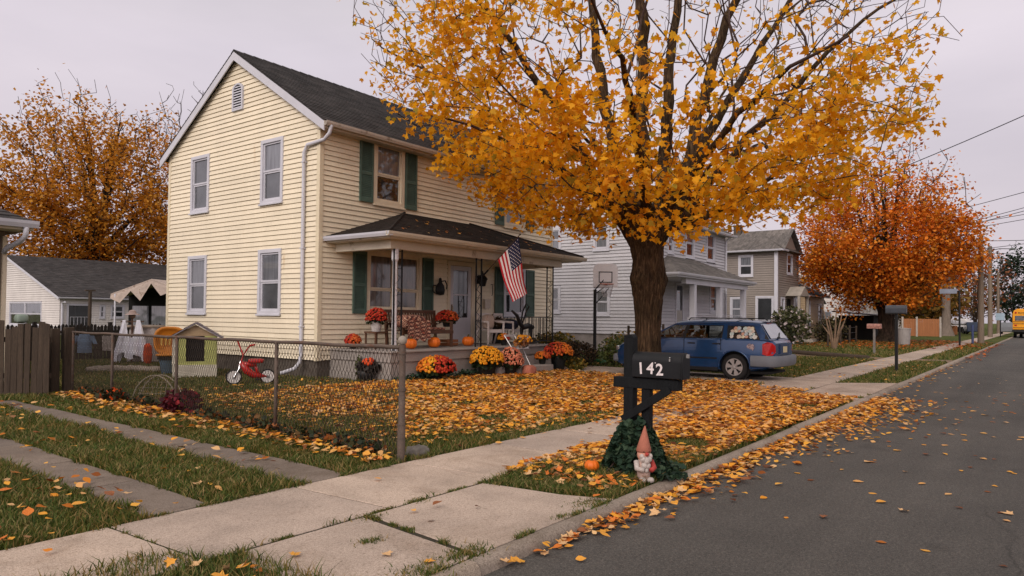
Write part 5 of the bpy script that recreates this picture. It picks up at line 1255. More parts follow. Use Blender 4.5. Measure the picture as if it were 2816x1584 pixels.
# folding chair with clear bags on the step
fc = thing('folding_chair', 'thin white metal folding chair holding a clear bag on the porch step', 'chair', (15.35,11.35,.44)); TUB = mat('white_tube', lin(190,186,186), .4, .1, 5, metal=.3)
for s_ in (-.22,.22):
    m = MB(); m.tube([(15.35+s_,11.05,.21),(15.35+s_,11.3,.62),(15.35+s_,11.6,1.0)],.012,6); m.tube([(15.35+s_,11.6,.44),(15.35+s_,11.3,.66),(15.35+s_,11.12,.7)],.012,6); m.build('leg', TUB, fc)
m = MB(); m.bar((15.13,11.6,1.0),(15.57,11.6,1.0),.03,.06); m.build('backrest', TUB, fc); MB().box(15.13,15.57,11.1,11.45,.66,.675).build('seat', TUB, fc)
bg_ = thing('flower_bunch', 'bunch of dried orange flowers lying on the folding chair', 'flowers', (15.5,11.3,.68)); rs = np.random.RandomState(41)
foliage_blob('stems', (15.55,11.3,.84), (.26,.2,.16), 220, (.05,.11), leafmat('dried_mix', [(0, lin(60,48,40)), (.5, lin(170,104,40)), (1, lin(200,180,160))], .2), bg_, rs, .2); P, N = dome_pts(70, rs, .24, .16); flowers('blossoms', P+np.array([15.58,11.3,.86]), N, np.full(70,.03), FM['gold'], bg_, rs)
def lump(name, label, cat, c, d, m_, seed, amp=.06, group=None):
    T = thing(name, label, cat, (c[0],c[1],c[2]-d[2]/2), group=group); cloth_blob('body', m_, T, c, d, seed, amp); return T
lump('stone_block', 'weathered pink brown stone block beside the steps', 'stone', (15.02,10.7,.13), (.34,.3,.27), TERRA, 5, .03)
lump('stone_block', 'grey concrete block between the golden and pink mum pots', 'stone', (14.4,11.2,.13), (.3,.25,.26), CONC, 6, .02)
# low shrubs, hedge
SHL = leafmat('shrub_leaf', [(0, lin(52,56,26)), (.5, lin(112,106,44)), (1, lin(166,126,50))], .25); HDG = leafmat('hedge_leaf', [(0, lin(30,26,20)), (.6, lin(62,50,36)), (1, lin(88,66,44))], .2)
GRN = leafmat('green_leaf', [(0, lin(44,58,26)), (1, lin(108,116,60))], .25); IVY = leafmat('ivy_leaf', [(0, lin(18,34,24)), (.6, lin(34,56,40)), (1, lin(64,80,58))], .15)
def shrub(label, c, rad, n, size, m, seed, core=True, cat='shrub', name='shrub', shell=.45, group=None):
    T = thing(name, label, cat, (c[0],c[1],0), group=group); rs = np.random.RandomState(seed)
    foliage_blob('foliage', c, rad, n, size, m, T, rs, shell); mm = MB()
    for i in range(9):
        a = i*.7; mm.tube([(c[0]+.03*math.cos(a),c[1]+.03*math.sin(a),-.05),(c[0]+rad[0]*.4*math.cos(a),c[1]+rad[1]*.4*math.sin(a),c[2]),(c[0]+rad[0]*.8*math.cos(a),c[1]+rad[1]*.8*math.sin(a),c[2]+rad[2]*(.2+.6*rs.rand()))],[.014,.01,.004],5)
    mm.build('stems', TWIG, T); return T
shrub('clipped dark brown hedge block below the basketball pole', (18.95,11.75,.36), (.75,.7,.42), 2600, (.04,.08), HDG, 60, shell=.6)
shrub('loose yellow green shrub behind the clipped dark hedge', (19.0,12.6,.6), (1.1,.7,.45), 1500, (.06,.12), SHL, 61)
shrub('small yellow leaved shrub at the right foot of the rust mum', (17.55,10.85,.16), (.38,.3,.2), 420, (.05,.1), SHL, 62)
shrub('sparse twiggy olive bush right of the clipped hedge', (19.9,10.85,.4), (.72,.6,.5), 900, (.05,.1), GRN, 63)
shrub('thin autumn shrub in front of the pale grey house foundation', (23,12.2,.5), (1.1,.6,.55), 800, (.07,.12), SHL, 64)
shrub('dark ivy row creeping along the foot of the porch wall', (12.1,11.65,.06), (1.0,.14,.12), 420, (.05,.09), IVY, 65, name='ground_ivy')
shrub('low dark weeds at the porch foot left of the golden mum', (13.6,11.55,.06), (.6,.15,.12), 260, (.05,.09), IVY, 66, name='weed')
shrub('bushy rose shrub with pale flowers before the taupe house', (44.5,12.4,1.1), (1.9,1.2,1.2), 1500, (.12,.24), leafmat('rose_leaf', [(0, lin(40,46,30)), (.8, lin(86,86,50)), (.9, lin(200,180,180)), (1, lin(210,196,196))], .2), 67)
shrub('dark evergreen shrub in front of the beige house', (50.8,11.5,.8), (1.6,1.0,.95), 1400, (.1,.2), leafmat('dark_shrub', [(0, lin(34,32,24)), (1, lin(84,76,46))], .2), 68)
# climbing vine on porch side
shrub('thin green vine climbing the left side of the porch wall', (11.1,12.75,.3), (.05,.12,.33), 90, (.05,.09), GRN, 69, name='vine')

# basketball hoop
bh = thing('basketball_hoop', 'portable basketball hoop with a white backboard in front of the pale grey house', 'basketball hoop', (21.0,11.9,0))
x, y = 20.75, 12.1
m = MB(); m.tube([(x,y,.1),(x,y,2.45)],.055,10); m.build('pole', BLACKM, bh, smooth=True, auto=40)
m = MB(); m.box(x-.35,x+.45,y-.45,y+.35,0,.16); m.build('base', mat('green_plastic', lin(40,110,70), .5), bh, bevel=.04)
M_ = Matrix.Translation((21.0,11.85,2.93)) @ Matrix.Rotation(R(-52),4,'Z')
m = MB(M_); w_, h_ = .41, .4; oc = [(-w_,-h_),(w_,-h_),(w_,h_-.16),(w_-.05,h_-.05),(w_-.16,h_),(-w_+.16,h_),(-w_+.05,h_-.05),(-w_,h_-.16)]
m.prism(oc, -.02, .02); bd = m.build('backboard', mat('white_board', lin(226,222,226), .5, .06, 3), bh)
m = MB(M_)
for a, b, c, d in ((-.23,.23,.1,.13),(-.23,.23,-.24,-.21),(-.23,-.2,-.21,.1),(.2,.23,-.21,.1)): m.box(a,b,-.026,-.021,c,d)
m.build('target_square', BLACKM, bd)
m = MB(M_); m.tube([(.23*math.cos(a),-.3+.23*math.sin(a),-.3) for a in [i*.3927 for i in range(16)]],.012,6,closed=True); m.bar((0,-.02,-.3),(0,-.08,-.3),.1,.04); m.build('rim', mat('orange_rim', lin(170,84,50), .5), bh)
m = MB(M_)
for i in range(12):
    a = i*.5236; b = a+.5236
    for s_ in (1,-1): m.bar((.22*math.cos(a),-.3+.22*math.sin(a),-.31),(.13*math.cos(a+s_*.6),-.3+.13*math.sin(a+s_*.6),-.72),.008)
m.build('net', mat('net_cord', lin(186,182,186), .8), bh)
m = MB()
for z0_, z1_ in ((2.3,2.66),(1.95,2.5),(2.45,3.0)): m.bar((x,y,z0_),(21.1,11.78,z1_),.05,.03)
m.build('bracket', BLACKM, bh)

# ---- flag
FL = thing('flag', 'stars and stripes flag hanging from an angled pole on the porch post', 'flag', (14.8,12.0,2.64))
tip, foot = Vector((14.95,10.98,3.66)), Vector((14.72,12.0,2.62))
MB().tube([foot, tip],.013,8).build('pole', mat('flag_pole_wood', lin(70,54,44), .6), FL)
MB().tube([foot-(tip-foot)*.02, foot+(tip-foot)*.12],.026,8).build('bracket', BLACKM, FL); MB().ball(tuple(tip),.022,8,5).build('finial', BLACKM, FL)
h0, h1 = foot.lerp(tip,.955), foot.lerp(tip,.39); L0, L1 = Vector((15.32,11.02,2.13)), Vector((14.93,11.2,1.9))
NU, NV = 27, 40
def fpt(u, v):
    a = h0.lerp(h1, u); b = L0.lerp(L1, u); p = a.lerp(b, v); sagv = Vector((0,0,-.1*math.sin(math.pi*v)*(1-.3*u)))
    k = min(1, v*2.2)*.055; wv = math.sin(u*9+v*2.0)*k+math.sin(u*17+v*3)*k*.3
    n = Vector((.75,.55,.1)); s_ = Vector((.6,-.8,0)); return p+sagv+n*wv+s_*(math.sin(v*7+u*2)*.02*v)
m = MB(); vs = [fpt(i/26, j/NV) for j in range(NV+1) for i in range(NU)]
m.v = [tuple(v) for v in vs]
for j in range(NV):
    for i in range(26):
        stp = i//2; can = stp < 7 and j < NV*.4
        m.f.append((j*NU+i, j*NU+i+1, (j+1)*NU+i+1, (j+1)*NU+i)); m.m.append(2 if can else (stp % 2))
FR, FW_, FB = mat('flag_red', lin(186,28,40), .8, .08, 9), mat('flag_white', lin(236,228,228), .8, .05, 9), mat('flag_blue', lin(30,36,72), .8, .12, 9)
m.mi = 1
for r_ in range(9):
    for c in range(11):
        if (r_+c) % 2: continue
        u, v = (r_+1)*(7/13)/10, (c+1)*.4/12; p = fpt(u, v); du = (fpt(u+.01,v)-p).normalized(); dv = (fpt(u,v+.01)-p).normalized(); n = du.cross(dv).normalized()
        for s_ in (1,-1):
            pts = [p+n*(.003*s_)+du*(math.cos(a)*q)+dv*(math.sin(a)*q) for k in range(10) for a, q in ((k*.6283, .021 if k % 2 == 0 else .009),)]
            m.poly(pts)
m.build('banner', [FR, FW_, FB], FL, smooth=True)

# ---- yard left of the house
LIME = mat('lime_siding', lin(168,170,102), .75, .15, 3, fine=.1)
ph_ = thing('playhouse', 'small lime green playhouse with a dark doorway and a grey shingle roof', 'playhouse', (9.15,16.35,0), R(-32))
m = MB(); m.box(-.46,-.2,-.4,-.36,.3,.98); m.box(.2,.46,-.4,-.36,.3,.98); m.box(-.2,.2,-.4,-.36,.3,.38); m.box(-.46,-.42,-.36,.4,.0,.98); m.box(.42,.46,-.36,.4,0,.98); m.box(-.42,.42,.36,.4,0,.98); m.build('wall', LIME, ph_, local=True)
m = MB(); m.box(-.48,.48,-.43,-.4,0,.3); m.box(-.49,-.4,-.425,-.4,.3,.98); m.build('base_panel', mat('cream_panel', lin(190,182,166), .7, .12, 4), ph_, local=True)
m = MB(); m.prism([(-.46,.98),(.46,.98),(0,1.24)], -.4,-.37); m.build('gable', mat('tan_gable', lin(158,134,104), .8, .2, 5), ph_, local=True)
m = MB(); slope(m, (-.6,-.5,.93),(-.6,.5,.93),(0,.5,1.3),(0,-.5,1.3), 5, .012); slope(m, (.6,.5,.93),(.6,-.5,.93),(0,-.5,1.3),(0,.5,1.3), 5, .012)
slab_roof(m, [(-.6,-.5,.925),(-.6,.5,.925),(0,.5,1.295),(0,-.5,1.295)],.03); slab_roof(m, [(.6,.5,.925),(.6,-.5,.925),(0,-.5,1.295),(0,.5,1.295)],.03); m.build('roof', mat('faded_shingle', lin(126,118,124), .9, .2, 5, .3, 30), ph_, local=True)
MB().box(-.42,.42,-.3,.36,0,.95).build('interior', DARKIN, ph_, local=True)
# little red bike
RED = mat('bike_red', lin(170,24,20), .35, .15, 6, coat=.3, fine=.06); CHR = mat('chrome', lin(180,180,184), .25, .1, 9, metal=.9); RUB = mat('rubber', lin(28,27,27), .85, .2, 20); WW = mat('whitewall', lin(206,200,196), .6, .08, 20)
bk = thing('childs_bike', 'small red child bike with white walled tyres and high handlebars in the fenced yard', 'bike', (8.88,13.65,0), R(-28))
def wheel(x, r, w, par):
    T_ = MB().tube([(x+r*.86*math.cos(a),0,r+r*.86*math.sin(a)) for a in [i*.2618 for i in range(24)]], r*.14, 8, closed=True).build('tyre', RUB, par, smooth=True, local=True)
    m = MB(); 
    for s_ in (-1, 1): m.lathe([(r*.5,s_*w*.45),(r*.8,s_*w*.52)],(x,0,r),24,ax='y')
    m.build('whitewall', WW, T_, local=True)
    m = MB(); m.lathe([(.01,-w*.35),(r*.52,-w*.3),(r*.52,w*.3),(.01,w*.35)],(x,0,r),20,ax='y'); m.build('rim', RED, T_, local=True)
    m = MB()
    for k in range(6): a = k*1.047; m.bar((x,-w*.36,r),(x+r*.5*math.cos(a),-w*.36,r+r*.5*math.sin(a)),.014,.008)
    m.lathe([(.01,-.06),(.03,-.06),(.03,.06),(.01,.06)],(x,0,r),8,ax='y'); m.build('hub', CHR, T_, local=True)
wheel(-.34,.165,.07,bk); wheel(.34,.165,.07,bk)
m = MB(); m.tube([(-.2,0,.47),(-.08,0,.3),(.05,0,.2),(.34,0,.165)],[.06,.09,.075,.04],8); m.tube([(-.19,0,.44),(.1,0,.42)],[.05,.06],8); m.tube([(.08,0,.42),(.16,0,.2)],.035,8); m.build('frame', RED, bk, smooth=True, local=True)
m = MB(); m.tube([(-.21,0,.5),(-.24,.05,.34),(-.34,.05,.165)],.018,6); m.tube([(-.21,0,.5),(-.24,-.05,.34),(-.34,-.05,.165)],.018,6); m.build('fork', CHR, bk, local=True)
cloth_blob('saddle', RED, bk, (8.98,13.65,.5), (.34,.2,.1), 8, .02)
m = MB(); m.tube([(-.2,0,.48),(-.16,0,.62),(-.16,.18,.66),(-.22,.24,.82)],.016,6); m.tube([(-.16,0,.62),(-.16,-.18,.66),(-.05,-.24,.84)],.016,6); m.build('handlebar', RED, bk, local=True)
m = MB(); m.tube([(-.22,.24,.82),(-.26,.24,.93)],.022,6); m.tube([(-.05,-.24,.84),(.06,-.24,.86)],.022,6); m.build('grip', RED, bk, local=True)
m = MB(); m.bar((.12,-.1,.13),(.12,.1,.23),.02); m.box(.08,.16,-.15,-.1,.1,.13); m.box(.08,.16,.1,.15,.22,.25); m.build('pedal', BLACKM, bk, local=True)
# blue tub and orange seat
bk_ = thing('tub', 'slate blue plastic tub with a dark rim in the fenced yard', 'tub', (9.0,17.3,0)); m = MB(); m.lathe([(.17,0),(.18,.01),(.24,.4),(.01,.39)],(9.0,17.3,0),20); m.build('body', mat('slate_blue_plastic', lin(84,104,120), .6, .12, 4), bk_, smooth=True, auto=40)
m = MB(); m.lathe([(.245,.37),(.28,.38),(.28,.46),(.2,.47),(.19,.38)],(9.0,17.3,0),20); m.build('rim', POTD, bk_, smooth=True, auto=40)
oc_ = thing('round_chair', 'orange round backed plastic chair shell resting on the blue tub', 'chair', (9.0,17.3,.47), R(-35)); ORP = mat('orange_plastic', lin(190,118,36), .5, .15, 4)
m = MB(); n = 22
ring = lambda q, y_, sq=1: [(q*math.copysign(abs(math.cos(a))**.7,math.cos(a)), y_, .36+q*.95*math.copysign(abs(math.sin(a))**.7,math.sin(a))) for a in [2*math.pi*i/n for i in range(n)]]
vs = ring(.36,-.06)+ring(.3,-.02)+ring(.27,.03)+ring(.08,.05)+ring(.37,.0)
m.add(vs, [(a*n+i,a*n+(i+1)%n,(a+1)*n+(i+1)%n,(a+1)*n+i) for a in range(3) for i in range(n)]+[tuple(range(3*n,4*n))]+[(i,4*n+i,4*n+(i+1)%n,(i+1)%n) for i in range(n)]); m.build('backrest', ORP, oc_, smooth=True, local=True)
m = MB(); m.box(-.26,.26,-.4,-.03,.0,.05); m.build('seat', ORP, oc_, bevel=.02, local=True)
m = MB()
for i in range(5): m.box(-.2+i*.09,-.16+i*.09,-.062+.03,-.03,.25,.47)
m.build('woven_pattern', mat('gold_weave', lin(200,160,80), .7), oc_, local=True)
shrub('low reddish flower clump right of the blue tub', (9.25,16.9,.22), (.26,.26,.24), 240, (.05,.1), leafmat('red_green', [(0, lin(40,44,24)), (.6, lin(90,50,30)), (1, lin(180,50,34))], .2), 70)
shrub('bright orange flower clump at the fence foot by the second post', (5.5,12.35,.1), (.22,.3,.16), 260, (.05,.09), leafmat('orange_green', [(0, lin(30,36,20)), (.72, lin(56,54,30)), (.8, lin(214,80,26)), (1, lin(220,90,30))], .2), 71, name='flower_clump')
shrub('dark red leaved plant beside the wire hoop at the fence', (5.6,10.4,.14), (.26,.34,.22), 380, (.05,.1), leafmat('burgundy_leaf', [(0, lin(48,18,26)), (.7, lin(96,28,40)), (1, lin(140,36,40))], .2), 72)
for i, (yy, ww) in enumerate(((13.6,.6),(11.4,.5),(9.3,.55),(8.1,.6),(7.0,.55),(6.1,.5))):
    shrub(('dark creeping weeds under the wire fence next to the board fence','dark weeds under the wire fence left of the red leaved plant','brown green weeds under the fence right of the red leaved plant','weeds under the fence left of the third fence post','dark leafy weeds under the fence between third post and end post','dark green weed clump at the foot of the fence end post')[i], (5.24+.054*(yy-5.33),yy,.06), (.11,ww,.1+.035*(i%2)), 260, (.035,.08), leafmat('weed_leaf_%d' % i, [(0, lin(24,34,22)), (.55, lin(50,58,34)), (.8, lin(110,72,36)), (1, lin(170,96,44))], .2), 80+i, name='weeds')
hp = thing('wire_hoop', 'pale bent wire plant hoop by the fence next to the red leaved plant', 'plant support', (6.3,12.3,0)); WR = mat('pale_wire', lin(150,138,120), .7)
m = MB()
for dx in (-.02, .1):
    m.tube([(6.0+dx+.6*(i/10)*.8,12.75-.6*(i/10),.42*math.sin(math.pi*i/10)**.6) for i in range(11)],.012,5)
m.build('arch', WR, hp); m = MB()
for i in range(1,10): m.bar((6.0+.48*i/10,12.75-.6*i/10,0),(6.05+.48*i/10,12.75-.6*i/10,.42*math.sin(math.pi*i/10)**.6),.006)
for z in (.1,.2,.3): m.bar((6.05,12.7,z),(6.45,12.2,z),.005)
m.build('mesh', WR, hp)
stn = thing('stone_edging', 'curved low edging of pale stones on the lawn left of the tub', 'stone edging', (8.8,18.6,0)); m = MB(); rs_ = random.Random(4)
for i in range(26):
    t_ = i/25; m.ball((8.0+1.1*t_+.05*rs_.random(),19.3-1.6*t_+.5*math.sin(t_*2),.06), .1+.05*rs_.random(), 7, 5, (1.2,1,.8))
m.build('stones', mat('pale_stone', lin(150,138,126), .9, .2, 4, .3, 20), stn, smooth=True)
# washing: white gown with a hat, blue shirt, covered grill
GOWN = mat('white_cotton', lin(228,226,236), .9, .06, 5)
def cloth_tube(name, m_, par, prof, n=28, folds=7, amp=.1, wav=.0, cut=0):
    mb_ = MB(); vs = []
    for r_, z, sx_, cx, cy in prof:
        for j in range(n):
            a = 2*math.pi*j/n; k = 1+amp*math.sin(a*folds)*(1 if z < prof[-1][1]-.05 else .3); zz = z+(wav*math.sin(a*4+1) if z == prof[0][1] else 0)
            ca, sa = math.cos(a)*r_*k*sx_, math.sin(a)*r_*k*.5; vs.append((cx+ca*.58+sa*.8, cy-ca*.8+sa*.6, zz))
    k = len(prof); mb_.add(vs, [(i*n+j, i*n+(j+1) % n, (i+1)*n+(j+1) % n, (i+1)*n+j) for i in range(k-1) for j in range(n)])
    return mb_.build(name, m_, par, smooth=True)
gx_, gy_ = 10.05, 21.5
gw_ = thing('ghost_gown', 'ragged white gown with a pale hat above it hung up in the back yard', 'halloween decoration', (gx_,gy_,0))
m = MB(); NUg, NVg = 45, 14; rs = np.random.RandomState(17); rag = np.interp(np.linspace(0,1,NUg), np.linspace(0,1,10), [.1,.02,.3,.36,.2,.14,.3,.24,.08,.2])
vs = []
for side in (0, 1):
    for j in range(NVg+1):
        for i in range(NUg):
            u = -1+2*i/(NUg-1); v = j/NVg; au = abs(u)
            top = 1.3 if .45 < au < .8 else (1.3-.52*math.cos(min(au/.45,1)*1.57)**.5 if au <= .45 else 1.3-.35*(au-.8)/.2)
            if side: top = min(top, 1.26)
            z = top+(rag[i]-top)*v; wd = .34+.17*v**.8; dp_ = .09*math.sin(u*13+side)*(.3+v)+.03*math.sin(u*29+v*3)
            x = u*wd; y = (-.07-.1*v)*math.sqrt(max(0,1-u*u*.9))*(1 if not side else -1)+dp_*.55
            vs.append((gx_+x*.6+y*.8, gy_-x*.8+y*.6, z))
o_ = (NVg+1)*NUg
m.add(vs, [(k*o_*0+j*NUg+i, j*NUg+i+1, (j+1)*NUg+i+1, (j+1)*NUg+i) for k in (0,) for j in range(NVg) for i in range(NUg-1)]+[(o_+j*NUg+i+1, o_+j*NUg+i, o_+(j+1)*NUg+i, o_+(j+1)*NUg+i+1) for j in range(6, NVg) for i in range(NUg-1)])
m.build('gown', GOWN, gw_, smooth=True)
m = MB(); m.tube([(gx_,gy_,0),(gx_,gy_,1.42)],.025,6); m.bar((gx_-.2,gy_+.27,1.25),(gx_+.2,gy_-.27,1.25),.03); m.build('stake', WOODB, gw_)
m = MB(); m.ball((gx_,gy_,1.42),.09,10,7); m.build('head', mat('sack_cloth', lin(120,96,80), .9), gw_, smooth=True)
m = MB(); m.lathe([(.2,1.45),(.19,1.47),(.11,1.49),(.09,1.57),(.02,1.6)],(gx_,gy_,0),16); m.build('hat', mat('pale_hat', lin(160,140,134), .9, .15, 8), gw_, smooth=True, auto=40)
gr_ = thing('covered_grill', 'white sheet covered table behind the ragged white gown at the house corner', 'covered table', (10.55,21.9,0)); cloth_tube('cover', mat('grey_white_sheet', lin(186,176,172), .9, .08, 4), gr_, [(.62,.05,.8,10.55,21.8),(.58,.5,.8,10.55,21.8),(.55,1.0,.8,10.55,21.8),(.5,1.1,.8,10.55,21.8)], amp=.05)
MB().box(10.1,11.0,21.4,22.2,1.08,1.14).build('top', mat('weathered_board', lin(170,154,140), .9, .2, 4), gr_)
lump('stuffed_bag', 'small orange red bag standing beside the ragged white gown', 'bag', (10.25,20.95,.3), (.2,.2,.6), mat('orange_red_cloth', lin(180,66,30), .9, .3, 6), 11)
BLU = mat('faded_blue_cotton', lin(110,130,156), .9, .12, 6)
sh_ = thing('shirt', 'faded blue shirt hanging on the clothes line before the dark fence', 'shirt', (9.6,23.4,.3)); cloth_tube('body', BLU, sh_, [(.22,.28,1,9.55,23.45),(.21,.5,1,9.55,23.45),(.22,.72,1,9.55,23.45),(.14,.84,1,9.55,23.45)], 20, 5, .08)
for s_ in (-1,1): cloth_tube('sleeve', BLU, sh_, [(.07,.55,1,9.55+.2*s_,23.45-.27*s_),(.09,.8,1,9.55+.12*s_,23.45-.17*s_)], 10, 3)
s2 = thing('shorts', 'pale patterned shorts hanging right of the blue shirt on the line', 'shorts', (10,22.9,.3))
for s_ in (0,1): cloth_tube('leg', mat('pale_print', lin(150,140,136), .9, .3, 14), s2, [(.09,.35,1,9.95+.1*s_,22.95-.13*s_),(.1,.55,1,9.94+.08*s_,22.95-.1*s_),(.1,.8,1,9.93+.07*s_,22.95-.09*s_)], 10, 3)
cl_ = thing('clothes_line', 'thin clothes line strung between two dark posts in the back yard', 'clothes line', (9.0,24.2,0))
MB().tube([(8.9,24.3,.95),(9.8,23.15,.86),(10.7,22.0,.95)],.006,5).build('line', TWIG, cl_)
for p in ((8.9,24.3),(10.7,22.0)): MB().tube([(p[0],p[1],0),(p[0],p[1],1.0)],.03,6).build('post', TWIG, cl_)
# dark picket fence at the back
DKW = mat('dark_fence_wood', lin(44,38,34), .9, .35, 3, .3, 30, stretch=(3,3,.4)); WDW = mat('weathered_fence_wood', lin(76,63,52), .9, .3, 2.5, .5, 26, stretch=(7,7,.5), fine=.25, dirt=(lin(52,42,36), 4, .56))
df = thing('picket_fence', 'dark pointed picket fence across the back of the yard', 'fence', (9,24.6,0)); m = MB(); rs_ = random.Random(8)
for i in range(60):
    x = 6.3+i*.105; y = 24.6+rs_.uniform(-.01,.01); h = 1.12+rs_.uniform(-.03,.04)
    m.add([(x,y,0),(x+.09,y,0),(x+.09,y,h-.06),(x+.045,y,h),(x,y,h-.06),(x,y+.02,0),(x+.09,y+.02,0),(x+.09,y+.02,h-.06),(x+.045,y+.02,h),(x,y+.02,h-.06)],[(0,1,2,3,4),(9,8,7,6,5),(0,5,6,1),(1,6,7,2),(2,7,8,3),(3,8,9,4),(4,9,5,0)])
m.build('pickets', DKW, df); m = MB(); m.box(6.3,12.6,24.625,24.67,.25,.33); m.box(6.3,12.6,24.625,24.67,.85,.93); m.build('rail', DKW, df)
for x in (6.4,8.6,10.8): MB().box(x,x+.1,24.675,24.775,0,1.2).build('post', DKW, df)
rl = thing('post', 'thin weathered pole standing in front of the bungalow door', 'pole', (13.3,32.2,0)); MB().tube([(13.3,32.2,0),(13.3,32.2,2.4)],.07,7).build('shaft', WDW, rl); MB().box(13.1,13.5,32.15,32.25,2.4,2.46).build('crossbar', WDW, rl)
# weathered board fence at left
wf_ = thing('board_fence', 'weathered grey brown board fence at the left edge beside the garage', 'fence', (4.9,14.9,0)); rs_ = random.Random(12); m = MB()
a, b = Vector((3.4,16.35,0)), Vector((5.3,14.4,0)); dd = (b-a).normalized(); pn = Vector((-dd.y,dd.x,0))
n = 25
for i in range(n):
    p = a+(b-a)*(i/n); q = a+(b-a)*((i+.9)/n); h = 1.28+rs_.uniform(-.07,.07); o_ = pn*rs_.uniform(-.012,.012); sk_ = rs_.uniform(-.02,.02)
    top = [Vector((0,0,h+rs_.uniform(-.04,.02))), Vector((0,0,h+rs_.uniform(-.04,.02)))]
    V_ = [p+o_, q+o_, q+o_+top[0]+dd*sk_, p+o_+top[1]+dd*sk_]; V2 = [v+pn*.022 for v in V_]
    m.add(V_+V2, [(0,1,2,3),(7,6,5,4),(0,4,5,1),(1,5,6,2),(2,6,7,3),(3,7,4,0)])
m.build('boards', WDW, wf_)
for z in (.35,1.0): MB().bar(a+pn*.05+Vector((0,0,z)), b+pn*.05+Vector((0,0,z)), .04, .09).build('rail', WDW, wf_)
gp = thing('gate_post', 'pair of thick weathered gate posts where the board fence meets the wire fence', 'gate post', (5.6,14.8,0))
for (x, y, h, w_) in ((5.5,14.75,1.2,.15),(5.72,14.72,1.22,.16)):
    m = MB(); m.box(x-w_/2,x+w_/2,y-.06,y+.06,0,h); m.build('post', WDW, gp, bevel=.012)
lump('lid', 'pale green glass jar standing on the board fence post', 'jar', (5.0,14.9,1.38), (.2,.2,.16), mat('pale_green_glaze', lin(126,140,128), .4, .1, 5), 9, .02)

# chain-link fence
RUST = mat('rusted_pipe', lin(92,78,69), .75, .25, 6, .2, 60, fine=.2, dirt=(lin(92,60,44), 7, .54)); WIRE = mat('rusty_wire', lin(66,56,50), .6, .25, 8, metal=.4)
cf = thing('chain_link_fence', 'rusty chain link fence with a ball capped end post by the pavement', 'fence', (5.25,5.33,0))
fa, fb = Vector((5.25,5.36,0)), Vector((5.74,14.6,0)); fd = (fb-fa); Lf = fd.length; fd.normalize(); fn = Vector((fd.y,-fd.x,0))
rz_ = lambda t: 1.17-.04*t
m = MB(); m.tube([fa+fd*(Lf*t)+Vector((0,0,rz_(t)+.006*math.sin(t*40))) for t in [i/24 for i in range(25)]], .021, 8); m.build('top_rail', RUST, cf, smooth=True)
ep = MB(); ep.tube([fa+Vector((0,0,-.1)), fa+Vector((0,0,.35)), fa+Vector((0,0,.36)), fa+Vector((0,0,1.2))], [.043,.043,.036,.036], 12); eo = ep.build('end_post', RUST, cf, smooth=True, auto=40)
MB().ball(tuple(fa+Vector((0,0,1.245))), .05, 12, 8).build('ball_cap', mat('grey_cap', lin(140,130,120), .6, .15, 9), eo, smooth=True)
m = MB()
for z in (.35,.72,1.1): m.lathe([(.043,z),(.043,z+.03)], tuple(fa), 12); m.bar(fa+Vector((0,0,z+.015)), fa+fd*.07+Vector((0,0,z+.015)), .03, .012)
m.build('tension_band', RUST, eo)
for t in (.255,.545,.8,.995): 
    p = fa+fd*(Lf*t); MB().tube([p+Vector((0,0,-.1)), p+Vector((0,0,rz_(t)))], .024, 8).build('line_post', RUST, cf, smooth=True)
# woven wire: two families of kinked wires
dw = .062; rows_ = int(1.12/dw*1.0); hh = 1.12/rows_; wv = []; ns = int(Lf/dw)
pts_a, pts_b, rad = [], [], []
for fam in (1, -1):
    for i in range(-rows_, ns+rows_):
        prev = None
        for k in range(rows_+1):
            u = (i+fam*k*.5)*dw; z = .03+k*hh
            if 0 <= u <= Lf:
                p = fa+fd*u+fn*(.006*fam*(1 if k % 2 else -1))+Vector((0,0,min(z, rz_(u/Lf)+.02)))
                if prev is not None: wv.append((prev, p))
                prev = p
            else: prev = None
A_ = np.array([a for a, b in wv]); B_ = np.array([b for a, b in wv]); d_ = B_-A_; d_ /= np.linalg.norm(d_, axis=1, keepdims=True)
x_ = np.cross(d_, np.array(fn)); x_ /= np.linalg.norm(x_, axis=1, keepdims=True); y_ = np.cross(d_, x_); th_ = np.array([0,2.094,4.189])
rg_ = (x_[:,None]*np.cos(th_)[None,:,None]+y_[:,None]*np.sin(th_)[None,:,None])*.0034
V = np.concatenate([A_[:,None]+rg_, B_[:,None]+rg_], 1); q = np.array([0,1,4,3, 1,2,5,4, 2,0,3,5])
np_mesh('wire_mesh', V.reshape(-1,3), (np.arange(len(wv))[:,None]*6+q[None]).ravel(), np.full(len(wv)*3,4), WIRE, cf)
lump('stone', 'grey stone at the foot of the fence end post', 'stone', (5.55,5.42,.04), (.24,.18,.13), mat('grey_stone', lin(110,104,98), .9, .3, 5, .4, 20), 12)
# dark pot with a red bloom behind the fence, against the porch side
cp_ = thing('flower_pot', 'black pot with one bright orange red bloom against the porch side wall', 'flower pot', (11.0,12.45,0)); rs = np.random.RandomState(44)
MB().lathe([(.14,0),(.2,.2),(.16,.26),(.01,.25)],(11.0,12.4,0),14).build('pot', POTD, cp_, smooth=True); foliage_blob('foliage', (11.05,12.35,.3), (.26,.26,.18), 160, (.08,.15), leafmat('black_leaf', [(0, lin(20,20,20)), (1, lin(56,50,46))], .2), cp_, rs); P, N = dome_pts(26, rs, .12, .12); flowers('bloom', P+np.array([10.98,12.3,.42]), N, np.full(26,.05), fmat('scarlet', lin(190,50,20), lin(214,80,34)), cp_, rs)

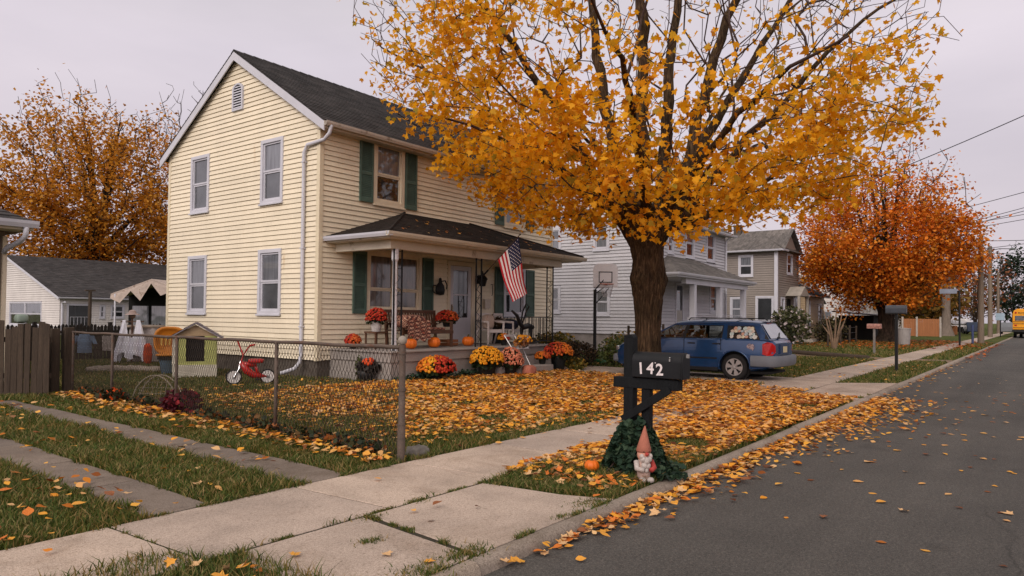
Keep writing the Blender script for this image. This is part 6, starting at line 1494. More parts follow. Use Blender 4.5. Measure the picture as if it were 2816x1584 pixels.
# canopy at the bungalow's right end
cn_ = thing('fabric_canopy', 'tattered pale canopy with a scalloped edge over a dark porch by the bungalow', 'canopy', (23,46,0)); CAN = mat('dirty_canvas', lin(176,160,150), .9, .2, 3, dirt=(lin(110,90,76), 3, .55))
ca, cb = Vector((21.4,48.8,0)), Vector((24.6,44.6,0)); cu_ = (cb-ca).normalized(); cd_ = Vector((.8,.6,0)); mid = ca.lerp(cb,.5)
m = MB(); e0, e1, pk = ca+Vector((0,0,2.75)), cb+Vector((0,0,2.75)), mid+Vector((0,0,3.75))
slab_roof(m, [e0, pk, pk+cd_*5, e0+cd_*5], .08); slab_roof(m, [e1, pk, pk+cd_*5, e1+cd_*5], .08); m.build('roof', CAN, cn_)
m = MB()
for s0, s1 in ((e0, pk), (pk, e1)):
    for i in range(2):
        a = s0.lerp(s1, i/2); b = s0.lerp(s1, (i+1)/2); dz = .5+.35*(i%2); m.add([a-Vector((0,0,.09)), b-Vector((0,0,.09)), b-Vector((0,0,.3))-cd_*.05, a.lerp(b,.5)-Vector((0,0,.35+dz))-cd_*.12, a-Vector((0,0,.3))-cd_*.05],[(0,1,2,3,4)])
m.build('valance', CAN, cn_)
for p in (ca+cu_*.3, cb-cu_*.3): MB().tube([p, p+Vector((0,0,2.75))],.06,6).build('pole', WHITE, cn_)
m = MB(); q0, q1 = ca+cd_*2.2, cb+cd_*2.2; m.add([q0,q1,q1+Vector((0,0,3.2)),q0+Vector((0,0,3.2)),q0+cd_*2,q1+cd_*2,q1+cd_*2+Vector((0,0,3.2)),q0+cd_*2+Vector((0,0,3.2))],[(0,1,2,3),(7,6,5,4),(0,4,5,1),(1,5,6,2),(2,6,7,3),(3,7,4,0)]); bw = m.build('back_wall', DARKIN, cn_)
m = MB(); p0 = q0-cd_*.05; 
for s_, w_ in ((.3,1.1),(1.6,1.6),(3.4,1.3)): 
    a = p0+cu_*s_; b = p0+cu_*(s_+w_); m.add([a+Vector((0,0,.4)), b+Vector((0,0,.4)), b+Vector((0,0,2.0)), a+Vector((0,0,2.0))],[(0,1,2,3)])
m.build('screen_panel', PGREY, bw)
# ================================================================ street things
def text_mesh(s, size, name, m, par, M_, depth=.002):
    cu = bpy.data.curves.new(name, 'FONT'); cu.body = s; cu.size = size; cu.extrude = depth; cu.align_x = 'CENTER'; cu.offset = size*.018
    o = bpy.data.objects.new(name, cu); COL.objects.link(o); dg = bpy.context.evaluated_depsgraph_get()
    me = bpy.data.meshes.new_from_object(o.evaluated_get(dg)); bpy.data.objects.remove(o); bpy.data.curves.remove(cu)
    o3 = org(par)
    me.transform(Matrix.Translation(-o3) @ M_); me.materials.clear(); me.materials.append(m)
    return link_mesh(name, me, par)
def applied(o):
    dg = bpy.context.evaluated_depsgraph_get(); me = bpy.data.meshes.new_from_object(o.evaluated_get(dg)); o.modifiers.clear(); o.data = me

# ---- mailbox
mx, my = 6.38, 3.3
MBX = mat('black_enamel', lin(17,18,21), .5, .25, 7, .1, 40, fine=.12, spec=.25, dirt=(lin(70,68,66), 18, .7)); PW = mat('black_painted_wood', lin(18,20,23), .75, .3, 5, .4, 30, stretch=(5,5,.8), fine=.2, dirt=(lin(74,64,54), 9, .7), spec=.2)
MLB = thing('mailbox', 'black mailbox numbered 142 on a braced black wooden post beside the kerb', 'mailbox', (mx, my, 0))
m = MB(); y0, y1, zb = 2.74, 3.25, .93; pr = [(-.085,0),(.085,0),(.085,.15)]+[(.085*math.cos(a),.15+.095*math.sin(a)) for a in [i*.2618 for i in range(1,12)]]+[(-.085,.15)]
M_ = Matrix.Translation((mx,0,zb))
m.M = M_; m.prism(pr, y0, y1); box = m.build('box', MBX, MLB, smooth=True, auto=35, bevel=.004)
m = MB(M_); m.prism([(x*1.05, z*1.03-.003) for x, z in pr], y0-.018, y0-.001); m.build('door', MBX, box, smooth=True, auto=35, bevel=.004)
m = MB(M_); m.box(-.012,.012,y0-.045,y0-.018,.2,.235); m.build('latch', mat('worn_steel', lin(170,168,166), .4, .2, 20, metal=.7), box)
m = MB(M_); m.prism([(-.07,0),(-.03,.0),(-.07,.03)], y0-.02, y0-.019)
m = MB(M_); m.box(-.094,-.0865,2.845,2.857,.165,.19); m.ball((-.092,2.85,.2),.008,8,5); m.build('flag_pivot', mat('worn_steel', lin(170,168,166), .4), box)
NUMM = mat('white_number', lin(216,206,206), .6, .08, 30)
for s, yy, zz_, rz_t in (('1',3.15,.035,4),('4',3.055,.04,-3),('2',2.955,.03,2)):
    Mt = Matrix(((0,0,-1,mx-.0862),(-1,0,0,yy),(0,1,0,zb+zz_),(0,0,0,1))) @ Matrix.Rotation(R(rz_t),4,'Z')
    text_mesh(s, .155, 'number', NUMM, box, Mt, .0015)
m = MB(); m.ball((mx-.0885,3.0,zb+.145),.006,6,4); m.build('screw', NUMM, box)
m = MB(); m.box(mx-.055,mx+.055,2.78,3.47,zb-.115,zb-.012); m.build('board', PW, MLB, bevel=.006)
m = MB(); m.box(mx-.05,mx+.05,3.255,3.36,-.1,1.31); m.add([(mx-.05,3.255,1.311),(mx+.05,3.255,1.311),(mx+.05,3.36,1.311),(mx-.05,3.36,1.311),(mx-.05,3.28,1.345),(mx+.05,3.28,1.345),(mx+.05,3.36,1.33),(mx-.05,3.36,1.33)],[(0,1,5,4),(1,2,6,5),(2,3,7,6),(3,0,4,7),(4,5,6,7)]); m.build('post', PW, MLB, bevel=.006)
m = MB(); m.box(mx-.04,mx+.04,3.08,3.17,-.1,zb-.117); m.build('post', PW, MLB, bevel=.006)
m = MB(); m.bar((mx-.065,3.36,.5),(mx-.065,2.86,zb-.1),.03,.075); m.build('brace', PW, MLB, bevel=.004)
# ivy, gnome
IVT = thing('ivy', 'dark green ivy mound climbing the foot of the mailbox post', 'ivy', (6.3,3.25,0)); rs = np.random.RandomState(90)
n = 1300; u = rs.rand(n)**.7; a = rs.rand(n)*2*np.pi; z = .5*(1-u)**.9; rr_ = .08+.23*u**.8
P = np.stack([6.36+np.cos(a)*rr_*1.05, 3.24+np.sin(a)*rr_*1.0, z+.03*rs.rand(n)], 1)
P2 = np.stack([rs.uniform(6.1,6.62,200), rs.uniform(2.84,3.05,200), np.full(200,.03)+.05*rs.rand(200)], 1); P3 = np.stack([rs.normal(6.32,.07,70), rs.uniform(2.74,2.86,70), .02+.02*rs.rand(70)], 1); P = np.concatenate([P, P2, P3]); n = len(P)
V, Lp, Sz = leaf_arrays(P, rs.uniform(.04,.085,n), rs.rand(n)*6.28, rs.normal(0,.55,n), rs.normal(-.5,.5,n), rs.uniform(0,.4,n), HEX); np_mesh('foliage', V, Lp, Sz, IVY, IVT)
m = MB()
for i in range(14):
    a = i*.45; m.tube([(6.36+.36*math.cos(a),3.24+.36*math.sin(a),.01),(6.36+.22*math.cos(a+.3),3.24+.22*math.sin(a+.3),.2),(6.37+.06*math.cos(a+.6),3.26+.06*math.sin(a+.6),.48)],.006,5)
m.build('vines', TWIG, IVT)
gx_, gy_ = 6.0, 2.97; GN = thing('garden_gnome', 'garden gnome with a tall faded terracotta pointed hat and white beard', 'gnome', (gx_,gy_,0))
GH = mat('faded_terracotta', lin(160,98,80), .85, .15, 9, .3, 70); GWH = mat('chalk_white', lin(176,166,160), .8, .16, 12, .3, 50, dirt=(lin(140,126,116), 14, .6)); GRD = mat('faded_red', lin(160,58,52), .75, .2, 14)
m = MB(); m.lathe([(.055,0),(.063,.03),(.068,.1),(.058,.17),(.045,.2)],(gx_,gy_,.02),16,sx=1.,sy=.9); m.build('body', mat('worn_grey_plaster', lin(176,150,138), .85, .2, 10, .3, 50, dirt=(GRD and lin(160,60,54), 6, .58)), GN, smooth=True)
hd = MB(); hd.ball((gx_,gy_,.25),.065,14,10,(1,.95,1.05)); ho = hd.build('head', mat('gnome_skin', lin(206,150,128), .8, .12, 10), GN, smooth=True)
fx, fy = -.62, -.78      # the way it faces
m = MB(); m.ball((gx_+fx*.068,gy_+fy*.068,.262),.019,8,6); m.build('nose', GRD, ho, smooth=True)
m = MB()
for s_ in (-1,1): m.ball((gx_+fx*.057+s_*.026*-fy,gy_+fy*.057+s_*.026*fx,.285),.008,8,6)
m.build('eyes', DARKIN, ho, smooth=True)
m = MB()
for i, (s_, h_, r_) in enumerate(((0,.2,.036),(-.03,.215,.028),(.03,.215,.028),(-.016,.16,.03),(.016,.155,.03),(0,.115,.026),(-.042,.24,.022),(.042,.24,.022))): m.ball((gx_+fx*.05+s_*-fy,gy_+fy*.05+s_*fx,h_), r_, 10, 7, (1,1,1.15))
m.build('beard', GWH, ho, smooth=True)
m = MB(); m.lathe([(.066,.275),(.07,.29),(.058,.33),(.044,.38),(.029,.43),(.013,.485),(.003,.51)],(gx_,gy_,0),18)
m.v = [(x+.0+.02*max(0,(z-.3)/.2)**1.5, y, z) for x, y, z in m.v]; m.build('hat', GH, GN, smooth=True)
for s_ in (-1, 1): 
    m = MB(); m.tube([(gx_+s_*.07*-fy,gy_+s_*.07*fx,.19),(gx_+fx*.04+s_*.085*-fy,gy_+fy*.04+s_*.085*fx,.13),(gx_+fx*.085+s_*.035*-fy,gy_+fy*.085+s_*.035*fx,.12)],[.028,.026,.022],8); m.build('arm', GRD if s_ > 0 else GWH, GN, smooth=True)
    MB().ball((gx_+fx*.06+s_*.04*-fy,gy_+fy*.06+s_*.04*fx,.025),.035,10,6,(1,1,.8)).build('boot', GWH, GN, smooth=True)

# ---- blue estate car (local x = forward, built level at z=0, turned to face the houses)
CARP = mat('metallic_blue_paint', lin(26,62,104), .26, .1, 2, fine=.05, bscale=8, metal=.25, spec=.5, coat=.5); BUMP = mat('grey_bumper', lin(104,106,112), .6, .12, 4); TRIM = mat('black_trim', lin(20,20,22), .5, .2, 9)
CARG = bpy.data.materials.new('car_glass'); CARG.use_nodes = True; nt = CARG.node_tree; nt.nodes.remove(nt.nodes['Principled BSDF'])
t1 = nn(nt, 'ShaderNodeBsdfTransparent', Color=(.62,.66,.64,1)); g1 = nn(nt, 'ShaderNodeBsdfGlossy', Color=(.9,.9,.9,1), Roughness=.02); f1 = nn(nt, 'ShaderNodeFresnel', IOR=1.75); mxs = nn(nt, 'ShaderNodeMixShader')
nt.links.new(f1.outputs[0], mxs.inputs[0]); nt.links.new(t1.outputs[0], mxs.inputs[1]); nt.links.new(g1.outputs[0], mxs.inputs[2]); nt.links.new(mxs.outputs[0], nt.nodes['Material Output'].inputs['Surface'])
CAR = thing('station_wagon', 'dark blue estate car with stickers covering its rear side window, parked in the driveway', 'car', (18.36, 7.52, -.0), R(90))
# stations: x, z_floor, z_shoulder(belt), half width low, half width belt, z_top(centre)
ST = [(2.12,.34,.6,.52,.5,.64),(2.06,.27,.72,.68,.62,.76),(1.9,.22,.8,.78,.72,.85),(1.6,.2,.86,.83,.78,.92),(1.25,.2,.93,.85,.81,.98),(.95,.2,.985,.855,.83,1.03),(.4,.2,1.0,.86,.845,1.03),(-.3,.2,1.01,.86,.845,1.03),(-1.0,.2,1.02,.86,.84,1.03),(-1.6,.22,1.02,.85,.825,1.03),(-2.0,.27,1.01,.82,.79,1.02),(-2.2,.33,.98,.76,.73,.99),(-2.26,.4,.92,.7,.68,.93)]
m = MB(); rows = []
for x, zf_, zs, w0, w1, zt in ST:
    h = zs-zf_
    half = [(0,zf_),(w0*.86,zf_),(w0*.97,zf_+.06*h),(w0,zf_+.3*h),(w0*1.005,zf_+.52*h),((w0+w1)/2*1.005,zf_+.8*h),(w1+.004,zf_+.95*h),(w1-.03,zs),(w1-.09,zs+(zt-zs)*.45),(0,zt)]
    rows.append([(x,y,z) for y, z in half]+[(x,-y,z) for y, z in half[-2:0:-1]])
n = len(rows[0]); m.add([v for r_ in rows for v in r_], [(i*n+j,i*n+(j+1)%n,(i+1)*n+(j+1)%n,(i+1)*n+j) for i in range(len(rows)-1) for j in range(n)]+[tuple(range(n)),tuple(range(len(rows)*n-1,(len(rows)-1)*n-1,-1))])
body = m.build('body', CARP, CAR, smooth=True, local=True)
import bmesh
bm = bmesh.new(); bm.from_mesh(body.data); bmesh.ops.recalc_face_normals(bm, faces=bm.faces); bm.to_mesh(body.data); bm.free()
WX = (1.33, -1.3); WR_ = .315
for x in WX:
    cm = MB()
    for s_ in (-1, 1):
        cm.lathe([(.0001,-.14),(.385,-.14),(.385,.14),(.0001,.14)],(x,s_*.83,.33),36,ax='y')
    co_ = cm.build('cut', TRIM, CAR, local=True)
    bm = bmesh.new(); bm.from_mesh(co_.data); bmesh.ops.recalc_face_normals(bm, faces=bm.faces); bm.to_mesh(co_.data); bm.free()
    b_ = body.modifiers.new('arch','BOOLEAN'); b_.operation = 'DIFFERENCE'; b_.object = co_; b_.solver = 'EXACT'
    bpy.context.view_layer.update(); applied(body); bpy.data.objects.remove(co_)
body.data.materials.clear(); body.data.materials.append(CARP); body.data.set_sharp_from_angle(angle=R(32))
for x in WX:
    for s_ in (-1,1): MB().lathe([(.0001,-.06),(.38,-.06),(.38,.0),(.0001,.0)],(x,s_*.72,.33),24,ax='y').build('wheel_well', DARKIN, CAR, local=True)
    for s_ in (-1, 1):      # flared arch lips
        m = MB(); m.tube([(x+.395*math.cos(a), s_*(.852 if abs(math.cos(a))<.8 else .846), .33+.395*math.sin(a)) for a in [-.12+i*(math.pi+.24)/20 for i in range(21)]], .022, 6); m.build('arch_lip', CARP, CAR, smooth=True, local=True)
# cabin: roof, pillars and glass
GH_ = [(1.02,1.0,.8,1.02),(.32,1.37,.63,1.43),(-.3,1.41,.64,1.47),(-1.2,1.41,.64,1.475),(-1.86,1.37,.62,1.44)]
yb = lambda x: .842 if x > -1.7 else .842-.05*(-1.7-x)/.5
def roofy(x): return np.interp(-x, [-.32,.3,1.2,1.86],[.63,.64,.64,.62])
m = MB()
xs = [.34,.1,-.3,-.8,-1.2,-1.6,-1.86]; zr_ = [1.36,1.395,1.41,1.415,1.41,1.395,1.37]
rows = []
for x, z in zip(xs, zr_): 
    y = float(roofy(x)); rows.append([(x,y+.012,z-.03),(x,y,z+.005),(x,y-.06,z+.045),(x,y*.55,z+.075),(x,0,z+.085),(x,-y*.55,z+.075),(x,-y+.06,z+.045),(x,-y,z+.005),(x,-y-.012,z-.03)])
n = 9; m.add([v for r_ in rows for v in r_], [(i*n+j,i*n+j+1,(i+1)*n+j+1,(i+1)*n+j) for i in range(len(rows)-1) for j in range(n-1)])
m.build('roof', CARP, CAR, smooth=True, local=True)
sy = lambda x, z: float(np.interp(z, [1.0,1.38],[yb(x)-.02, roofy(x)+.012]))
def sidepoly(m, pts, s_, off=0.): m.poly([(x, s_*(sy(x,z)+off), z) for x, z in (pts if s_ > 0 else pts[::-1])])
for s_ in (1, -1):
    m = MB(); sidepoly(m, [(1.07,.995),(-2.1,.995),(-2.1,1.03),(1.03,1.03)], s_, .002); sidepoly(m, [(.1,1.03),(.0,1.03),(-.08,1.35),(.02,1.35)], s_, .003); sidepoly(m, [(1.06,1.03),(.9,1.03),(.36,1.335),(.34,1.36)], s_, .002); sidepoly(m, [(-.93,1.03),(-1.13,1.03),(-1.12,1.35),(-.95,1.35)], s_, .001); sidepoly(m, [(.36,1.333),(-1.72,1.327),(-1.86,1.36),(.34,1.37)], s_, .001); sidepoly(m, [(-1.9,1.03),(-2.12,1.03),(-1.88,1.36),(-1.72,1.33)], s_, .001); m.build('side_frame', TRIM, CAR, local=True)
    P_s = [([(1.08,1.0),(.99,1.0),(.335,1.345),(.34,1.385)],'pillar'),([(-.98,1.0),(-1.1,1.0),(-1.07,1.39),(-.98,1.39)],'pillar'),([(-1.93,1.0),(-2.14,.99),(-1.88,1.385),(-1.72,1.365)],'pillar'),([(.36,1.345),(-1.9,1.345),(-1.88,1.385),(-1.2,1.41),(-.3,1.41),(.34,1.38)],'roof_rail')]
    for pts, nm in P_s: m = MB(); sidepoly(m, pts, s_, .004); m.build(nm, CARP, CAR, local=True)
    for pts in ([(.9,1.025),(.1,1.025),(.02,1.345),(.36,1.335)],[(.0,1.025),(-.93,1.025),(-.95,1.345),(-.08,1.35)]):
        m = MB(); sidepoly(m, pts, s_, .0); m.build('side_window', CARG, CAR, local=True)
    m = MB(); sidepoly(m, [(-1.13,1.025),(-1.9,1.025),(-1.72,1.33),(-1.12,1.345)], s_, .0); rw = m.build('side_window', PDARK, CAR, local=True)
    if s_ > 0:
        rw['label'] = 'rear side window covered with round white and coloured stickers'
        rs_ = random.Random(3); cols = [lin(196,192,184),lin(176,190,186),lin(190,174,160),lin(200,190,164),lin(184,140,120),lin(160,172,176)]
        for q, (fx_, fz_) in enumerate([(a, b) for b in (.1,.36,.62,.86) for a in (.05,.2,.34,.48,.62,.77,.9)]):
            if rs_.random() < .2: continue
            x = -1.17-(.68-.14*fz_)*fx_-.02*rs_.random(); z = 1.045+.27*fz_; r_ = .036+.02*rs_.random(); k_ = rs_.choice((5,7,9))
            m = MB(); pts = [(x+r_*1.15*math.cos(a)*rs_.uniform(.85,1.1), z+r_*math.sin(a)*rs_.uniform(.85,1.1)) for a in [i*2*math.pi/k_ for i in range(k_)]]
            sidepoly(m, pts, s_, .003); so = m.build('sticker', mat('sticker_%d' % (q % 6), cols[q % 6], .6, .35, 30), rw, local=True)
    m = MB(); m.box(-1.02,-.86,s_*.86-.012,s_*.86+.014,.82,.86) if False else None
    for xh in (-.18, -.98+.14):
        m = MB(); m.box(xh-.1,xh+.1,s_*.853-.012,s_*.853+.012,.865,.9); m.build('door_handle', TRIM, CAR, bevel=.008, local=True)
    for xd, za in ((.96,.3), (.02,.3), (-.96,.72)):
        MB().box(xd-.005,xd+.005,.8 if s_ > 0 else -.8666,.8666 if s_ > 0 else -.8,za,1.0).build('door_gap', DARKIN, CAR, local=True)
    m = MB(); m.box(-.86,.94,s_*.8655-.006,s_*.8655+.006,.5,.535); m.build('side_moulding', TRIM, CAR, local=True)
    m = MB(); m.box(-.88,.92,s_*.84-.02,s_*.84+.022,.2,.29); m.build('sill', TRIM, CAR, bevel=.01, local=True)
    m = MB(); m.ball((.72,s_*.93,1.06),.09,10,7,(.7,1,.75)); m.build('door_mirror', TRIM, CAR, smooth=True, local=True)
    m = MB(); m.tube([(.0,s_*.57,1.475),(-.05,s_*.57,1.53),(-1.6,s_*.57,1.53),(-1.68,s_*.57,1.475)],.014,6); m.build('roof_rack', TRIM, CAR, local=True)
SEATM = mat('seat_fabric', lin(70,70,72), .95, .2, 8)
for x in (.12, -.85):
    for y in (-.38, .38):
        m = MB(); m.add([(x+.1,y-.22,1.035),(x+.1,y+.22,1.035),(x-.02,y+.22,1.035),(x-.02,y-.22,1.035),(x-.04,y-.19,1.22),(x-.04,y+.19,1.22),(x-.13,y+.19,1.22),(x-.13,y-.19,1.22)],[(0,1,5,4),(1,2,6,5),(2,3,7,6),(3,0,4,7),(4,5,6,7)]); m.box(x-.14,x-.06,y-.11,y+.11,1.235,1.35); m.build('seat', SEATM, CAR, bevel=.02, local=True)
m = MB(); m.box(.62,.95,-.7,.7,1.03,1.075); m.build('dashboard', TRIM, CAR, bevel=.02, local=True)
m = MB(); m.tube([(.55+.05*math.sin(a),.38+.17*math.cos(a),1.1+.15*math.sin(a)) for a in [i*.4488 for i in range(14)]],.014,6,closed=True); m.build('steering_wheel', TRIM, CAR, local=True)
m = MB()
for x in (-.35,-1.25): m.bar((x,-.57,1.535),(x,.57,1.535),.05,.022)
m.build('roof_rack_bar', TRIM, CAR, local=True)
m = MB(); m.add([(.98,.76,1.02),(.98,-.76,1.02),(.36,-.58,1.39),(.36,.58,1.39)],[(0,1,2,3)]); m.build('windscreen', CARG, CAR, local=True)
m = MB(); m.add([(-2.15,.78,1.0),(-2.15,-.78,1.0),(-1.87,-.61,1.4),(-1.87,.61,1.4),(-1.88,.4,1.44),(-1.88,-.4,1.44)],[(1,0,3,2),(2,3,4,5)]); m.build('tailgate', CARP, CAR, local=True)
m = MB(); m.add([(-2.145,.66,1.04),(-2.145,-.66,1.04),(-1.9,-.54,1.385),(-1.9,.54,1.385)],[(1,0,3,2)]); rwn = m.build('rear_window', glassmat('rear_glass', lin(120,124,128), rough=.05, var=.3, scale=2), CAR, local=True)
m = MB(); m.bar((-2.16,.05,1.05),(-2.07,-.3,1.17),.02); m.box(-2.17,-2.12,-.02,.1,1.03,1.07); m.build('wiper', TRIM, rwn, local=True)
MB().box(-1.905,-1.885,-.16,.16,1.395,1.42).build('brake_light', mat('dark_red_lens', lin(120,24,20), .3), CAR, local=True)
RLN = mat('red_lens', lin(170,16,14), .35, .2, 20)
for s_ in (1,-1):
    m = MB(); pts = [(.0,.64),(.0,.92),(-.1,.95),(-.22,.93),(-.27,.84),(-.27,.68),(-.2,.63)]
    vs = []
    for dx, dy in ((0,0),):
        side = [(-2.0,.832,.66),(-2.0,.826,.9),(-2.1,.81,.95),(-2.2,.765,.93),(-2.26,.7,.86),(-2.268,.69,.72),(-2.22,.765,.64),(-2.1,.815,.63)]
    m.add([(x, s_*(y+.014), z) for x,y,z in side]+[(x+.03, s_*(y-.06), z) for x,y,z in side],[tuple(range(8)) if s_>0 else tuple(range(7,-1,-1))]+[(i,(i+1)%8,(i+1)%8+8,i+8) for i in range(8)])
    m.build('tail_light', RLN, CAR, bevel=.008, local=True)
    MB().box(2.0,2.1,s_*.56-.13,s_*.56+.13,.62,.74).build('headlight', CHR, CAR, bevel=.02, local=True)
m = MB(); sec = [(-.02,.36),(-.05,.4),(-.06,.56),(-.03,.62),(.06,.62),(.06,.36)]
path = [(-1.72,.872),(-2.0,.86),(-2.2,.8),(-2.32,.68),(-2.36,.4),(-2.37,0),(-2.36,-.4),(-2.32,-.68),(-2.2,-.8),(-2.0,-.86),(-1.72,-.872)]
vs = []; k = len(sec)
for x, y in path:
    l = math.hypot(x+1.5, y*.3); nx, ny = ((x+1.7)*1.0, y*.35); q = math.hypot(nx, ny) or 1
    for d, z in sec: vs.append((x-d*nx/q*-1*-1 if False else x+(-d)*(nx/q), y+(-d)*(ny/q), z))
m.add(vs, [(i*k+j,i*k+(j+1)%k,(i+1)*k+(j+1)%k,(i+1)*k+j) for i in range(len(path)-1) for j in range(k)]+[tuple(range(k)),tuple(range(len(path)*k-1,(len(path)-1)*k-1,-1))])
m.build('rear_bumper', BUMP, CAR, smooth=True, auto=35, local=True)
m = MB(); m.box(1.75,2.2,-.7,.7,.3,.52); m.build('front_bumper', BUMP, CAR, bevel=.06, local=True)
m = MB(); m.box(-2.285,-2.255,-.36,.36,.66,.9); m.build('plate_recess', mat('shadow_blue', lin(34,54,86), .5), CAR, local=True)
m = MB(); m.box(-2.296,-2.286,-.16,.15,.69,.84); m.build('number_plate', mat('plate_cream', lin(206,190,150), .5, .12, 12, dirt=(lin(120,90,50), 9, .6)), CAR, local=True)
# map shaped sticker on the rear wing
m = MB(); ol = [(0,0),(.04,.05),(.09,.06),(.12,.03),(.16,.06),(.2,.01),(.22,-.05),(.19,-.1),(.17,-.15),(.13,-.11),(.08,-.1),(.03,-.08),(-.01,-.04)]
m.poly([(-1.62-a*.85, .8535, .86+b*.85) for a, b in ol]); m.build('wing_sticker', mat('collage_sticker', lin(170,150,150), .6, .3, 26, dirt=(lin(40,50,80), 22, .5)), CAR, local=True)
for x in WX:
    for s_ in (1, -1):
        wy_ = s_*.755
        m = MB(); m.lathe([(.2,-.1),(.29,-.1),(.315,-.075),(.318,0),(.315,.075),(.29,.1),(.2,.1),(.19,.0)],(x,wy_,WR_+.0),36,ax='y',caps=False); wh = m.build('wheel', RUB, CAR, smooth=True, auto=40, local=True)
        ALY = mat('alloy', lin(166,160,156), .4, .12, 8, metal=.6); fy_ = wy_+s_*.095
        m = MB(); m.lathe([(.19,0),(.215,0),(.215,s_*.012),(.195,s_*.012),(.19,0)],(x,fy_-s_*.006,WR_),30,ax='y',caps=False)
        for q in range(6):
            a = q*math.pi/3+.2; c_, d_q = math.cos(a), math.sin(a)
            pr_ = [(.03,-.035),(.1,-.03),(.15,-.055),(.2,-.05),(.2,.05),(.15,.055),(.1,.03),(.03,.035)]
            m.add([(x+u*c_-v*d_q, fy_-s_*.01+dy, WR_+u*d_q+v*c_) for dy in (0, s_*.014) for u, v in pr_],[tuple(range(7,-1,-1)),tuple(range(8,16))]+[(i,(i+1)%8,(i+1)%8+8,i+8) for i in range(8)])
        m.lathe([(.001,0),(.05,0),(.045,s_*.02),(.001,s_*.024)],(x,fy_-s_*.008,WR_),14,ax='y'); m.build('rim', ALY, wh, local=True)
        m = MB(); m.lathe([(.001,0),(.2,0),(.2,s_*.004),(.001,s_*.004)],(x,fy_-s_*.03,WR_),24,ax='y'); m.build('brake_disc', DARKIN, wh, local=True)
m = MB(); m.box(-2.1,1.9,-.7,.7,.16,.22); m.build('underbody', DARKIN, CAR, local=True)

# ---- school bus at the end of the street
BY = mat('bus_yellow', lin(226,152,24), .45, .08, 3, fine=.05); BUS = thing('school_bus', 'yellow school bus driving away far up the street', 'bus', (88,1.55,-.08))
bx0, by0, by1 = 88, .35, 2.75
m = MB(); pr = [(by0,.85),(by1,.85),(by1,2.45),(by1-.1,2.75),(by1-.4,2.95),(by0+.4,2.95),(by0+.1,2.75),(by0,2.45)]; z_ = -.08
m.add([(bx0+d,y,z+z_) for d in (0,10) for y,z in pr],[tuple(range(7,-1,-1)),tuple(range(8,16))]+[(i,(i+1)%8,(i+1)%8+8,i+8) for i in range(8)]); bb = m.build('body', BY, BUS, bevel=.06)
def bp_(name, y0, y1, z0, z1, mt, x=bx0-.02, par=BUS): return MB().box(x,x+.04,y0,y1,z0+z_,z1+z_).build(name, mt, par)
bp_('rear_window', 1.72,2.55,1.75,2.25,PDARK); bp_('rear_window', .55,1.38,1.75,2.25,PDARK); ed = bp_('emergency_door', 1.36,1.74,.95,2.3,BY); bp_('pane', 1.42,1.68,1.75,2.25,PMID,bx0-.03,ed)
for z in (1.62,1.42,1.02): bp_('black_stripe', .4,2.7,z,z+.05,BLACKM,bx0-.025)
bp_('bumper', .3,2.8,.62,.84,BLACKM,bx0-.1); bp_('sign_panel', .9,2.2,2.42,2.66,BY,bx0-.03)
text_mesh('SCHOOL BUS', .24, 'sign_lettering', BLACKM, BUS, Matrix(((0,0,-1,bx0-.035),(-1,0,0,1.55),(0,1,0,2.46+z_),(0,0,0,1))))
for y in (.62,2.48): MB().lathe([(.001,0),(.09,0),(.09,-.03),(.001,-.03)],(bx0-.03,y,2.55+z_),12,ax='x').build('flasher', RLN, BUS)
for y in (.6,2.5): bp_('tail_light', y-.1,y+.1,1.2,1.35,RLN)
for y in (.5,1.0,2.1,2.6): 
    m = MB(); m.lathe([(.15,-.13),(.45,-.13),(.48,0),(.45,.13),(.15,.13)],(bx0+2.4,y,.48+z_),20,ax='y'); m.build('wheel', RUB, BUS, smooth=True, auto=40)
m = MB(); m.tube([(bx0+9.5,by1,2.2),(bx0+9.5,by1+.35,2.1),(bx0+9.5,by1+.35,1.7)],.05,6); m.box(bx0+9.4,bx0+9.5,by1+.2,by1+.5,1.5,2.0); m.build('mirror', BLACKM, BUS)
MB().box(bx0+.3,bx0+9.6,by0+.2,by1-.2,.4+z_,.85+z_).build('chassis', DARKIN, BUS)
m = MB()
for i in range(8): m.box(bx0+.5+i*1.15,bx0+1.45+i*1.15,by1-.01,by1+.02,1.75+z_,2.3+z_)
m.build('side_windows', PDARK, BUS)

# ---- poles, lamps, signs, wires
PWD = mat('utility_pole_wood', lin(118,104,90), .9, .2, 2, .4, 14, stretch=(5,5,.3))
def upole(label, x, y, h, arm=False, r=.15):
    T = thing('utility_pole', label, 'utility pole', (x,y,0)); MB().tube([(x,y,-.1),(x+.02,y-.02,h)],[r,r*.72],10).build('pole', PWD, T, smooth=True, auto=50)
    if arm:
        m = MB(); m.tube([(x,y,h-.45),(x,y-.8,h-.3),(x,y-1.6,h-.35)],.04,6); m.build('lamp_arm', BLACKM, T); MB().ball((x,y-1.85,h-.38),.22,10,6,(.8,1.5,.5)).build('lamp_head', mat('lamp_grey', lin(90,98,96), .5), T, smooth=True)
    m = MB()
    for z in (h-.6,h-1.2): m.lathe([(.05,0),(.07,.06),(.05,.14)],(x+.1,y-.2,z),8); m.bar((x,y,z),(x+.1,y-.2,z),.03)
    m.build('insulator', mat('brown_glaze', lin(84,62,50), .4), T)
    return T
upole('bare wooden utility pole nearest on the verge, flat topped', 57.5, 3.55, 7.4, r=.2)
upole('wooden utility pole with a street lamp arm, second from the camera', 85.5, 4.5, 9.1, True, .22)
upole('third and farthest thin wooden utility pole on the verge', 118, 5.3, 8.4, r=.2)
bp = thing('post', 'plain black post on the verge with a mailbox on top, right of the blue car', 'post', (23.8,3.57,0)); MB().box(23.76,23.84,3.53,3.61,0,1.75).build('post', BLACKM, bp)
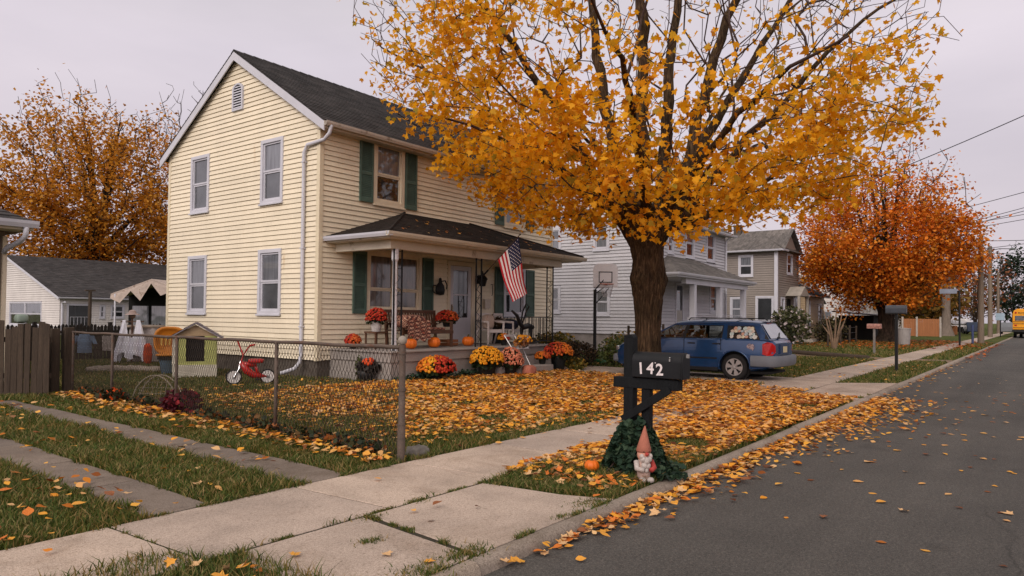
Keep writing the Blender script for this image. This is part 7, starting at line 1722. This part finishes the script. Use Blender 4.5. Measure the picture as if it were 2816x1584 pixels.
m = MB(); pr2 = [(-.09,0),(.09,0),(.09,.13),(.06,.2),(0,.22),(-.06,.2),(-.09,.13)]; m.M = Matrix.Translation((23.8,0,1.75)); m.prism(pr2, 3.3, 3.85); m.build('mailbox', mat('grey_enamel', lin(66,70,78), .45, .2, 6), bp); MB().box(23.7,23.9,3.3,3.85,1.71,1.745).build('shelf', BLACKM, bp)
sp = thing('street_sign', 'thin black post with a small blank pale sign near the orange tree', 'street sign', (50.7,4.2,0)); m = MB(); m.tube([(50.7,4.2,0),(50.72,4.22,3.4)],.055,8); m.build('post', BLACKM, sp); MB().box(50.3,50.32,4.3,5.2,3.2,3.48).build('sign_plate', mat('pale_sign', lin(126,132,146), .4), sp)
s3 = thing('road_sign', 'small square pale blue sign on a dark post by the farthest poles', 'road sign', (86.5,3.7,0)); MB().tube([(86.5,3.7,0),(86.5,3.7,2.5)],.05,6).build('post', BLACKM, s3); MB().box(86.4,86.42,3.35,4.1,1.7,2.4).build('sign_plate', mat('pale_blue_sign', lin(150,170,186), .5), s3)
bl_ = thing('bollard', 'short blue marker post beside the nearest utility pole', 'marker post', (56.5,3.95,0)); MB().tube([(56.5,3.95,0),(56.5,3.95,1.3)],.07,8).build('post', mat('blue_marker', lin(60,72,110), .6), bl_)
ms = thing('mailbox', 'small mailbox with an orange pattern on a thin grey post before the orange tree', 'mailbox', (36.0,6.3,0)); MB().bar((36,6.3,0),(36,6.3,1.15),.09).build('post', mat('grey_post', lin(120,114,110), .8, .2, 4), ms); m = MB(); m.M = Matrix.Translation((36,0,1.15)); m.prism(pr2, 6.0, 6.6); m.build('box', mat('patterned_box', lin(150,104,92), .5, .5, 12), ms)
tb = thing('trash_bin', 'grey ribbed bin beside the orange tree trunk', 'bin', (49.5,7.0,0)); m = MB(); m.lathe([(.3,0),(.36,1.0),(.38,1.0),(.38,1.06),(.01,1.1)],(49.5,7.0,0),14,rib=.06,nr_=28); m.build('body', mat('grey_bin', lin(146,140,136), .6, .15, 4), tb)
dk = thing('shed', 'small dark shed partly hidden behind the orange tree trunk', 'shed', (57,11,0)); MB().box(58,60.5,10.2,12.6,0,1.9).build('wall', DARKIN, dk); m = MB(); slab_roof(m, [(57.6,9.8,1.95),(60.9,9.8,1.95),(60.9,13,2.25),(57.6,13,2.25)],.1); m.build('roof', mat('pale_metal_roof', lin(130,132,138), .5, .1, 3), dk)
of = thing('board_fence', 'tan vertical board fence with pale posts beyond the orange tree', 'fence', (80,10,0)); TAN = mat('tan_boards', lin(160,104,66), .8, .15, 1.5, stretch=(1,6,.3)); m = MB(); a, b = Vector((80,11.4,0)), Vector((80,8.3,0))
for i in range(22): p = a.lerp(b,i/22); q = a.lerp(b,(i+.92)/22); m.box(80,80.05,q.y,p.y,.05,1.75)
m.build('boards', TAN, of)
for y in (11.45,10.2,8.2): MB().box(79.9,80.02,y-.08,y+.08,0,1.95).build('post', mat('pale_post', lin(170,160,150), .7), of)
of2 = thing('board_fence', 'lower tan board fence farther right beneath the white trailer', 'fence', (94,8,0)); m = MB()
for i in range(18): m.box(94,94.05,8.0+i*.16,8.0+i*.16+.148,.05,1.05)
m.build('boards', TAN, of2)
tr = thing('boat_trailer', 'long white covered boat behind the low tan board fence', 'boat', (97,9,0)); m = MB(); m.add([(97,y,z) for y,z in ((7.6,1.2),(11.2,1.0),(11.4,1.7),(10.8,1.95),(8.5,1.6),(7.5,1.5))]+[(99,y,z) for y,z in ((7.6,1.2),(11.2,1.0),(11.4,1.7),(10.8,1.95),(8.5,1.6),(7.5,1.5))],[tuple(range(6)),tuple(range(11,5,-1))]+[(i,i+6,(i+1)%6+6,(i+1)%6) for i in range(6)]); m.build('hull', WHITE, tr, bevel=.1)
m = MB(); m.tube([(98,9.3,1.7),(98,9.3,3.1)],.12,8); m.build('mast', WHITE, tr); MB().box(97.5,98.5,7.8,11,.3,.9).build('trailer', DARKIN, tr)
def far_car(label, x, y, rz, c, van=False):
    T = thing('parked_car', label, 'car', (x,y,0), rz); h = 1.0 if van else .82; m = MB()
    for y_ in (0,): m.prism([(-2.1,.3),(2.1,.3),(2.15,.62),(2.0,h),(1.1,h+.06),(.5,1.45 if not van else 1.85),(-1.5,1.48 if not van else 1.9),(-2.05,h+.1)], -.85,.85)
    m.build('body', c, T, bevel=.08, local=True)
    for s_ in (-1,1):
        m = MB(); m.prism([(.95,h+.08),(.48,1.38),(-1.4,1.4),(-1.75,h+.1)], s_*.86-.005, s_*.86+.005); m.build('side_window', PDARK, T, local=True)
        for x_ in (-1.3,1.3): m = MB(); m.lathe([(.001,-.1),(.3,-.1),(.32,0),(.3,.1),(.001,.1)],(x_,s_*.8,.32),16,ax='y'); m.build('wheel', RUB, T, local=True)
    return T
far_car('dark blue parked car between the far utility poles', 104, 7.2, R(10), mat('navy_paint', lin(40,50,70), .3, .1, 2, metal=.3))
far_car('white parked van with dark windows beyond the white boat', 108, 9.6, R(80), mat('white_paint', lin(200,196,196), .4), True)
far_car('grey parked car at the left kerb just before the bus', 110, 3.8, 0, mat('grey_paint', lin(110,112,116), .35, .1, 2, metal=.3))
far_car('dark green car parked in front of the white house behind the orange tree', 60, 12.5, R(70), mat('green_paint', lin(36,60,56), .35, .1, 2, metal=.3))
# bare stump plants and rails in front of the beige house
rf2 = thing('wire_fence', 'low wire fence with rough wooden posts in front of the beige house', 'fence', (44,9.5,0))
for x, y, h in ((43,9.9,1.2),(46.5,10.0,1.1),(50,10.2,1.2),(53.5,10.5,1.15)): MB().tube([(x,y,0),(x+.05,y,h)],.06,6).build('post', WDW, rf2)
m = MB()
for z in (.3,.7,1.05): m.tube([(43,9.9,z),(46.5,10,z-.04),(50,10.2,z),(53.5,10.5,z)],.018,4)
m.build('wire', BLACKM, rf2)
st2 = thing('pruned_shrub', 'leafless pruned shrub with forked pale stems before the white house', 'shrub', (40,8.9,0)); m = MB()
for i in range(9): a = i*.7; m.tube([(40+.06*math.cos(a),8.9+.06*math.sin(a),0),(40+.16*math.cos(a),8.9+.2*math.sin(a),.7),(40+.5*math.cos(a),8.9+.6*math.sin(a),1.25+.5*(i%3))],[.07,.05,.015],5)
m.build('stems', mat('pale_stem', lin(130,106,86), .9, .3, 4), st2)
lg = thing('log_edging', 'weathered timber edging along the neighbouring lawn right of the car', 'edging', (31,7,0)); MB().tube([(30.2,5.5,.05),(33.2,9.2,.05),(34,10.5,.05)],.12,8).build('timber', WDW, lg, smooth=True)
gf = thing('wire_fence', 'old wire fence with rough posts before the pale grey house foundation', 'fence', (23,10,0))
for x, y, h in ((22.2,11.6,1.25),(24.0,11.6,1.7),(25.0,11.6,1.3)): MB().tube([(x,y,0),(x,y,h)],.05,6).build('post', WDW, gf)
m = MB()
for z in (.4,.8,1.2): m.tube([(22.2,11.6,z),(24,11.6,z-.05),(25,11.6,z)],.012,4)
m.build('wire', BLACKM, gf)
WIR = mat('cable_black', lin(24,24,28), .6)
def cable(a, b, sag, r, label, group=None):
    a, b = Vector(a), Vector(b); o = MB().tube([a.lerp(b,t/16)-Vector((0,0,sag*4*(t/16)*(1-t/16))) for t in range(17)], r, 5).build('overhead_cable', WIR); return tag(o, label, 'cable', group)
cable((30.5,-4.0,10.6),(37.9,13.6,6.3),.35,.018,'thick black service cable slanting down to the pale grey house roof')
gl_ = 'thin dark overhead wires crossing the sky right of the orange tree'
for i, (a, b) in enumerate((((48,-5.5,10.3),(60,16,7.5)),((52,-6,10.2),(63,17,6.4)),((52.5,-6,10.0),(63,17.5,6.2)),((58,-6.5,9.9),(60,14,7.6)),((58,-6.5,9.6),(60,14,7.2)),((80,-7,10.0),(58,8,6.2)),((80,-7,9.6),(57.5,3.6,7.0)),((85.5,4.5,8.6),(57.5,3.55,7.1)),((85.5,4.5,8.4),(92,-8,9.0)),((85.5,4.5,7.9),(92,-8,8.3)),((118,5.3,7.9),(85.5,4.5,8.2)),((118,5.3,8.0),(124,-8,8.6)),((118,5.3,7.2),(124,-8,7.6)))):
    cable(a, b, .3, .02 if i < 5 else .022, gl_, 'thin overhead wires')
cable((28.2,14.2,5.6),(20.8,14.6,5.4),.2,.01,'thin slack wire from the cream house to the pale grey house wall')
# ================================================================ light, sky, camera
W = bpy.data.worlds.new('World'); SC.world = W; W.use_nodes = True; nt = W.node_tree; L = nt.links
bg = nt.nodes['Background']; bg.inputs['Strength'].default_value = .1
sunv = Vector((-.82, -.18, .55)).normalized()
sk = nn(nt, 'ShaderNodeTexSky', sky_type='NISHITA'); sk.sun_disc = False
sk.sun_elevation = math.asin(sunv.z); sk.sun_rotation = math.atan2(sunv.x, sunv.y); sk.air_density = 1.5; sk.dust_density = 4
tc = nn(nt, 'ShaderNodeTexCoord'); sx = nn(nt, 'ShaderNodeSeparateXYZ'); L.new(tc.outputs['Generated'], sx.inputs[0])
# overcast deck: brighter toward the zenith and toward the hidden sun
rz = ramp(nt, [(0, (6.8,6.15,6.65)), (.12, (7.6,6.85,7.5)), (.33, (8.6,7.8,8.5)), (.5, (8.2,7.6,7.7)), (1, (8.2,7.8,7.3))]); L.new(sx.outputs['Z'], rz.inputs[0])
dp = nn(nt, 'ShaderNodeVectorMath', operation='DOT_PRODUCT'); dp.inputs[1].default_value = sunv; L.new(tc.outputs['Generated'], dp.inputs[0])
rg = ramp(nt, [(.0, (1,1,1)), (.35, (1.05,1.05,1.05)), (1, (2.4,2.3,2.2))]); L.new(dp.outputs['Value'], rg.inputs[0])
cn = nn(nt, 'ShaderNodeTexNoise', Scale=2.2, Detail=5., Roughness=.5); mpn = nn(nt, 'ShaderNodeMapping'); mpn.inputs['Scale'].default_value = (1,1,3.5)
L.new(tc.outputs['Generated'], mpn.inputs[0]); L.new(mpn.outputs[0], cn.inputs['Vector'])
rc = ramp(nt, [(.3, (.88,.88,.9)), (.7, (1.06,1.05,1.05))]); L.new(cn.outputs['Fac'], rc.inputs[0])
def mul(a, b):
    x = nn(nt, 'ShaderNodeMix', data_type='RGBA', blend_type='MULTIPLY'); x.inputs[0].default_value = 1
    L.new(a, x.inputs[6]); L.new(b, x.inputs[7]); return x.outputs[2]
cloud = mul(mul(rz.outputs[0], rg.outputs[0]), rc.outputs[0])
mixs = nn(nt, 'ShaderNodeMix', data_type='RGBA'); mixs.inputs[0].default_value = .92
L.new(sk.outputs[0], mixs.inputs[6]); L.new(cloud, mixs.inputs[7]); L.new(mixs.outputs[2], bg.inputs['Color'])
ld = bpy.data.lights.new('sun', 'SUN'); ld.energy = 1.5; ld.angle = R(25); ld.color = (1, .93, .84)
lo = bpy.data.objects.new('sun', ld); COL.objects.link(lo); lo.rotation_euler = (-sunv).to_track_quat('-Z', 'Y').to_euler()

cam = bpy.data.cameras.new('camera'); co = bpy.data.objects.new('camera', cam); COL.objects.link(co)
cam.sensor_width = 36; cam.lens = 1958/2816*36; cam.shift_y = 39/2816; cam.clip_end = 2000; cam.clip_start = .05
yaw, pit, rol = R(36.9), R(1.2), R(.6)
fw = Vector((math.cos(yaw)*math.cos(pit), math.sin(yaw)*math.cos(pit), math.sin(pit)))
r0 = Vector((math.sin(yaw), -math.cos(yaw), 0)); u0 = r0.cross(fw)
rr = r0*math.cos(rol)+u0*math.sin(rol); uu = -r0*math.sin(rol)+u0*math.cos(rol)
co.matrix_world = Matrix(((rr.x,uu.x,-fw.x,0),(rr.y,uu.y,-fw.y,0),(rr.z,uu.z,-fw.z,1.5),(0,0,0,1)))
SC.camera = co
SC.view_settings.view_transform = 'Standard'; SC.view_settings.look = 'None'; SC.view_settings.exposure = -.1; SC.view_settings.gamma = 1
SC.cycles.max_bounces = 6; SC.cycles.transparent_max_bounces = 8
